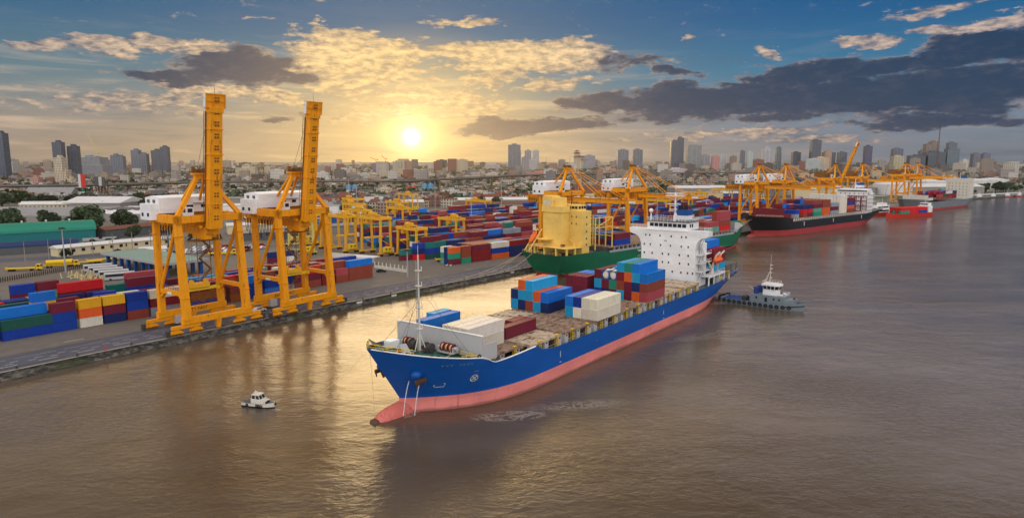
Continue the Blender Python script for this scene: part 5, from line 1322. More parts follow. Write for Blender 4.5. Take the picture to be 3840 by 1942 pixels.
b = MB(); b.bc(-6.5, 0, 1.3, 1.8, 2.6, 1.4); b.tube((-6.5, -1.4, 2.3), (-6.5, 1.4, 2.3), .75, .75, 10); b.bc(10.6, 0, 3.6, .6, .6, .6); b.build('tow_winch', 'steel', tg)
b = MB(); b.tube((-3.9, 2.4, 1.3), (-3.9, 2.4, 5.8), .12, .08, 6); b.tube((-3.9, 2.4, 4.6), (-6.4, 2.0, 6.2), .1, .06, 6); b.build('deck_crane', 'offwhite', tg)
tyre = MB().torus((0, 0, 0), .48, .21, 'y', 14, 7).mesh('tyre_fender', [M['black']])
for sgn in (1, -1):
    for i in range(13):
        u = .06 + i * .066; x = -TL / 2 + TL * u; hb = TB / 2 * (1 - max(0, (u - .6) / .4) ** 2.2) * lerp(.93, 1, min(1, u / .2))
        o = link('tyre_fender', tyre, tg, None, (x, sgn * (hb + .1), 1.05)); o.rotation_euler = (0, 0, -sgn * max(0, (u - .6) / .4) * .45)
b = MB()
for i in range(9):
    a = -math.pi / 2 + math.pi * i / 8; b.tube((-TL / 2 - .2 - .5 * math.cos(a), 3.9 * math.sin(a), .6), (-TL / 2 - .2 - .5 * math.cos(a), 3.9 * math.sin(a), 2.3), .42, .42, 8)
b.build('stern_fender', 'black', tg)
b = MB(); P = [(-TL / 2 + TL * u, 0, 0) for u in ()]
pts = []
for sgn in (1, -1):
    seg = []
    for i in range(9):
        u = .80 + .2 * i / 8; hb = TB / 2 * (1 - max(0, (u - .6) / .4) ** 2.2); seg.append((-TL / 2 + TL * u + .1, sgn * (hb + .08), tz(u) - .95))
    b.path(seg, .13, 6)
b.build('bow_fender', 'black', tg)
# tow line up to the ship
tl_ = MB(); tl_.path([(-13.6, 0, 2.6), (-20, -6.0, 5.2), (-25.0, -9.5, 7.6)], .05, 5); tl_.build('tow_line', 'ropey', tg)

# ================= pilot launch
pl = thing('pilot_boat', 'small white pilot launch with dark deck on the open river', 'boat', (-52.4, 136.3, 0), math.atan2(-.30, .95))
PLn, PB = 7.4, 2.7
h_, d_ = boat_hull(pl, PLn, PB, lambda u: .95 + .35 * max(0, (u - .5) / .5) ** 1.5, ['black', 'offwhite'], .35, .85, .95); dm = MB()
d_.v = [(p[0], p[1], p[2] + .55) for p in d_.v]; d_.build('deck', 'dgrey', pl)
b = MB(); b.box(-1.5, 1.0, -1.0, 1.0, .85, 1.75); b.prism([(1.0, -1.0), (1.9, -.85), (1.9, .85), (1.0, 1.0)], .85, 1.55)
lo = [(-1.4, -.95, 1.75), (.75, -.95, 1.75), (.75, .95, 1.75), (-1.4, .95, 1.75)]; hi = [(-1.3, -.8, 2.65), (.35, -.8, 2.65), (.35, .8, 2.65), (-1.3, .8, 2.65)]
b.add(lo + hi, [(i, (i + 1) % 4, (i + 1) % 4 + 4, i + 4) for i in range(4)]); b.box(-1.4, .5, -.88, .88, 2.65, 2.75); cb = b.build('cabin', 'offwhite', pl)
for i in range(4):
    A, B_, C_2, D_ = Vector(lo[i]), Vector(lo[(i + 1) % 4]), Vector(hi[(i + 1) % 4]), Vector(hi[i]); nn_ = (B_ - A).cross(D_ - A).normalized() * .02
    for j in range(2):
        a0, a1 = (j + .1) / 2, (j + .9) / 2; P = lambda u, v: A * (1 - u) * (1 - v) + B_ * u * (1 - v) + C_2 * u * v + D_ * (1 - u) * v
        V = [P(a0, .12), P(a1, .12), P(a1, .88), P(a0, .88)]; q = MB(); q.add([v + nn_ for v in V] + [v - nn_ for v in V], [(0, 1, 2, 3), (7, 6, 5, 4), (0, 4, 5, 1), (1, 5, 6, 2), (2, 6, 7, 3), (3, 7, 4, 0)]); q.build('window', 'glass', cb)
for y in (-.45, .3): q = MB(); q.box(1.86, 1.93, y - .3, y + .4, 1.05, 1.42); q.build('window', 'glass', cb)
b = MB(); b.tube((-1.0, 0, 2.75), (-1.0, 0, 3.5), .04, .03, 5); b.box(-1.15, -.85, -.4, .4, 3.05, 3.12); b.build('mast', 'offwhite', pl)
ty2 = MB().torus((0, 0, 0), .22, .10, 'y', 12, 6).mesh('tyre_fender', [M['black']])
for x, y in ((-2.2, 1.38), (0.2, 1.4), (.7, 1.38), (1.2, 1.3), (-2.2, -1.38), (0.2, -1.4), (.7, -1.38), (1.2, -1.3)): link('tyre_fender', ty2, pl, None, (x, y, .62))
link('tyre_fender', ty2, pl, None, (3.75, 0, .95)).rotation_euler = (0, 0, R(90))
b = MB(); b.rail([(-3.5, 1.15, .95), (-1.6, 1.2, .95)], .5, .03, .7); b.rail([(-3.5, -1.15, .95), (-1.6, -1.2, .95)], .5, .03, .7); b.build('railing', 'steel', pl)
# ------------------------------------------------------------------ ship-to-shore cranes (local: x along the quay, y towards the water, water rail at y = 0)
def crane(px, py, ang, boom, label, group, detail=True, white=True, mirror=False):
    r = thing('quay_crane', label, 'crane', (px, py, G), ang + math.pi, group)
    MB.FLIP = True
    gy = -14.0; hx = 9.3; zt_ = 31.2
    for x in (-hx, hx):
        b = MB(); b.beam((x, 0, 4.0), (x * .98, -2.0, zt_), 2.0, 1.9, 0, (0, 1, 0), 1.7, 1.6); b.build('leg', 'crane', r)
        b = MB(); b.beam((x, gy, 4.0), (x * .98, gy - .4, zt_), 1.7, 1.7, 0, (0, 1, 0), 1.5, 1.5); b.build('leg', 'crane', r)
    for y in (0, gy):
        b = MB(); b.box(-hx - 1.4, hx + 1.4, y - .75, y + .75, 2.9, 4.7)
        b.beam((0, y, 2.9), (0, y, .25), 1.6, 1.3, 0, (0, 1, 0), .9, .9); b.build('sill_beam', 'crane', r)
    b = MB()
    for x in (-hx, hx):
        b.box(x - .8, x + .8, gy - 2.0, -.6, zt_, zt_ + 2.2)
        tie = MB(); tie.beam((x, gy + .7, 11.2), (x, -1.0, 11.2), 1.0, 1.2)
        for y0, y1 in ((gy + .7, gy + 2.4), (-1.2, -2.6)): tie.beam((x, y0, 9.2), (x, y1, 10.7), .9, .7)
        tie.build('tie_beam', 'crane', r)
    for y in (-1.4, gy): b.box(-hx - .8, hx + .8, y - .8, y + .8, zt_ + .1, zt_ + 2.0)
    b.build('portal_beam', 'crane', r)
    for x in (-hx, hx): b = MB(); b.tube((x, gy + .8, 11.9), (x, -2.6, zt_ - .8), .5, .5, 10); b.build('diagonal_brace', 'crane', r)
    for x in (-hx, hx):      # bolted flanges and ladders on the legs
        for y, w_ in ((0, 2.15), (gy, 1.85)):
            for z in (10.2, 27.6):
                f = (z - 4) / (zt_ - 4); yy = (-2.0 if y == 0 else gy - .4 - gy) * f + y; q = MB(); q.box(x - w_ / 2, x + w_ / 2, yy - w_ / 2, yy + w_ / 2, z, z + .22); q.build('leg_flange', 'crane', r)
        if detail:
            q = MB()
            for xx in (-.3, .3): q.beam((x + xx, gy - 1.15, 4.2), (x + xx, gy - 1.4, zt_), .07, .07)
            for k in range(54): q.box(x - .3, x + .3, gy - 1.3, gy - 1.22, 4.6 + k * .49, 4.66 + k * .49)
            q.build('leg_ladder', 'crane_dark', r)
    # boom girder on the land side, under the portal
    b = MB(); b.box(-1.9, 1.9, gy - 16, -.5, 27.4, 29.6)
    for x in (-3.1, 3.1): b.box(x - .35, x + .35, gy - 16, -.5, 29.6, 30.2)
    for y in (-3, -8, gy, gy - 7, gy - 14): b.box(-3.4, 3.4, y - .3, y + .3, 29.5, zt_ + .05)
    b.build('trolley_girder', 'crane', r)
    if detail:
        b = MB(); b.rail([(-3.9, gy - 16, 29.6), (-3.9, -1, 29.6)], 1.1, .07, 1.8); b.rail([(3.9, gy - 16, 29.6), (3.9, -1, 29.6)], 1.1, .07, 1.8)
        for x in (-hx, hx): b.rail([(x, gy + 1, 11.8), (x, -1.4, 11.8)], 1.05, .07, 1.2)
        b.rail([(-hx, gy + 1.2, zt_ + 2.0), (hx, gy + 1.2, zt_ + 2.0)], 1.1, .07, 1.5)
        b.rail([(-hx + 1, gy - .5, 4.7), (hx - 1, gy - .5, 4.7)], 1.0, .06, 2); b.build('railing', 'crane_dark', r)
        b = MB()     # festoon cables under the girder
        for k in range(9):
            y = gy - 15 + k * 1.6
            for x in (-2.9,): b.path([(x, y, 29.2), (x, y + .4, 25.2 - (k % 3)), (x, y + .9, 24.6 - (k % 3)), (x, y + 1.4, 29.2)], .09, 5)
        b.build('festoon_cable', 'black', r)
        # stair tower on a far leg
        b = MB()
        for k in range(8):
            z = 5 + k * 3.4; xa, xb = (hx - 1.6, hx - 5) if k % 2 else (hx - 5, hx - 1.6)
            b.beam((xa, gy - 1.6, z), (xb, gy - 1.6, z + 3.4), .12, .3); b.beam((xa, gy - 2.5, z), (xb, gy - 2.5, z + 3.4), .12, .3); b.bc(xb, gy - 2.0, z + 3.3, 1.2, 1.4, .1)
        for xx in (hx - 5.4, hx - 1.2): b.box(xx - .08, xx + .08, gy - 2.6, gy - 2.45, 5, 31)
        b.build('stair_tower', 'crane_dark', r)
    # A-frame
    b = MB(); ap = (0, -4.2, 44.6)
    for x in (-hx, hx): b.beam((x, -1.4, zt_ + 2), (x * .09, ap[1], ap[2]), 1.2, 1.2, 0, (0, 1, 0), .9, .9)
    b.box(-2.6, 2.6, ap[1] - 1.5, ap[1] + 1.2, ap[2], ap[2] + .5)
    b.prism([(-2.2, ap[1] + .7), (0, ap[1] + .9), (2.2, ap[1] + .7), (2.2, ap[1] - .7), (-2.2, ap[1] - .7)], ap[2] - 1.3, ap[2])
    b.build('apex_frame', 'crane', r)
    for x in (-1.2, 1.2): b = MB(); b.tube((x, ap[1] - .4, ap[2]), (x * 3, gy - .5, zt_ + 1.5), .42, .42, 8); b.build('back_stay', 'crane', r)
    b = MB(); 
    for x in (-1.8, -.6, .6, 1.8): b.wheel((x, ap[1], ap[2] + 1.1), .75, .35, 'x')
    b.bc(-1.9, ap[1] - .8, ap[2] + .5, .7, .7, 1.7); b.bc(1.8, ap[1] - .6, ap[2] + .5, .6, .8, 1.4); b.tube((.2, ap[1] - .9, ap[2] + .5), (.2, ap[1] - .9, ap[2] + 3.0), .06, .05, 5)
    b.rail([(-2.6, ap[1] - 1.5, ap[2] + .5), (2.6, ap[1] - 1.5, ap[2] + .5), (2.6, ap[1] + 1.2, ap[2] + .5), (-2.6, ap[1] + 1.2, ap[2] + .5), (-2.6, ap[1] - 1.5, ap[2] + .5)], 1, .07, 1.3)
    b.build('sheave_platform', 'crane_dark', r)
    # boom
    a = R(boom); ca, sa = math.cos(a), math.sin(a); hy, hz = .8, 29.4
    def bp(u, w, v): return (w, hy + u * ca - v * sa, hz + u * sa + v * ca)     # u along, w across, v up
    LB = 33.8
    b = MB(); P = [bp(0, -1.95, -1.15), bp(0, 1.95, -1.15), bp(0, 1.95, 1.15), bp(0, -1.95, 1.15), bp(LB, -1.75, -.95), bp(LB, 1.75, -.95), bp(LB, 1.75, .95), bp(LB, -1.75, .95)]
    b.add(P, [(0, 1, 2, 3), (7, 6, 5, 4), (0, 4, 5, 1), (1, 5, 6, 2), (2, 6, 7, 3), (3, 7, 4, 0)]); bo = b.build('boom', 'crane', r)
    def bbox(mb, u0, u1, w0, w1, v0, v1):
        P = [bp(u, w, v) for v in (v0, v1) for u, w in ((u0, w0), (u1, w0), (u1, w1), (u0, w1))]
        mb.add(P, [(0, 3, 2, 1), (4, 5, 6, 7), (0, 1, 5, 4), (1, 2, 6, 5), (2, 3, 7, 6), (3, 0, 4, 7)])
    b = MB()
    for k in range(11):
        u = 2.5 + k * 3.3
        for w in (-.35, .45): bbox(b, u, u + .55, w - .28, w + .28, -1.17, -1.13 + 0.0); bbox(b, u + .9, u + 1.35, w - .26, w + .3, -1.17, -1.13)
    b.build('access_hole', 'crane_dark', bo)
    if detail:
        b = MB()
        for w in (-2.05, 2.05):
            bbox(b, 1, LB - 1, w - .25, w + .25, .95, 1.02)
            for u in range(2, int(LB), 3): bbox(b, u, u + .1, w - .05, w + .05, 1.0, 2.0)
            bbox(b, 1, LB - 1, w - .06, w + .06, 1.95, 2.05)
        b.build('boom_walkway', 'crane_dark', bo)
        b = MB()
        for u in (7, 14, 21, 28): bbox(b, u, u + .25, -2.05, 2.05, -1.24, 1.2)
        b.build('boom_joint', 'crane', bo)
    b = MB(); bbox(b, LB, LB + 3.9, -2.9, 2.9, -.55, -.35); bbox(b, LB, LB + 3.9, -2.9, 2.9, .55, .75)
    for w in (-2.9, -1.0, 1.0, 2.9 - .25): bbox(b, LB, LB + 3.9, w, w + .25, -.75, .75)
    for u in (0, 1.75, 3.65): bbox(b, LB + u, LB + u + .28, -2.9, 2.9, -.75, .75)
    bbox(b, LB - 1.2, LB + .2, -2.0, 2.0, -1.2, 1.2)
    b.build('boom_tip', 'crane', bo)
    b = MB(); bbox(b, LB + .1, LB + 3.8, -3.05, -2.93, -.5, .5); b.build('tip_panel', 'white', bo)
    b = MB(); b.tube(bp(LB + 3.9, 0, 0), tuple(Vector(bp(LB + 3.9, 0, 0)) + Vector((0, 0, 2.6))), .05, .03, 5); b.tube(bp(LB + 2.6, -2.9, 0), bp(LB + 2.6, -4.0, 0), .06, .04, 5); b.build('aerial', 'steel', bo)
    for w in (-1.6, 1.6):
        b = MB(); b.tube((w, ap[1] + .5, ap[2] + .6), bp(LB * (.50 if boom < 30 else .62), w, 1.1), .16 if boom < 40 else .05, None, 6)
        b.tube((w, ap[1] + .5, ap[2] + .9), bp(LB * .92, w, 1.0), .14 if boom < 40 else .05, None, 6)
        b.build('fore_stay', 'crane' if boom < 40 else 'rope', r)
    if detail:
        for w in (-1.1, -.4, .4, 1.1): MB().tube((w, ap[1] + .4, ap[2] + 1.6), bp(LB * .45, w, 1.2), .045, None, 4).build('hoist_rope', 'rope', r)
        for k in range(3): b = MB(); b.path([(-hx + .4, gy + 2 + k * 3, 31), (-hx + .6, gy + 3 + k * 3, 28.4), (-hx + .6, gy + 4 + k * 3, 31)], .07, 4); b.build('hose', 'black', r)
    # trolley carriage hanging below the girder near the legs
    b = MB(); b.box(-2.6, 2.6, -6.5, -2.6, 26.4, 27.5); b.box(-1.5, 1.8, -5.5, -3.4, 25.4, 26.4); b.bc(-1.2, -1.6, 26.2, 2.4, 2.2, 1.6); b.build('trolley', 'crane', r)
    b = MB(); b.box(-4.2, 4.2, -7.5, -2.4, 25.5, 25.7); b.rail([(-4.2, -7.5, 25.7), (4.2, -7.5, 25.7)], 1, .06, 1.5); b.bc(2.6, -4, 25.7, 1.6, 2.0, 1.4); b.build('maintenance_platform', 'crane_dark', r)
    # operator cab and machinery house
    cabm = MB(); cabm.box(-5.6, -3.4, -5.6, -3.4, zt_ + 1.2, zt_ + 4.2); cab = cabm.build('operator_cab', 'white', r)
    q = MB(); q.box(-5.66, -5.56, -5.2, -3.8, zt_ + 2.8, zt_ + 3.9); q.build('window', 'glass', cab); q = MB(); q.box(-5.2, -3.8, -3.44, -3.34, zt_ + 2.8, zt_ + 3.9); q.build('window', 'glass', cab)
    if white:
        m = MB(); m.extrude([(gy - 4.6, zt_ + 2.4), (gy + 3.4, zt_ + 2.4), (gy + 3.4, zt_ + 6.8), (gy - .6, zt_ + 7.4), (gy - 4.6, zt_ + 6.8)], 'x', -9.6, 9.8); m.box(-11.6, -9.6, gy - 3.8, gy + 2.6, zt_ + .6, zt_ + 5.2)
        mh = m.build('machinery_house', 'white', r)
        for y in (gy - 2.4, gy + .8): q = MB(); q.box(-11.66, -11.56, y - .55, y + .55, zt_ + 1.6, zt_ + 2.6); q.build('window', 'glass', mh); q = MB(); q.box(-9.9, -9.5, y - .5, y + .5, zt_ + 5.4, zt_ + 6.3); q.build('vent_hood', 'dgrey', mh)
        for x, w in ((-1.6, 2.0), (2.8, 1.6)): q = MB(); q.box(x, x + w, gy + 3.36, gy + 3.44, zt_ + 3.6, zt_ + 4.5); q.build('window', 'glass', mh)
        q = MB(); q.box(.4, 5.2, gy + 3.4, gy + 4.2, zt_ + 4.9, zt_ + 5.1); q.build('canopy', 'grey', mh)
    else:
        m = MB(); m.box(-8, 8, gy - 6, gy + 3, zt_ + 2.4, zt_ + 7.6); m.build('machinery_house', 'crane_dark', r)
    if detail:
        # bogies
        for y in (0, gy):
            for x in (-hx - .4, hx + .4):
                e = MB(); e.beam((x - 4.1, y, 2.35), (x + 4.1, y, 2.35), 1.0, .9); o = e.build('bogie', 'crane', r)
                for dx_ in (-2.9, 2.9):
                    t = MB(); t.extrude([(x + dx_ - 2.0, .75), (x + dx_ + 2.0, .75), (x + dx_ + 1.5, 1.35), (x + dx_ + .6, 1.8), (x + dx_ - .6, 1.8), (x + dx_ - 1.5, 1.35)], 'y', y - .45, y + .45); t.build('wheel_truck', 'crane', o)
                    w = MB()
                    for q_ in (-1.45, -.5, .5, 1.45): w.wheel((x + dx_ + q_, y, .42), .38, .5, 'y')
                    w.bc(x + dx_, y - .75, .7, 1.3, .5, .6); w.build('wheels', 'crane_dark', o)
            for x in (-hx - 5.6, hx + 5.6): q = MB(); q.box(x - .5, x + .5, y - .45, y + .45, .3, 1.9); q.build('buffer', 'steel', r)
        c = MB(); c.bc(-hx + 4.5, gy + 1.0, 0.6, 2.6, 1.3, 2.3); c.build('electrical_cabinet', 'lgrey', r)
        q = MB(); q.beam((-hx, gy + 5.2, 11.0), (-hx, gy + 7.4, 11.0), .1, .7); q.v = [(p[0] - .58, p[1], p[2]) for p in q.v]; q.build('notice_board', 'white', r)
    MB.FLIP = False
    return r
cr1 = crane(-86.3, 196.0, math.atan2(.803, .597), 83.0, 'nearest orange quay crane with raised boom, left one of the near pair', 'orange quay cranes with raised booms')
def lettering(parent, s, size, loc, rot, mat='black'):
    me = textmesh(s, size, .01); me.materials.clear(); me.materials.append(M[mat])
    o = bpy.data.objects.new('lettering', me); COL.objects.link(o); o.parent = parent; o.location = loc; o.rotation_euler = rot; return o
# the safety words on the landward sill beam, facing the water
lettering(cr1, 'SAFETY FIRST', 1.35, (-.3, -13.235, 3.8), (R(90), 0, R(180)))
cr2 = crane(-66.5, 220.0, math.atan2(.815, .58), 82.0, 'second orange quay crane with raised boom, right one of the near pair', 'orange quay cranes with raised booms')
lettering(cr2, 'SAFETY FIRST', 1.35, (-.3, -13.235, 3.8), (R(90), 0, R(180)))
qa = math.atan2(.724, .69)
far_cr = [(27, 349, 0, 'orange quay crane with lowered boom behind the yellow bridge of the green ship', True), (67.6, 391.7, 0, 'orange quay crane with lowered boom right of the yellow bridge', True),
          (182.6, 512, 0, 'orange quay crane with lowered boom at the black ship bow', True), (216.8, 548, 0, 'orange quay crane with lowered boom over the middle of the black ship', True),
          (293.7, 629, 70, 'far orange quay crane with its boom raised steeply behind the black ship bridge', False), (347, 685, 0, 'orange quay crane with lowered boom right of the black ship bridge', False),
          (452, 795, 0, 'orange quay crane with lowered boom over the grey ship, left one', False), (489, 834, 0, 'orange quay crane with lowered boom over the grey ship, right one', False)]
for i, (x, y, bm, lab, wh_) in enumerate(far_cr):
    crane(x + .724 * 6, y - .69 * 6, qa, bm, lab, 'orange quay cranes along the far quay', i < 4, wh_ and i < 4)
# spreaders hanging from the two near cranes
def spreader(px, py, ang, z, label, top):
    r = thing('spreader', label, 'spreader', (px, py, z), ang, 'yellow spreaders hanging from the near cranes')
    b = MB(); b.box(-5.6, 5.6, -.7, .7, 0, .7)
    for x in (-5.6, 5.6): b.box(x - .3, x + .3, -1.25, 1.25, -.15, .65)
    b.build('spreader_frame', 'yellow', r)
    b = MB(); b.box(-2.8, 2.8, -1.2, 1.2, .9, 2.2)
    for x in (-2.2, 2.2): b.wheel((x, 0, 2.6), .7, .6, 'y')
    b.build('headblock', 'rtg', r)
    b = MB()
    for x in (-2.2, 2.2):
        for y in (-.9, .9): b.tube((x, y, 2.6), (x * .9, y, top - z), .035, .035, 4)
    b.build('hoist_rope', 'rope', r)
    q = MB(); q.box(-1.6, -1.0, .72, .76, .15, .55); q.build('plate', 'black', r)
def off(px, py, a, x, y): return (px + x * math.cos(a) - y * math.sin(a), py + x * math.sin(a) + y * math.cos(a))
p = off(-86.3, 196.0, math.atan2(.803, .597), 0, 9.5); spreader(p[0], p[1], math.atan2(.803, .597), 12.2, 'yellow spreader hanging inside the nearest crane', 27.2)
p = off(-66.5, 220.0, math.atan2(.815, .58), 1, 9.5); spreader(p[0], p[1], math.atan2(.815, .58), 12.6, 'yellow spreader hanging inside the second crane', 27.2)

# ------------------------------------------------------------------ rubber-tyred yard gantries (local x = travel along the rows, y = span)
def rtg(px, py, ang, span, hgt, mat, label, group='yellow yard gantry cranes'):
    r = thing('yard_gantry', label, 'gantry crane', (px, py, G), ang, group)
    hw = 3.3
    for y in (0, span):
        for x in (-hw, hw):
            b = MB(); b.beam((x, y, 1.6), (x * .86, y, hgt - 1.0), .95, .95, 0, (0, 1, 0)); b.build('leg', mat, r)
            for o_ in (-.8, .8): b = MB(); b.wheel((x + o_, y, .75), .72, .6, 'y'); b.build('wheel', 'black', r)
        b = MB(); b.box(-hw - 1.6, hw + 1.6, y - .5, y + .5, 1.1, 1.9); b.build('sill_beam', mat, r); b = MB(); b.beam((-hw, y, 9.0), (hw, y, 5.0), .25, .25); b.build('brace', mat, r)
    b = MB(); 
    for x in (-hw * .86, hw * .86): b.box(x - .55, x + .55, -1.2, span + 1.2, hgt - 1.5, hgt)
    for y in (-1.0, span + 1.0): b.box(-hw, hw, y - .3, y + .3, hgt - 1.2, hgt - .2)
    b.build('girder', mat, r)
    for xx in (-hw - .4, hw + .4): b = MB(); b.rail([(xx, -1, hgt), (xx, span + 1, hgt)], 1.1, .08, 2); b.build('railing', 'crane_dark', r)
    yt = span * rnd.uniform(.15, .85)
    b = MB(); b.box(-3.4, 3.4, yt - 2.2, yt + 2.2, hgt, hgt + .5); b.bc(-1.2, yt - .4, hgt + .5, 2.4, 2.6, 1.7); b.bc(1.7, yt + .6, hgt + .5, 1.6, 1.8, 1.2); b.build('trolley', mat, r)
    b = MB(); b.bc(-1.6, yt + 3.0, hgt - 3.6, 1.8, 1.8, 2.2); b.build('operator_cab', mat, r)
    e = MB(); e.bc(0, -1.3, 2.2, 4.8, 1.8, 2.6); o = e.build('engine_house', 'yellow', r)
    for x in (-1.2, 1.0): q = MB(); q.box(x - .35, x + .35, -2.24, -2.18, 3.3, 4.1); q.build('vent_grille', 'black', o)
    b = MB(); 
    for yy in (yt - 1.2, yt + 1.2): b.tube((0, yy, hgt), (0, yy, 9.4), .05, .05, 4)
    b.box(-5.5, 5.5, yt - .8, yt + .8, 8.6, 9.4); b.build('spreader_frame', mat, r)
    return r
ua = math.atan2(U2[1], U2[0])
rl = [(-45.5, 340, 15.5, 15.5, 'rtg', 'rightmost of the near yellow yard gantries, next to the small yellow truck'), (-65, 349, 17, 20.0, 'rtg', 'tall yellow yard gantry second from the right in the near cluster'),
      (-86, 362, 17, 20, 'rtg', 'tall yellow yard gantry at the left of the near cluster'), (-104, 380, 17, 20, 'rtg', 'yellow yard gantry partly behind the second quay crane'),
      (-84, 535, 20, 17, 'rtg', 'yellow yard gantry far behind the near cluster'), (-94, 664, 22, 17, 'rtg', 'farthest yellow yard gantry left of the main yard'), (-124, 560, 22, 18, 'rtg', 'yellow yard gantry in the back row on the left'),
      (-20, 571, 24, 16, 'rtg', 'lone yellow yard gantry standing over the middle of the main yard'), (154, 590, 22, 17, 'rtg', 'yellow yard gantry right of the white mast'), (128, 560, 22, 17, 'rtg', 'yellow yard gantry left of the white mast, in the back'),
      (246, 770, 22, 17, 'rtg', 'far yellow yard gantry behind the black ship bow'), (198, 700, 22, 17, 'rtg', 'far yellow yard gantry between the two groups of quay cranes'), (300, 820, 22, 17, 'rtg', 'farthest yellow yard gantry on the right'),
      (-118, 398, 17, 19, 'rtg', 'yellow yard gantry in the second rank, left of the near cluster'), (-92, 432, 17, 18, 'rtg', 'yellow yard gantry in the second rank, middle of the near cluster'), (-70, 452, 17, 18, 'rtg', 'yellow yard gantry in the second rank, right of the near cluster'), (-130, 462, 20, 18, 'rtg', 'yellow yard gantry in the third rank on the left'), (-108, 492, 20, 18, 'rtg', 'yellow yard gantry in the third rank, right one'), (-30, 392, 15, 16, 'rtg', 'yellow yard gantry standing over the front of the main yard'),
      (-106, 352, 14, 19, 'rtgpale', 'pale yellow yard gantry seen through the second quay crane')]
for x, y, sp, hg, mt, lab in rl: rtg(x, y, ua, sp, hg, mt, lab)
# ------------------------------------------------------------------ sheds, vehicles and small things in the port
def shed(name, label, cat, x, y, ang, L, Wd, h, rise, wall, roof, arch=False, eave=.6, windows=0, group=None):
    """long building, local x along its length"""
    r = thing(name, label, cat, (x, y, G), ang, group)
    MB().box(-L / 2, L / 2, -Wd / 2, Wd / 2, 0, h).build('wall', wall, r)
    b = MB(); k = 12 if arch else 2
    if arch: pts = [(Wd / 2 * math.cos(math.pi - math.pi * i / k) * 1.03, h + rise * math.sin(math.pi * i / k)) for i in range(k + 1)]
    else: pts = [(-Wd / 2 - eave, h - .2), (0, h + rise), (Wd / 2 + eave, h - .2)]
    b.extrude(pts + [(pts[-1][0], h - .35), (pts[0][0], h - .35)], 'x', -L / 2 - eave, L / 2 + eave); rf = b.build('roof', roof, r)
    for i in range(windows):
        xx = -L / 2 + L * (i + .5) / windows
        for s in (-1, 1): q = MB(); q.box(xx - .9, xx + .9, s * Wd / 2 - .05, s * Wd / 2 + .05, h * .4, h * .75); q.build('window', 'glass', r)
    return r, rf
rA = math.atan2(.72, .69)
M['navyroof'] = paint('navy_roof', (.012, .03, .095), .6, .2)
# green arched warehouse on the left
gw, rf = shed('warehouse', 'long green warehouse with arched ribbed roof at the left edge', 'warehouse', -305.5, 397, math.atan2(.62, .79), 104, 24, 7.0, 5.0, paint('teal_wall', (.01, .15, .16), .6, .15), 'roofgreen', True)
for i in range(8):
    q = MB(); q.tube((-44 + i * 12, 0, 11.8), (-44 + i * 12, 0, 12.7), .5, .5, 8); q.sphere((-44 + i * 12, 0, 12.7), .65, .65, .5, 8, 4); q.build('roof_vent', 'roofw', rf)
shed('shed', 'dark blue arched shed in front of the green warehouse', 'shed', -256, 362, math.atan2(.62, .79), 40, 9, 4.2, 2.2, 'dgrey', 'navyroof', True)
shed('long_shed', 'long cream building with white roof and a row of dark windows', 'building', -225.6, 361.5, math.atan2(.84, .54), 34, 8, 4.6, 1.1, 'cream', 'roofw', False, .6, 7)
shed('long_shed', 'second long white roofed building behind the first crane', 'building', -208, 388, math.atan2(.77, .64), 34, 9, 4.4, 1.1, 'cream', 'roofw', False, .6, 6)
shed('long_shed', 'dark open shed with brown roof behind the long cream building', 'building', -250, 447, math.atan2(.91, .42), 44, 12, 6, 1.4, 'dgrey', 'roofbrown', False)
# pale green canopy on blue columns
cn = thing('truck_canopy', 'pale green flat canopy on blue columns sheltering parked coaches', 'canopy', (-161, 303, G), math.atan2(-.60, .80))
b = MB(); b.box(-29, 29, -9.5, 9.5, 6.0, 6.5); cnr = b.build('roof', 'roofpale', cn)
b = MB(); b.box(-29.3, 29.3, -9.8, -9.5, 5.7, 6.7); b.box(-29.3, 29.3, 9.5, 9.8, 5.7, 6.7); b.box(-29.3, -29, -9.5, 9.5, 5.7, 6.7); b.box(29, 29.3, -9.5, 9.5, 5.7, 6.7); b.build('fascia_board', 'grey', cnr)
for i in range(9):
    for y in (-7.5, 7.5): q = MB(); q.bc(-27 + i * 6.7, y, 0, 1.3, 1.3, 6.0); q.build('column', 'bluep', cn)
sl = [(-405, 575, 130, 80), (-318, 590, 60, 70)]
for i, (x, y, L, Wd) in enumerate(sl):
    r = thing('factory_roof', ['wide low factory with saw tooth grey roof behind the left trees', 'beige factory with dark solar strips on its roof'][i], 'factory', (x, y, G), math.atan2(.0, .98))
    MB().box(-L / 2, L / 2, -Wd / 2, Wd / 2, 0, 6).build('wall', 'concrete', r)
    b = MB(); n = 9
    for k in range(n):
        y0 = -Wd / 2 + k * Wd / n; b.extrude([(y0, 6), (y0 + Wd / n * .5, 8.0), (y0 + Wd / n, 6)], 'x', -L / 2 - .5, L / 2 + .5)
    rf = b.build('roof', 'roofg' if i == 0 else 'roofw', r)
    if i == 1:
        for k in range(8): q = MB(); q.box(-29 + k * 7.4, -25 + k * 7.4, -18, 18, 8.05, 8.2); q.build('solar_panel', 'dgrey', rf)
shed('hall', 'wide white roofed hall behind the saw tooth factory', 'hall', -412, 694, .0, 56, 50, 8, 5, 'concrete', 'roofw')
shed('temple_hall', 'cream two storey building with yellow roof among trees on the left', 'building', -456, 672, .2, 44, 14, 7, 2.5, 'cream', 'roofw', False, 1, 12)
shed('school', 'building with dark green hipped roof and white gables on the left', 'building', -560, 835, 0, 56, 20, 9, 8, 'white', 'roofg')
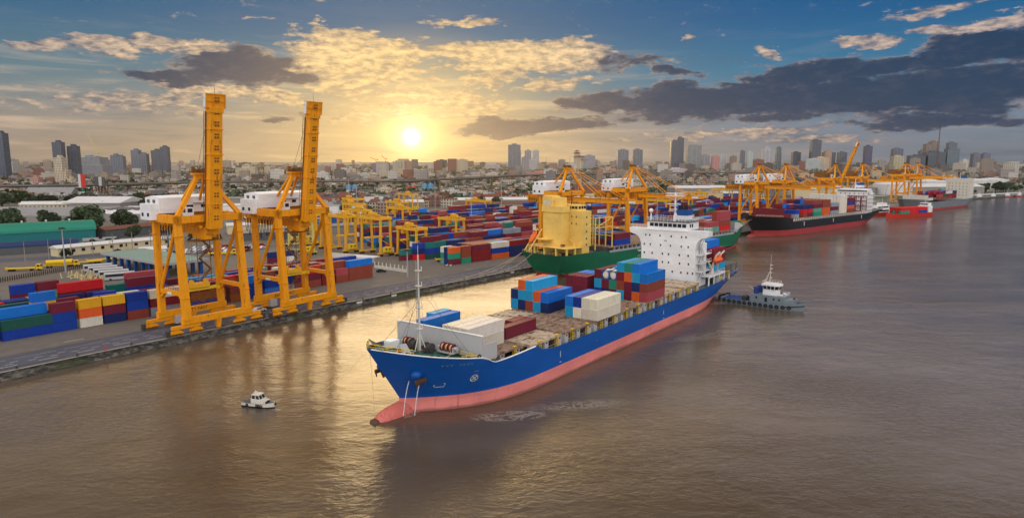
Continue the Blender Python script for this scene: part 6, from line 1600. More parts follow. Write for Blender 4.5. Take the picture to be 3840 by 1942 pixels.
# warehouses behind the yard, right half
for i, (x, y, L, Wd, h, rs, wl, rf_, lab) in enumerate([(-120, 690, 60, 24, 8, 2, 'concrete', 'roofw', 'white roofed shed behind the left yard gantries'), (10, 760, 150, 30, 7, 2, 'concrete', 'roofw', 'long pale shed behind the main yard, centre'), (-20, 700, 80, 18, 6, 1.5, 'concrete', 'roofbrown', 'low brown roofed shed behind the main yard, centre'),
        (110, 900, 60, 40, 8, 9, 'cream', 'roofbrown', 'temple hall with steep dark red roof behind the first lowered crane'), (330, 1010, 130, 40, 10, 2, 'concrete', 'roofg', 'long grey roofed hall right of the white apartment block'), (250, 860, 70, 30, 9, 2, 'bluep', 'roofw', 'blue walled shed between the quay crane groups'),
        (300, 960, 160, 36, 12, 3, 'concrete', 'roofw', 'large white warehouse in front of the distant right towers'), (640, 1030, 120, 40, 11, 4, 'concrete', 'roofw', 'white warehouse right of the grey ship bridge'), (650, 1020, 46, 26, 8, 4, 'roofpale', 'roofpale', 'pale green roofed hall by the far river bank'),
        (720, 1080, 60, 26, 8, 3, 'roofgreen', 'roofgreen', 'green roofed hall among trees on the far right bank'), (560, 1060, 150, 40, 10, 2, 'concrete', 'roofg', 'grey roofed warehouse behind the grey ship'), (420, 930, 120, 34, 13, 1, 'cream', 'roofg', 'cream multi level depot behind the far quay cranes'), (210, 810, 110, 30, 11, 1, 'cream', 'roofg', 'brown banded depot building behind the black ship bow')]):
    shed('warehouse', lab, 'warehouse', x, y, rA if i > 8 else .15, L, Wd, h, rs, wl, rf_)
for i, (x, y, a, L, Wd, h, wl, rf_, lab) in enumerate([(-150, 430, .5, 40, 14, 5, 'dgrey', 'roofg', 'grey roofed open shed behind the near crane legs'), (-172, 470, .45, 46, 15, 6, 'cream', 'roofw', 'cream shed with white roof behind the near crane'), (-118, 470, .5, 30, 12, 5, 'concrete', 'roofg', 'grey shed behind the two near cranes'),
        (-196, 520, .4, 52, 16, 6, 'concrete', 'roofw', 'long white roofed shed left of the near crane top'), (-140, 540, .4, 36, 16, 7, 'bluep', 'roofw', 'blue walled shed between the near crane tops'), (-205, 600, .3, 60, 20, 7, 'concrete', 'roofg', 'dark grey hall behind the near crane top'), (-160, 640, .3, 44, 18, 8, 'white', 'roofg', 'white walled hall behind the near cranes'),
        (-255, 560, .2, 40, 18, 7, 'cream', 'roofbrown', 'cream hall with brown roof right of the beige factory'), (-262, 640, .2, 50, 20, 8, 'white', 'roofw', 'white hall right of the factories'), (-300, 740, .1, 46, 20, 9, 'concrete', 'roofg', 'grey hall below the slip road'),
        (-189, 356, .65, 12, 5, 3, 'white', 'roofw', 'white site office beside the pale canopy'), (-240, 395, .65, 16, 6, 3.4, 'concrete', 'roofg', 'small grey hut behind the long cream building'), (-275, 350, .6, 10, 6, 3.6, 'white', 'roofw', 'white hut at the left edge in front of the blue shed')]):
    shed('shed', lab, 'shed', x, y, a, L, Wd, h, 1.2, wl, rf_)
kind(MB().add([(-300, 300, G + .004), (-150, 372, G + .004), (-60, 430, G + .004), (-66, 442, G + .004), (-156, 386, G + .004), (-306, 316, G + .004)], [(0, 1, 4, 5), (1, 2, 3, 4)]).build('port_road', 'asphalt'), 'structure')
# ---------- vehicles
def truck(x, y, ang, label, bed=True, tank=False, group='yellow flatbed trucks parked on the left'):
    r = thing('flatbed_truck', label, 'truck', (x, y, G), ang, group)
    c = MB(); c.extrude([(-1.15, .7), (1.15, .7), (1.15, 2.9), (-1.15, 2.9)], 'x', 4.3, 6.0); c.extrude([(-1.1, .7), (1.1, .7), (1.1, 1.7), (-1.1, 1.7)], 'x', 6.0, 6.6); cb = c.build('cab', 'yellow', r)
    q = MB(); q.box(5.98, 6.06, -1.0, 1.0, 1.85, 2.7); q.build('windscreen', 'glass', cb)
    for s in (-1, 1): q = MB(); q.box(4.6, 5.7, s * 1.15 - .03, s * 1.15 + .03, 1.8, 2.6); q.build('window', 'glass', cb)
    b = MB(); b.box(-7.5, 4.2, -1.2, 1.2, 1.15, 1.45); b.box(-7.5, 4.2, -.5, .5, .8, 1.15)
    for xx in (-7.4, 4.1): b.box(xx - .1, xx + .1, -1.2, 1.2, 1.45, 1.9)
    b.build('flatbed', 'yellow', r)
    if tank: q = MB(); q.tube((-6.5, 0, 2.5), (3.6, 0, 2.5), 1.1, 1.1, 12); q.build('tank', 'yellow', r)
    for xx in (5.2, 2.2, -4.6, -6.0):
        for s in (-1, 1): q = MB(); q.wheel((xx, s * 1.05, .5), .5, .3, 'y'); q.build('wheel', 'black', r)
ta = math.atan2(.45, .89)
for x, y, a, lab, tk in [(-217, 301, .3, 'yellow flatbed truck parked empty, leftmost of the row', False), (-207.5, 312, .55, 'yellow truck carrying a tank, second from the left', True), (-202.5, 319.5, .75 + math.pi, 'yellow flatbed truck with cab facing left beside the tank truck', False), (-198.5, 329, .8, 'yellow flatbed truck closest to the pale canopy', False),
                      (-30, 330, .2, 'small yellow tractor truck beside the rightmost near gantry', False), (-150, 352, .3, 'yellow truck waiting beyond the first crane', False), (-124, 392, .3, 'yellow truck in the car park seen through the second crane', False)]: truck(x, y, a, lab, True, tk)
def car(x, y, ang, col, label, van=False, group='cars parked on the wharf and the car park'):
    r = thing('parked_car', label, 'car', (x, y, G), ang, group, col)
    b = MB(); L, w = (4.4, 1.8)
    b.extrude([(-L / 2, .35), (L / 2, .35), (L / 2, .8), (L / 2 - 1.0, .95), (-L / 2 + .1, 1.0), (-L / 2, .85)], 'y', -w / 2, w / 2)
    if van: b.extrude([(-L / 2 + .1, 1.0), (L / 2 - .9, .95), (L / 2 - 1.5, 1.85), (-L / 2 + .15, 1.9)], 'y', -w / 2 + .08, w / 2 - .08)
    else: b.extrude([(-L / 2 + .5, 1.0), (L / 2 - 1.1, .95), (L / 2 - 1.9, 1.48), (-L / 2 + 1.1, 1.48)], 'y', -w / 2 + .12, w / 2 - .12)
    bd = b.build('body', 'flat', r)
    q = MB(); h = 1.42 if not van else 1.7
    for s in (-1, 1): q.add([(-L / 2 + .95, s * (w / 2 - .1), 1.05), (L / 2 - 1.45, s * (w / 2 - .1), 1.03), (L / 2 - 2.0, s * (w / 2 - .11), h), (-L / 2 + 1.2, s * (w / 2 - .11), h)], [(0, 1, 2, 3), (3, 2, 1, 0)])
    q.build('window', 'glass', r)
    q = MB(); xf, xb = (L / 2 - 1.08, L / 2 - 1.88) if not van else (L / 2 - .93, L / 2 - 1.49)
    q.add([(xf, -w / 2 + .2, 1.02), (xf, w / 2 - .2, 1.02), (xb, w / 2 - .25, h), (xb, -w / 2 + .25, h)], [(0, 1, 2, 3)]); q.v = [(p[0] + .03, p[1], p[2] + .02) for p in q.v]; q.build('windscreen', 'glass', r)
    for xx in (-1.35, 1.4):
        for s in (-1, 1): q = MB(); q.wheel((xx, s * (w / 2 - .1), .33), .33, .2, 'y'); q.build('wheel', 'black', r)
    return r
car(-82.3, 217.5, .95, (.60, .60, .60), 'white car parked under the near crane'); car(-67.2, 240.3, .9, (.02, .022, .03), 'dark pickup parked inside the second crane', True); car(-57.6, 297, .2, (.012, .015, .03), 'dark blue car beside the low white fence')
k = 0
for i in range(26):
    x, y = -176 + (i % 9) * 4.6 + rnd.uniform(-.6, .6), 356 + (i // 9) * 11 + (i % 9) * 1.6
    c = rnd.choice([(.6, .6, .6), (.55, .55, .56), (.3, .3, .32), (.02, .02, .025), (.25, .02, .02), (.62, .61, .58)])
    cn_ = 'white or silver' if c[0] > .5 and c[1] > .4 else ('red' if c[0] > .2 and c[1] < .1 else ('grey' if c[0] > .2 else 'black'))
    car(x, y, 1.2, c, '%s car in the %s row of the car park beyond the cranes' % (cn_, ORD[i // 9]), rnd.random() < .4)
def coach(x, y, ang, label):
    r = thing('coach', label, 'coach', (x, y, G), ang, 'white coaches parked by the pale canopy')
    b = MB(); b.extrude([(-1.25, .4), (1.25, .4), (1.25, 2.9), (1.0, 3.2), (-1.0, 3.2), (-1.25, 2.9)], 'x', -5.5, 5.5); bd = b.build('body', 'lgrey', r)
    for s in (-1, 1): q = MB(); q.box(-5.1, 4.9, s * 1.25 - .04, s * 1.25 + .04, 1.6, 2.6); q.build('window', 'glass', bd)
    q = MB(); q.box(5.47, 5.56, -1.1, 1.1, 1.3, 2.7); q.build('windscreen', 'glass', bd)
    for xx in (-3.4, 3.5):
        for s in (-1, 1): q = MB(); q.wheel((xx, s * 1.1, .5), .5, .3, 'y'); q.build('wheel', 'black', r)
for i in range(5): coach(-184.5 + i * 5.6, 300.5 - i * 5.6, math.atan2(.55, .83), 'white coach, %s from the left of the row by the canopy' % ORD[i])
# stacked barriers, posts and pallets on the open ground
pm = MB(); pm.bc(0, 0, 0, 1.2, 1.2, .12); pm.tube((0, 0, .12), (0, 0, 2.4), .22, .22, 8); pm = pm.mesh('bollard_post', [M['ropey']])
for i in range(46):
    x = -188 + rnd.uniform(0, 22); y = 287 - (x + 188) * .55 + rnd.uniform(-6, 6)
    o = link('bollard_post', pm, None, None, (x, y, G)); o.rotation_euler = (rnd.uniform(-.5, .5), rnd.uniform(-.3, .3), 0); tag(o, 'tan striped post leaning among many on the bare ground behind the left boxes', 'post', 'posts stored on the bare ground')
b = MB()
for i in range(62): x = -30 + i * .98; b.bc(x, 0, 0, .28, .3, 1.9)
b.box(-30, 30, -.06, .06, .6, .75)
fe_ = tag(b.build('picket_fence', 'bark', None, None, (-203, 286, G), math.atan2(.96, .28)), 'low dark picket fence in front of the yellow trucks', 'fence')
# low white fence on the wharf
wf = thing('low_fence', 'low white wall with upright posts standing on the wharf', 'fence', (-54.6, 303, G), math.atan2(-14.5, 17.5))
MB().box(-11, 11, -.15, .15, 0, 1.3).build('wall', 'offwhite', wf)
for i in range(9): q = MB(); q.bc(-11 + i * 2.75, 0, 0, .35, .4, 2.9); q.build('post', 'offwhite', wf)
sh_ = thing('shelter', 'small flat roofed shelter beside the blue container on the wharf', 'shelter', (-70.5, 320, G), -.45)
MB().box(-7, 7, -4, 4, 3.6, 3.9).build('roof', 'roofw', sh_)
for x in (-6, 6):
    for y in (-3.3, 3.3): q = MB(); q.bc(x, y, 0, .25, .25, 3.6); q.build('post', 'grey', sh_)
MB().box(-30, 0, -.2, .2, 0, 3.2).build('site_wall', 'offwhite', sh_, None, (0, 8, 0), 0)
# sweepers / motor bikes by the container corner
def bike(x, y, a, label):
    r = thing('motorcycle', label, 'motorcycle', (x, y, G), a, 'motorcycles by the container corner')
    q = MB(); q.torus((-.65, 0, .32), .25, .07, 'y', 10, 5); q.torus((.65, 0, .32), .25, .07, 'y', 10, 5); q.build('wheels', 'black', r)
    q = MB(); q.beam((-.6, 0, .5), (.4, 0, .75), .25, .3); q.beam((.65, 0, .35), (.4, 0, 1.05), .1, .1); q.beam((.38, -.35, 1.05), (.38, .35, 1.05), .05, .05); q.build('body', 'white', r)
bike(-30.3, 314, .4, 'white motorcycle at the container corner, left one'); bike(-28.5, 313.2, .5, 'white motorcycle at the container corner, right one')
# tall lighting masts
def mast(x, y, h, label):
    r = thing('lamp_mast', label, 'lamp mast', (x, y, G), 0, 'tall lamp masts in the port')
    MB().tube((0, 0, 0), (0, 0, h), .38, .16, 8).build('pole', 'grey', r)
    q = MB(); q.tube((0, 0, h - .4), (0, 0, h), 1.0, 1.0, 8); 
    for a in range(6): q.bc(1.15 * math.cos(a), 1.15 * math.sin(a), h - .9, .5, .5, .5)
    q.build('lamp_ring', 'steel', r)
for x, y, h, lab in [(-100, 252, 28, 'tall lamp mast seen inside the second crane'), (-44, 284, 12, 'short lamp mast on the wharf beside the white fence'), (-63, 560, 34, 'tall lamp mast in the main yard, left of the lone gantry'), (-28, 470, 32, 'tall lamp mast in the middle of the main yard'), (-10, 640, 34, 'tall lamp mast at the back of the main yard'),
                     (102, 480, 30, 'tall lamp mast behind the white bridge'), (212, 560, 30, 'tall lamp mast by the crane over the black ship'), (-196, 296, 20, 'grey lamp mast in front of the green warehouse'), (-168, 322, 20, 'grey lamp mast left of the near crane'), (-118, 520, 32, 'lamp mast behind the left yard gantries'), (-150, 630, 34, 'far lamp mast left of the yard'), (60, 620, 34, 'far lamp mast behind the first lowered cranes')]: mast(x, y, h, lab)
def pole(x, y, h, label):
    r = thing('utility_pole', label, 'pole', (x, y, G), rnd.uniform(0, 3), 'concrete utility poles along the port road')
    MB().tube((0, 0, 0), (0, 0, h), .22, .14, 7).build('pole', 'concrete', r)
    q = MB(); q.box(-1.1, 1.1, -.08, .08, h - 1.0, h - .8); q.box(-.9, .9, -.08, .08, h - 2.0, h - 1.85); q.build('cross_arm', 'steel', r)
for i in range(8): pole(-232 + i * 5, 322 + i * 9.5, 10.5, 'concrete utility pole on the port road, %s from the left' % ORD[i])
# fuel or cement silos
def silo(x, y, n, rr, h, top, label):
    r = thing('silo', label, 'silo', (x, y, G), 0, 'painted silos behind the yard')
    for i in range(n):
        q = MB(); q.tube((i * rr * 2.2, 0, 0), (i * rr * 2.2, 0, h * .62), rr, rr, 14); q.build('silo_body', 'roofw', r)
        q = MB(); q.tube((i * rr * 2.2, 0, h * .62), (i * rr * 2.2, 0, h), rr * 1.01, rr * 1.01, 14); q.tube((i * rr * 2.2, 0, h), (i * rr * 2.2, 0, h + 1.2), rr * .6, rr * .2, 10); q.build('silo_top', top, r)
M['sb'] = paint('silo_blue', (.10, .28, .45), .6, .1); M['sr'] = paint('silo_red', (.45, .09, .06), .6, .1)
silo(-219, 920, 2, 3.6, 16, 'sb', 'pair of silos with light blue tops behind the left gantries'); silo(-144, 955, 2, 3.2, 14, 'sr', 'pair of silos with red tops behind the yard'); silo(-121, 950, 2, 3.8, 17, 'sb', 'pair of silos with pale blue tops behind the yard')
# fenders, mooring bollards and boards on the quay edge
for i in range(26):
    p = Q(TA + 50 + i * 13, .55); q = MB(); q.tube((0, 0, 0), (0, 0, .5), .22, .18, 8); q.tube((0, 0, .5), (0, 0, .7), .34, .34, 8)
    o = tag(q.build('mooring_bollard', 'steel', None, None, (p[0], p[1], G + .01)), 'black iron mooring bollard on the quay edge', 'bollard', 'mooring bollards on the quay edge')
for i, dd in enumerate((165, 181, 250)):
    p = Q(TA + dd, -.14); p2 = Q(TA + dd + 1, -.14)
    o = MB().box(-1.2, 1.2, -.05, .05, -1.3, -.4).build('quay_sign', 'offwhite', None, None, (p[0], p[1], G), math.atan2(p2[1] - p[1], p2[0] - p[0]))
    tag(o, ['blank white board on the quay face just past the second crane', 'blank white board on the quay face, middle one of three', 'blank white board on the quay face nearest the green ship'][i], 'sign', 'white boards on the quay face')
# ---------- people
def person(x, y, z, rz, label, suit=(.62, .06, .015), helmet=(.6, .12, .02), parent=None, pose=0, group=None):
    me = bpy.data.meshes.new('person'); V = []; E_ = []; RR = []
    def n(p, r, par=None):
        V.append(p); RR.append(r)
        if par is not None: E_.append((par, len(V) - 1))
        return len(V) - 1
    pe = n((0, 0, .95), .15); w = n((0, .0, 1.12), .14, pe); ch = n((0, .01, 1.36), .165, w); nk = n((0, 0, 1.52), .06, ch); hd = n((0, .02, 1.66), .105, nk); n((0, .02, 1.75), .09, hd)
    for s in (-1, 1):
        hp = n((s * .10, 0, .88), .10, pe); kn = n((s * .12, .04 if pose == 0 else s * .14, .50), .075, hp); an = n((s * .12, 0 if pose == 0 else s * .16, .09), .05, kn); n((s * .12, .16 if pose == 0 else .14 + s * .16, .045), .045, an)
        sh = n((s * .20, 0, 1.42), .075, ch); el_ = n((s * .27, -.03, 1.14), .05, sh); wr = n((s * .25, .12, .92), .04, el_); n((s * .24, .17, .84), .038, wr)
    me.from_pydata(V, E_, []); o = bpy.data.objects.new('person', me); COL.objects.link(o)
    m = o.modifiers.new('skin', 'SKIN'); sk = me.skin_vertices[0] if me.skin_vertices else None
    if not me.skin_vertices:
        me.attributes  # layer made below
    return o, me, V, E_, RR
def tri_person(x, y, z, rz, label, suit, pose=0):
    """one continuous body: stacked rings swept along each limb and joined at the trunk"""
    import bmesh
    bm = bmesh.new(); lay = bm.verts.layers.skin.verify()
    V = []
    def n(p, r, par=None):
        v = bm.verts.new(p); v[lay].radius = (r, r); V.append(v)
        if par is not None: bm.edges.new((par, v))
        return v
    lean = .10 if pose else 0
    pe = n((0, 0, .95), .15); pe[lay].use_root = True
    w = n((0, lean * .4, 1.12), .14, pe); ch = n((0, lean, 1.36), .165, w); nk = n((0, lean * 1.4, 1.52), .06, ch); hd = n((0, .02 + lean * 1.7, 1.66), .105, nk); n((0, .02 + lean * 1.8, 1.75), .09, hd)
    for s in (-1, 1):
        hp = n((s * .10, 0, .88), .10, pe); kn = n((s * .12, .05 + s * .12 * pose, .50), .075, hp); an = n((s * .12, s * .16 * pose, .09), .05, kn); n((s * .12, .15 + s * .16 * pose, .045), .045, an)
        sh = n((s * .20, lean, 1.42), .075, ch); e2 = n((s * .27, lean - .03, 1.14), .05, sh); wr = n((s * .25, lean + .12, .92), .04, e2); n((s * .24, lean + .17, .83), .038, wr)
    me = bpy.data.meshes.new('person'); bm.to_mesh(me); bm.free()
    mt = MATS.get('person_' + suit)
    if mt is None:
        mt, nt, b = newmat('person_' + suit); co = ocoord(nt); x_, y_, z_ = sep(nt, co)
        c = mixc(nt, z_.f('GREATER_THAN', 1.53), {'orange': (.70, .09, .015), 'red': (.60, .02, .01)}[suit], (.32, .17, .10))
        c = mixc(nt, z_.f('LESS_THAN', .10), c, (.02, .02, .02)); nt.links.new(c, b.inputs['Base Color']); b.inputs['Roughness'].default_value = .8
    me.materials.append(mt); o = bpy.data.objects.new('person', me); COL.objects.link(o); o.location = (x, y, z); o.rotation_euler = (0, 0, rz)
    o.modifiers.new('skin', 'SKIN'); sb = o.modifiers.new('sub', 'SUBSURF'); sb.levels = 1; sb.render_levels = 1
    tag(o, label, 'person')
    h = MB(); h.sphere((0, .02 + lean * 1.75, 1.70), .14, .155, .125, 10, 5, 0, -.05); h.build('helmet', 'orange' if suit == 'orange' else 'steel', o)
    return o
p = Q(near_t(-105.4, 172.0), .6); tri_person(p[0], p[1], G + .012, 2.2, 'person in red overalls standing at the quay edge, seen from the side', 'red', .5)
tri_person(-40.2, 254.6, G + .012, 2.0, 'person in red overalls on the quay behind the ship foremast', 'red', .3)
tri_person(-31.6, 264.2, G + .012, 2.0, 'person in red overalls on the quay edge right of the foremast', 'red', .4)
def aboard(s, l, z, rz, label): 
    p = ship_pt(s, l, z); tri_person(p[0], p[1], p[2], rz, label, 'orange', .2)
aboard(3.2, 3.6, zt(3.2) - .74, 3.4, 'person in orange overalls leaning at the bow railing'); aboard(15.5, -4.6, zt(15.5) - .74, 2.6, 'person in orange overalls among the winches near the foremast')
aboard(16.9, -.9, zt(16.9) - .74, 2.9, 'person in orange overalls beside the big mooring winch')
# mooring lines of the moored ships
def sag(a, b, s=1.5, k=8): return [(lerp(a[0], b[0], i / k), lerp(a[1], b[1], i / k), lerp(a[2], b[2], i / k) - s * 4 * (i / k) * (1 - i / k)) for i in range(k + 1)]
for i, (a, b_) in enumerate([((4.5, 303, 10), (*Q(near_t(-22, 276), .6), G + .6)), ((4.5, 303, 10), (*Q(near_t(-14, 285), .6), G + .6)), ((9, 300.5, 10), (*Q(near_t(-6, 296), .6), G + .6)), ((163, 458, 13.5), (*Q(near_t(120, 430), .6), G + .6)), ((164, 456, 13.5), (*Q(near_t(108, 418), .6), G + .6)), ((162, 460, 13.5), (139, 421, 9.5))]):
    tag(MB().path(sag(a, b_), .07, 4).build('mooring_rope', 'ropey'), ['mooring rope from the green ship stern, longest of three', 'mooring rope from the green ship stern, middle of three', 'mooring rope from the green ship stern, shortest of three', 'mooring rope from the black ship bow, right one', 'mooring rope from the black ship bow, left one', 'mooring rope between black bow and green bow'][i], 'rope', 'mooring ropes')
q = sag((-28.2, 127.6, 13.9), (-37, 125.5, 6.5), .6); tag(MB().path(q, .03, 4).build('heaving_line', 'ropey'), 'thin line running down from the blue ship bow to the left', 'rope')
# far right: jetty, small boats, more hulls
jt = thing('jetty', 'white jetty with small boats on the far right bank', 'jetty', (700, 985, 0), math.atan2(.5, .87)); MB().box(-70, 60, -3, 3, 3.2, 4.2).build('deck', 'roofw', jt)
for i in range(14): MB().tube((-66 + i * 9.4, 0, -1), (-66 + i * 9.4, 0, 3.2), .6, .6, 6).build('pile', 'concrete', jt)
for i, (x, y, L, lab) in enumerate([(640, 935, 26, 'small dark workboat at the far jetty, left one'), (668, 948, 22, 'small dark workboat at the far jetty, second one'), (700, 965, 24, 'small dark workboat at the far jetty, third one'), (726, 978, 20, 'small dark workboat at the far jetty, right one'), (775, 985, 60, 'dark red ship hull cut by the right edge of the picture')]):
    r = thing('work_boat', lab, 'boat', (x, y, 0), math.atan2(.55, .83), 'small boats at the far jetty'); h_, d_ = boat_hull(r, L, L * .22, lambda u: 2.2 + 1.2 * max(0, u - .6), ['redhull', 'grey_hull' if i < 4 else 'redhull'], .8); d_.build('deck', 'dgrey', r)
    b = MB(); b.bc(-L * .15, 0, 1.6, L * .3, L * .14, 2.6); b.bc(-L * .18, 0, 4.2, L * .14, L * .12, 2.0); b.tube((-L * .18, 0, 6.2), (-L * .18, 0, 10), .15, .1, 5); b.build('deckhouse', 'white', r)
# white storage tanks
def tank(x, y, rr, h, label):
    r = thing('storage_tank', label, 'storage tank', (x, y, G), 0, 'white storage tanks on the right'); MB().tube((0, 0, 0), (0, 0, h), rr, rr, 28).build('shell', 'roofw', r); MB().tube((0, 0, h), (0, 0, h + rr * .12), rr, rr * .15, 28).build('roof', 'roofw', r)
for i, (x, y) in enumerate([(560, 1010), (610, 1100), (760, 1170), (815, 1215), (880, 1260), (705, 1160)]): tank(x, y, 26, 15, 'white storage tank, %s from the left behind the grey ship' % ORD[i])
# ------------------------------------------------------------------ the city
M['wallobj'] = build_wall
FACS = [fac_grid, fac_band, fac_tower]
BN = [0]
def tower(x, y, w, h, dep, wallc, fac, label, cat='tower block', steps=(), roofkit=True, rz=None, crown=None):
    """steps: further blocks (dx, w, h) standing against the first"""
    r = thing('tower_block' if h > 40 else 'city_building', label, cat, (x, y, G), 0 if rz is None else rz, None, wallc)
    blocks = [(0, 0, w, dep, h)] + [(s[0], s[3] if len(s) > 3 else 0, s[1], dep * .9, s[2]) for s in steps]
    for i, (dx_, dy_, ww, dd, hh) in enumerate(blocks):
        b = MB(); b.box(dx_ - ww / 2, dx_ + ww / 2, dy_ - dd / 2, dy_ + dd / 2, -1, hh); b.build('wall', fac, r, wallc)
        q = MB(); q.box(dx_ - ww / 2 - .2, dx_ + ww / 2 + .2, dy_ - dd / 2 - .2, dy_ + dd / 2 + .2, hh, hh + 1.0)
        if roofkit: q.box(dx_ - ww * .22, dx_ + ww * .2, dy_ - dd * .2, dy_ + dd * .25, hh + 1.0, hh + 4.5 + h * .02); q.box(dx_ + ww * .26, dx_ + ww * .36, dy_ - dd * .1, dy_ + dd * .2, hh + 1, hh + 3)
        q.build('roof', 'wallobj', r, tuple(c * .85 for c in wallc))
        if h > 60:
            q = MB()
            for k in (-.5, -.17, .17, .5): q.box(dx_ + ww * k - .6, dx_ + ww * k + .6, dy_ - dd / 2 - .5, dy_ - dd / 2 + .02, 0, hh)
            q.build('facade_fin', 'wallobj', r, tuple(min(.7, c * 1.25) for c in wallc))
    return r
GB = (.16, .19, .24); DB = (.075, .10, .145); WH = (.52, .50, .47); CR = (.58, .48, .33); PK = (.50, .27, .21); GY = (.30, .31, .33); BR = (.26, .20, .17)
def site_crane(x, y, z, h, jib, label, up=60, col='rtgpale'):
    r = thing('tower_crane', label, 'tower crane', (x, y, z), rnd.uniform(-.4, .4))
    q = MB()
    for sx_ in (-.7, .7):
        for sy_ in (-.7, .7): q.box(sx_ - .12, sx_ + .12, sy_ - .12, sy_ + .12, 0, h)
    for k in range(int(h / 3)): q.beam((-.7, -.7, k * 3), (.7, -.7, k * 3 + 3), .15, .15); q.beam((.7, .7, k * 3), (-.7, .7, k * 3 + 3), .15, .15)
    q.build('mast', col, r); a = R(up)
    q = MB(); q.beam((0, 0, h), (-jib * math.cos(a), 0, h + jib * math.sin(a)), 1.2, 1.4); q.beam((0, 0, h), (jib * .25, 0, h + 1), 1.5, 1.2); q.box(jib * .18, jib * .28, -1, 1, h - 1, h + 2); q.build('jib', col, r)
    MB().bc(0, 0, h - 2.4, 1.8, 1.8, 2.2).build('cab', 'roofw', r)
tower(-1272, 1725, 22, 116, 22, DB, fac_glass, 'dark blue tower cut by the left edge of the picture')
t2 = tower(-1278, 1950, 24, 100, 20, DB, fac_tower, 'tall twin slab tower with white fins on the left skyline, left slab')
tower(-1262, 1990, 26, 90, 20, DB, fac_glass, 'plain dark blue slab right of the finned slab on the left skyline')
tower(-874, 1334, 16, 54, 16, CR, fac_grid, 'stepped cream apartment tower in front of the dark twin slabs', steps=((9.5, 10, 28), (18, 11, 14)))
c1 = tower(-1280, 2100, 92, 37, 50, GY, fac_band, 'wide grey building under construction with a tower crane on top', 'construction site', steps=((8, 60, 58),))
q = MB(); q.box(-14, 2, -8, 8, 59, 66); q.build('blue_netting', 'sb', c1)
site_crane(-1263, 2105, 58, 22, 62, 'tower crane on the grey building under construction', 62); site_crane(-1390, 2200, 2, 60, 40, 'pale tower crane left of the grey building under construction', 2)
tower(-1320, 2300, 24, 67, 24, GB, fac_tower, 'short blue grey tower pair right of the building under construction', steps=((18, 18, 63),))
tower(-1306, 2400, 24, 85, 24, GB, fac_tower, 'blue grey double tower, middle of three on the left skyline', steps=((26, 26, 72),))
tower(-1232, 2400, 32, 84, 24, DB, fac_tower, 'dark double tower nearest the first crane on the left skyline', steps=((27, 24, 96),))
tower(-1674, 2300, 29, 41, 22, WH, fac_grid, 'white apartment block beside the left edge tower')
tower(-637, 1654, 45, 31, 22, CR, fac_grid, 'cream apartment slab between the two raised cranes')
tower(-900, 1300, 16, 17, 14, PK, fac_grid, 'pink apartment block left of the stepped cream tower', 'building')
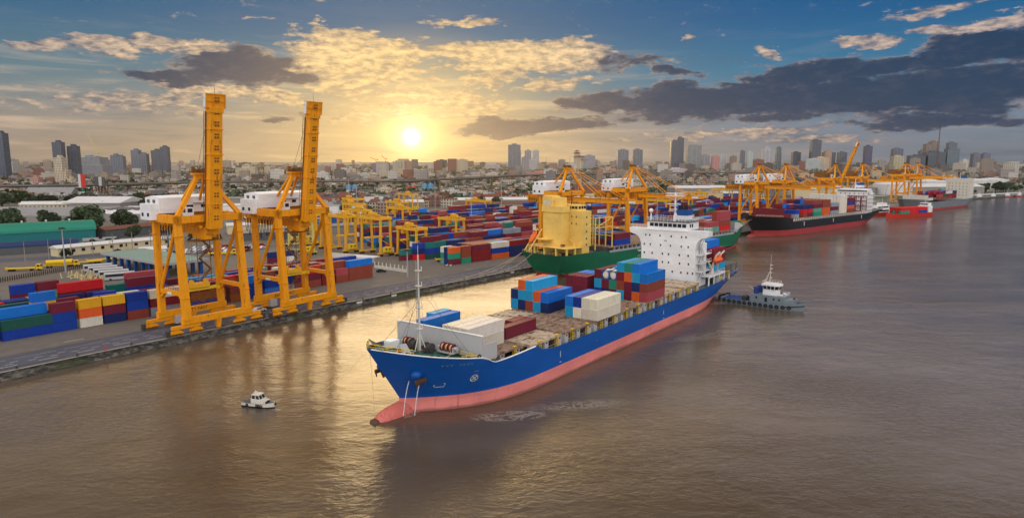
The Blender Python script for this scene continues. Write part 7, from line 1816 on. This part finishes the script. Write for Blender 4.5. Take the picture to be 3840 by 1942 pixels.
for x, y, w, h, c, f_, lab in [(-686, 2622, 44, 39, CR, fac_grid, 'cream slab right of the second raised crane'), (-455, 1868, 37, 25, WH, fac_grid, 'white block below the cream slab right of the second crane'), (-403, 2426, 31, 46, CR, fac_band, 'beige tower just left of the sun'), (-377, 1766, 28, 15, WH, fac_grid, 'white house block under the purple netted building'),
        (-269, 2852, 152, 19, CR, fac_band, 'very wide low cream block below the sun'), (-93, 3285, 73, 31, WH, fac_band, 'white stepped block left of the hotel tower'), (12, 3500, 62, 128, GB, fac_tower, 'tall pale glass tower right of the sun'), (65, 3500, 32, 66, GY, fac_band, 'grey block beside the tall pale glass tower'),
        (104, 3500, 35, 54, WH, fac_band, 'striped white block right of the tall pale glass tower'), (390, 3500, 59, 74, GY, fac_grid, 'grey slab right of the ornate cream tower'), (561, 3500, 54, 102, GB, fac_tower, 'left of two similar pale towers above the lowered cranes'), (635, 3500, 48, 104, GB, fac_tower, 'right of two similar pale towers above the lowered cranes'),
        (920, 3500, 72, 125, GY, fac_tower, 'unfinished concrete tower right of the tallest blue tower'), (1166, 3500, 25, 97, GB, fac_glass, 'slim blue tower above the white warehouses'), (74, 1754, 73, 19, PK, fac_grid, 'long pink apartment block behind the first lowered crane'), (313, 2136, 47, 19, PK, fac_grid, 'pinkish low block behind the second lowered crane'),
        (490, 2061, 62, 24, WH, fac_grid, 'white apartment block below the tallest blue tower'), (980, 3500, 39, 77, GY, fac_grid, 'pale tower first right of the unfinished one'), (1003, 3400, 35, 71, PK, fac_grid, 'pinkish tower second right of the unfinished one'), (1064, 3500, 37, 80, WH, fac_grid, 'pale ribbed tower third right of the unfinished one'),
        (1106, 3450, 29, 70, BR, fac_grid, 'brownish tower fourth right of the unfinished one'), (1205, 3500, 24, 95, WH, fac_grid, 'slim white tower above the black ship bow cranes'), (1288, 3500, 56, 103, WH, fac_tower, 'broad pale tower with a domed roof on the right skyline'), (1350, 3500, 26, 88, GB, fac_glass, 'narrow dark tower beside the broad domed tower'),
        (1480, 3600, 40, 92, DB, fac_glass, 'squat dark blue office block on the right skyline'), (1535, 3500, 46, 150, DB, fac_glass, 'tall dark glass tower left of the raised far boom'), (1600, 3500, 30, 97, PK, fac_grid, 'pinkish white tower just left of the raised far boom'), (1650, 3600, 56, 92, DB, fac_glass, 'dark block left behind the raised far boom'),
        (1720, 3600, 40, 92, GB, fac_glass, 'dark block right behind the raised far boom'), (1802, 3500, 34, 122, DB, fac_tower, 'dark blue tower right of the raised far boom'), (1842, 3300, 45, 70, CR, fac_band, 'cream terraced block with red roof right of the dark blue tower'), (1950, 3500, 46, 108, GB, fac_glass, 'pale blue tower left of the lattice mast'),
        (2056, 3500, 90, 75, DB, fac_glass, 'wide dark glass block right of the lattice mast'), (2138, 3500, 100, 92, DB, fac_glass, 'wider dark glass block on the right skyline'), (2155, 3560, 62, 134, BR, fac_tower, 'stepped brown tower rising behind the wide dark block'), (2228, 3500, 60, 108, GB, fac_tower, 'blue grey tower on the right skyline, lower of a pair'),
        (2262, 3560, 40, 140, GB, fac_tower, 'blue grey tower on the right skyline, taller of a pair'), (2350, 3500, 36, 84, GB, fac_grid, 'left of two twin pale towers near the right edge'), (2400, 3500, 36, 84, GB, fac_grid, 'right of two twin pale towers near the right edge'), (2640, 3500, 24, 82, DB, fac_glass, 'small dark tower near the right edge'),
        (1436, 3300, 71, 55, WH, fac_grid, 'white broad apartment block in front of the tall dark glass tower'), (1499, 3350, 62, 64, CR, fac_grid, 'cream broad apartment block beside the white broad one')]:
    st = ()
    if 'domed' in lab: st = ((0, 22, 116),)
    if 'stepped brown' in lab: st = ((-40, 30, 100), (14, 34, 146))
    if 'tall pale glass' in lab: st = ((16, 34, 100),)
    tower(x, y, w, h, w * .7 if w < 60 else 34, tuple(max(.02, v * rnd.uniform(.9, 1.1)) for v in c), f_, lab, steps=st)
pn = tower(-484, 2560, 58, 40, 34, (.17, .13, .24), build_wall, 'building wrapped in purple netting with site cranes left of the sun', 'construction site', roofkit=False)
site_crane(-505, 2560, 41, 14, 26, 'small site crane on the purple netted building, left', 20, 'red'); site_crane(-470, 2565, 41, 16, 22, 'small site crane on the purple netted building, right', 40, 'red')
tower(825, 3500, 44, 147, 32, DB, fac_glass, 'tallest blue glass tower on the skyline, two slabs', steps=((26, 34, 163, 8),))
orn = tower(337, 3500, 50, 70, 34, CR, fac_grid, 'ornate cream and orange tower with tiered hat roofs', steps=((30, 34, 52), (-8, 30, 86)))
for (dx_, z0, w) in ((-8, 87, 40), (-8, 96, 30), (30, 53, 44), (0, 71, 56)): q = MB(); q.prism([(dx_ - w / 2, -w / 2), (dx_ + w / 2, -w / 2), (dx_ + w / 2, w / 2), (dx_ - w / 2, w / 2)], z0, z0 + 1.5); q.tube((dx_, 0, z0 + 1.5), (dx_, 0, z0 + 7), w * .4, w * .12, 8); q.build('hat_roof', 'roofbrown', orn)
lat = thing('lattice_mast', 'tall red and white lattice radio mast on the right skyline', 'radio mast', (1480, 2400, G))
b = MB()
for k in range(30):
    z0, z1 = k * 5.6, (k + 1) * 5.6; w0, w1 = 3.4 - k * .095, 3.4 - (k + 1) * .095
    for sx_, sy_ in ((-1, -1), (1, -1), (1, 1), (-1, 1)):
        b.beam((sx_ * w0, sy_ * w0, z0), (sx_ * w1, sy_ * w1, z1), .38, .38, k % 2)
    for (ax_, ay_), (bx_, by_) in (((-1, -1), (1, -1)), ((1, -1), (1, 1)), ((1, 1), (-1, 1)), ((-1, 1), (-1, -1))): b.beam((ax_ * w0, ay_ * w0, z0), (bx_ * w1, by_ * w1, z1), .22, .22, k % 2)
b.build('lattice', ['steel', 'maroon'], lat); q = MB(); q.tube((0, 0, 168), (0, 0, 184), .4, .2, 5); q.build('aerial', 'steel', lat)
for x, y, h, lab in [(1010, 2600, 105, 'thin radio mast right of the unfinished tower'), (120, 2400, 62, 'slanting site crane jib left of the first lowered crane'), (210, 2500, 70, 'thin mast behind the first lowered crane')]:
    r = thing('radio_mast', lab, 'radio mast', (x, y, G)); MB().tube((0, 0, 0), (0, 0, h), .9, .25, 5).build('pole', 'steel', r)
# elevated expressway
HW = [(-1420, 700), (-903, 810), (-640, 885), (-546, 940), (-520, 985), (-452, 1052), (-360, 1078), (-270, 1090), (-182, 1094), (-80, 1290), (28, 1560), (260, 1760), (600, 1880), (1300, 2000)]
def sm(P, k=6):
    o = []
    for i in range(len(P) - 1):
        p0, p1, p2, p3 = P[max(i - 1, 0)], P[i], P[i + 1], P[min(i + 2, len(P) - 1)]
        for j in range(k):
            t = j / k; o.append(tuple(.5 * (2 * p1[a] + (p2[a] - p0[a]) * t + (2 * p0[a] - 5 * p1[a] + 4 * p2[a] - p3[a]) * t * t + (3 * p1[a] - p0[a] - 3 * p2[a] + p3[a]) * t ** 3) for a in (0, 1)))
    return o + [P[-1]]
def viaduct(P, z, w, label, step=42, ramp=None):
    r = thing('elevated_road', label, 'viaduct', (P[0][0], P[0][1], G)); ox, oy = P[0]
    S_ = sm(P); b = MB(); vs = []; n = len(S_)
    for i in range(n):
        a, c = S_[max(i - 1, 0)], S_[min(i + 1, n - 1)]; L = math.hypot(c[0] - a[0], c[1] - a[1]); nx, ny = -(c[1] - a[1]) / L, (c[0] - a[0]) / L
        x, y = S_[i][0] - ox, S_[i][1] - oy; zz = z if ramp is None else lerp(ramp, z, i / n)
        for q, dz_ in ((w / 2, 1.1), (w / 2 - .4, 1.1), (w / 2 - .4, 0), (-w / 2 + .4, 0), (-w / 2 + .4, 1.1), (-w / 2, 1.1), (-w / 2, -.6), (-w * .25, -2.2), (w * .25, -2.2), (w / 2, -.6)): vs.append((x + nx * q, y + ny * q, zz + dz_))
    b.add(vs, [(i * 10 + j, i * 10 + (j + 1) % 10, (i + 1) * 10 + (j + 1) % 10, (i + 1) * 10 + j) for i in range(n - 1) for j in range(10)]); b.build('deck', 'hwy', r)
    acc = 0
    for i in range(1, n):
        a, c = S_[i - 1], S_[i]; L = math.hypot(c[0] - a[0], c[1] - a[1]); acc += L
        if acc >= step:
            acc = 0; nx, ny = -(c[1] - a[1]) / L, (c[0] - a[0]) / L; x, y = c[0] - ox, c[1] - oy; zz = z if ramp is None else lerp(ramp, z, i / n)
            q = MB(); q.beam((x, y, -1), (x, y, zz - 4), 3.2, 2.4, 0, (nx, ny, 0)); q.beam((x - nx * w * .42, y - ny * w * .42, zz - 3.1), (x + nx * w * .42, y + ny * w * .42, zz - 3.1), 2.4, 1.8); q.build('pier', 'hwy', r)
viaduct(HW, 17.0, 22, 'long elevated expressway on concrete piers crossing behind the port')
viaduct([(-1300, 640), (-850, 750), (-600, 830), (-470, 900), (-330, 960), (-200, 1010)], 9.5, 14, 'lower slip road viaduct below the elevated expressway on the left', 34)
# billboards
def billboard(x, y, w, h, z, mats, label, scaf):
    r = thing('billboard', label, 'billboard', (x, y, G), -.5)
    for (x0, x1, m) in mats: MB().box(x0 * w, x1 * w, -.4, .4, z, z + h).build('panel', m, r)
    q = MB()
    if scaf:
        for xx in (-w * .45, -w * .15, w * .15, w * .45):
            for yy in (.9, 4): q.beam((xx, yy, 0), (xx, yy, z + h * .9), .8, .8)
        for k in range(6): q.box(-w * .45, w * .45, .8, 4.1, k * (z + h) / 6.5, k * (z + h) / 6.5 + .7)
        q.build('frame', 'rustiron', r)
    else: q.tube((0, .6, 0), (0, .6, z + .1), 1.5, 1.4, 10); q.box(-w * .5, w * .5, .4, 2.2, z - .8, z); q.build('post', 'roofgreen', r)
billboard(-521, 832, 14, 16, 16.5, [(-.5, -.12, 'roofw'), (-.118, .5, 'red')], 'tall billboard with white and red panels on a green post', False)
billboard(-512, 852, 22, 11, 18, [(-.5, -.05, 'dgrey'), (-.048, .25, 'roofw'), (.252, .5, 'dgrey')], 'dark and white billboard on rusty scaffolding', True)

# the crowd of lower buildings: the nearest are things, the rest one mass
def sdist(x, y):
    best = 1e9; sg = 1
    for i in range(len(QP) - 1):
        a, b = QP[i], QP[i + 1]; vx, vy = b[0] - a[0], b[1] - a[1]; L2 = vx * vx + vy * vy
        t = max(0, min(1, ((x - a[0]) * vx + (y - a[1]) * vy) / L2)); px, py = a[0] + vx * t - x, a[1] + vy * t - y
        d2 = px * px + py * py
        if d2 < best: best = d2; sg = 1 if vx * (y - a[1]) - vy * (x - a[0]) > 0 else -1
    return sg * math.sqrt(best)
HWs = sm(HW, 3)
cityB = []
tries = 0
while len(cityB) < 9000 and tries < 120000:
    tries += 1
    y = 640 + (rnd.random() ** 1.5) * 6800; x = rnd.uniform(-.80, .80) * y
    s = sdist(x, y)
    lim = 380 if x > 60 else (330 if x > -250 else 420)
    if y > 1500: lim = 90
    if s < lim: continue
    if min((x - p[0]) ** 2 + (y - p[1]) ** 2 for p in HWs) < 26 ** 2: continue
    if x < -250 and y < 760: continue
    q = rnd.random(); w = rnd.uniform(7, 17); d = rnd.uniform(7, 15); h = rnd.choice([5, 6, 7, 8, 9, 9, 11, 12, 14])
    if q > .93: w, h = rnd.uniform(14, 32), rnd.uniform(16, 30)
    if q > .975 and y > 1800: w, h = rnd.uniform(20, 36), rnd.uniform(30, 58)
    if q < .045: w, d, h = rnd.uniform(26, 60), rnd.uniform(14, 26), rnd.uniform(6, 10)
    if y < 1350: h = min(h, 9); w = min(w, 18); d = min(d, 15)
    if y > 2500: w *= 1.3; d *= 1.3
    cityB.append((y, x, w, d, h, rnd.random(), rnd.uniform(-.6, .6)))
cityB.sort()
PALB = [(.48, .42, .34), (.34, .27, .20), (.52, .43, .29), (.22, .20, .19), (.13, .12, .115), (.34, .21, .155), (.33, .29, .26), (.58, .54, .47), (.12, .095, .08), (.30, .25, .20), (.24, .10, .07)]
PN = ['white', 'sand coloured', 'cream', 'grey', 'dark grey', 'pinkish', 'pale grey', 'white', 'dark brown', 'beige', 'brick coloured']
RFC = [(.42, .40, .37), (.14, .13, .12), (.24, .21, .19), (.17, .055, .035), (.30, .28, .25), (.08, .08, .085)]
NB = 205
gmesh = {}
for i, (y, x, w, d, h, sd, rz) in enumerate(cityB[:NB]):
    ci = int(sd * 997) % len(PALB); c = PALB[ci]; far = 'before the expressway' if y < 900 else ('around the expressway' if y < 1150 else 'beyond the expressway')
    side = 'left' if x < -250 else ('centre' if x < 150 else 'right')
    hw_ = 'low' if h < 10 else ('mid height' if h < 16 else 'tall')
    gable = h < 10 and int(sd * 7919) % 3 == 0
    lab = '%s %s building %s%s, city %s' % (hw_, PN[ci], 'with pitched roof ' if gable else '', far, side)
    r = thing('city_building', lab, 'building', (x, y, G), rz, lab.replace(' building', ' buildings'), c)
    b = MB(); b.box(-w / 2, w / 2, -d / 2, d / 2, -1, h); b.build('wall', fac_grid if h > 8 else (fac_band if ci % 2 else fac_grid), r)
    b = MB()
    if gable: b.extrude([(-d / 2 - .6, h - .1), (0, h + d * .3), (d / 2 + .6, h - .1)], 'x', -w / 2 - .5, w / 2 + .5)
    else: b.box(-w / 2 - .2, w / 2 + .2, -d / 2 - .2, d / 2 + .2, h, h + .8); b.box(-w * .3, -w * .05, -d * .2, d * .2, h + .8, h + 3.2); b.tube((w * .25, 0, h + .8), (w * .25, 0, h + 2.6), 1.1, 1.1, 8)
    b.build('roof', 'wallobj', r, RFC[3] if gable and ci % 2 else RFC[int(sd * 577) % len(RFC)])
mb = MB(); fm_ = []
for k, c in enumerate(PALB):
    m, nt_, b_ = newmat('far_city_wall'); b_.inputs['Roughness'].default_value = .9
    co = ocoord(nt_); x_, y_, z_ = sep(nt_, co)
    n_ = noise(nt_, comb(nt_, x_ * .03, y_ * .03, 0.0), 1, 2, .5)
    stripe = ((z_ / 3.3).f('FRACT')).f('GREATER_THAN', .55) * ((x_ * .31 + y_ * .17).f('FRACT')).f('GREATER_THAN', .35)
    geo_ = sep(nt_, nt_.nodes.new('ShaderNodeNewGeometry').outputs['Normal'])[2]
    cc = mixc(nt_, stripe * geo_.f('LESS_THAN', .5) * .75, scalec(nt_, c, n_ * .6 + .7), (.05, .055, .065)); nt_.links.new(cc, b_.inputs['Base Color']); fm_.append(m)
for (y, x, w, d, h, sd, rz) in cityB[NB:]:
    ci = int(sd * 997) % len(PALB); c, s = math.cos(rz), math.sin(rz)
    P = [(x + a * w / 2 * c - e_ * d / 2 * s, y + a * w / 2 * s + e_ * d / 2 * c) for a, e_ in ((-1, -1), (1, -1), (1, 1), (-1, 1))]
    mb.prism(P, G - 1, G + h, ci, int(sd * 313) % len(PALB))
    if int(sd * 771) % 2: mb.prism([(x + (p[0] - x) * .4, y + (p[1] - y) * .4) for p in P], G + h, G + h + 2.6, ci)
kind(mb.build('distant_city', fm_), 'stuff')
# ------------------------------------------------------------------ trees
def leaf_crown(seed, R_, H_, n, size, lobes):
    rg = random.Random(seed); mb = MB(); L_ = []
    for _ in range(lobes):
        a = rg.uniform(0, 6.28); q = rg.uniform(.15, .62) * R_; L_.append((q * math.cos(a), q * math.sin(a), H_ * rg.uniform(.38, .80), R_ * rg.uniform(.30, .52)))
    L_.append((0, 0, H_ * .62, R_ * .6))
    for _ in range(n):
        cx, cy, cz, rr = rg.choice(L_); u, v, w = rg.gauss(0, 1), rg.gauss(0, 1), rg.gauss(0, 1); k = math.sqrt(u * u + v * v + w * w) or 1; f = rr * rg.uniform(.55, 1.08)
        p = Vector((cx + u / k * f, cy + v / k * f, cz + w / k * f * .8))
        a = Vector((rg.gauss(0, 1), rg.gauss(0, 1), rg.gauss(0, .6))).normalized(); b = a.orthogonal().normalized(); s = size * rg.uniform(.6, 1.3)
        mb.add([p - a * s, p + b * s * .7, p + a * s, p - b * s * .7], [(0, 1, 2, 3)])
    return mb, L_
TP = []
for i in range(5):
    H_ = 10.0; R_ = [5.2, 4.6, 6.0, 4.2, 5.4][i]
    mb, L_ = leaf_crown(40 + i, R_, H_, 1500, .62, 6)
    tr = MB(); tr.tube((0, 0, -.3), (.2, .1, H_ * .4), .38, .26, 8)
    for (x, y, z, r_) in L_[:5]: tr.tube((.2, .1, H_ * .36), (x * .85, y * .85, z), .18, .05, 6)
    TP.append((mb.mesh('crown', 'leaf'), tr.mesh('trunk', 'bark')))
def tree(x, y, s, label, group, k=None):
    k = rnd.randrange(5) if k is None else k
    r = thing('tree', label, 'tree', (x, y, G), rnd.uniform(0, 6.28), group); sc = s / 10.0
    for nm, me in (('crown', TP[k][0]), ('trunk', TP[k][1])):
        o = link(nm, me, r); o.scale = (sc * rnd.uniform(.9, 1.15), sc * rnd.uniform(.9, 1.15), sc)
TL_ = [(-281, 456, 19, 'big round dark tree right of the green warehouse'), (-268, 470, 15, 'dark tree at the right flank of the big round tree'), (-300, 474, 16, 'dark tree behind the big round tree'), (-318, 468, 15, 'dark tree above the right end of the green warehouse roof'), (-332, 455, 15, 'dark tree above the green warehouse roof, middle one'), (-344, 462, 16, 'dark tree above the green warehouse roof, left of the middle'), (-328, 442, 13, 'dark tree touching the back of the green warehouse'),
                    (-352, 448, 15, 'dark tree at the left edge above the green warehouse'), (-300, 515, 9, 'small dark tree below the beige factory, left'), (-289, 519, 9, 'small dark tree below the beige factory, right'), (-233, 418, 9, 'small light green tree in front of the dark open shed'), (-197, 338, 5, 'small dark bush tree beside the pale canopy'), (-224, 340, 5, 'small bush tree by the long cream building'), (-500, 700, 18, 'large dark tree left of the yellow roofed school'), (-515, 690, 16, 'dark tree at the left edge, beyond the factories'), (-485, 705, 14, 'dark tree touching the yellow roofed school'), (-372, 690, 11, 'small tree right of the wide white hall')]
for x, y, s, lab in TL_: tree(x, y, s * 1.2, lab, None)
for i in range(24):
    t = i / 23; tree(lerp(-262, -178, t) + rnd.uniform(-4, 4), lerp(372, 424, t) + rnd.uniform(-5, 8), rnd.uniform(2.5, 6), 'low dark bush in the ragged row behind the long cream buildings', 'bushes behind the long cream buildings')
for i in range(14): tree(rnd.uniform(-250, -110), rnd.uniform(500, 690), rnd.uniform(7, 12), 'dark tree standing among the sheds behind the near cranes', 'trees among the sheds behind the cranes')
for i in range(22): 
    x = -640 + i * 11 + rnd.uniform(-5, 5); tree(x, 700 + rnd.uniform(-30, 40) + (x + 640) * .1, rnd.uniform(9, 16), 'dark tree in the row below the slip road on the left', 'trees below the slip road on the left')
for i in range(70):
    x = rnd.uniform(-260, 80); y = rnd.uniform(700, 1020)
    if sdist(x, y) > 300: tree(x, y, rnd.uniform(7, 14), 'bushy tree in the green strip between the yard and the expressway', 'trees between the yard and the expressway')
for i in range(34):
    t = rnd.uniform(0, 1); x, y = lerp(660, 900, t) + rnd.uniform(-20, 20), lerp(1010, 1170, t) + rnd.uniform(-10, 26)
    if sdist(x, y) > 22: tree(x, y, rnd.uniform(10, 18), 'dark tree in the clump on the far right river bank', 'trees on the far right bank')
for i in range(60):
    y = rnd.uniform(1000, 1500); x = rnd.uniform(-.72, .6) * y
    if sdist(x, y) > 330: tree(x, y, rnd.uniform(9, 16), 'dark tree among the city houses beyond the expressway', 'trees among the city houses')
mb = MB(); rg = random.Random(5)
for i in range(2600):
    y = 760 + rg.random() ** 1.5 * 5000; x = rg.uniform(-.8, .8) * y
    if sdist(x, y) < (330 if y < 1300 else 60): continue
    s = rg.uniform(4, 9) * (1 + y / 5000); k = rg.randint(1, 4)
    for j in range(22):
        u, v, w = rg.gauss(0, 1), rg.gauss(0, 1), abs(rg.gauss(0, 1)); q = math.sqrt(u * u + v * v + w * w) or 1
        p = Vector((x + u / q * s * k * .7, y + v / q * s * .7, G + s * .3 + w / q * s * .75)); a = Vector((rg.gauss(0, 1), rg.gauss(0, 1), rg.gauss(0, 1))).normalized(); b = a.orthogonal().normalized(); z = s * .33
        mb.add([p - a * z, p + b * z, p + a * z, p - b * z], [(0, 1, 2, 3)])
kind(mb.build('distant_trees', 'leaf'), 'stuff')
# ------------------------------------------------------------------ containers counted and built; evening haze
cont_flush(300)
hz = MB().box(-9000, 9000, -150, 8500, -4, 260).build('haze', paint('haze_air', (1, 1, 1)))
kind(hz, 'stuff')
m = hz.data.materials[0]; nt = m.node_tree; nt.nodes.clear()
o = nt.nodes.new('ShaderNodeOutputMaterial'); v = nt.nodes.new('ShaderNodeVolumePrincipled'); nt.links.new(v.outputs[0], o.inputs['Volume'])
v.inputs['Color'].default_value = (.80, .74, .68, 1); v.inputs['Density'].default_value = 0.00005; v.inputs['Anisotropy'].default_value = 0.78
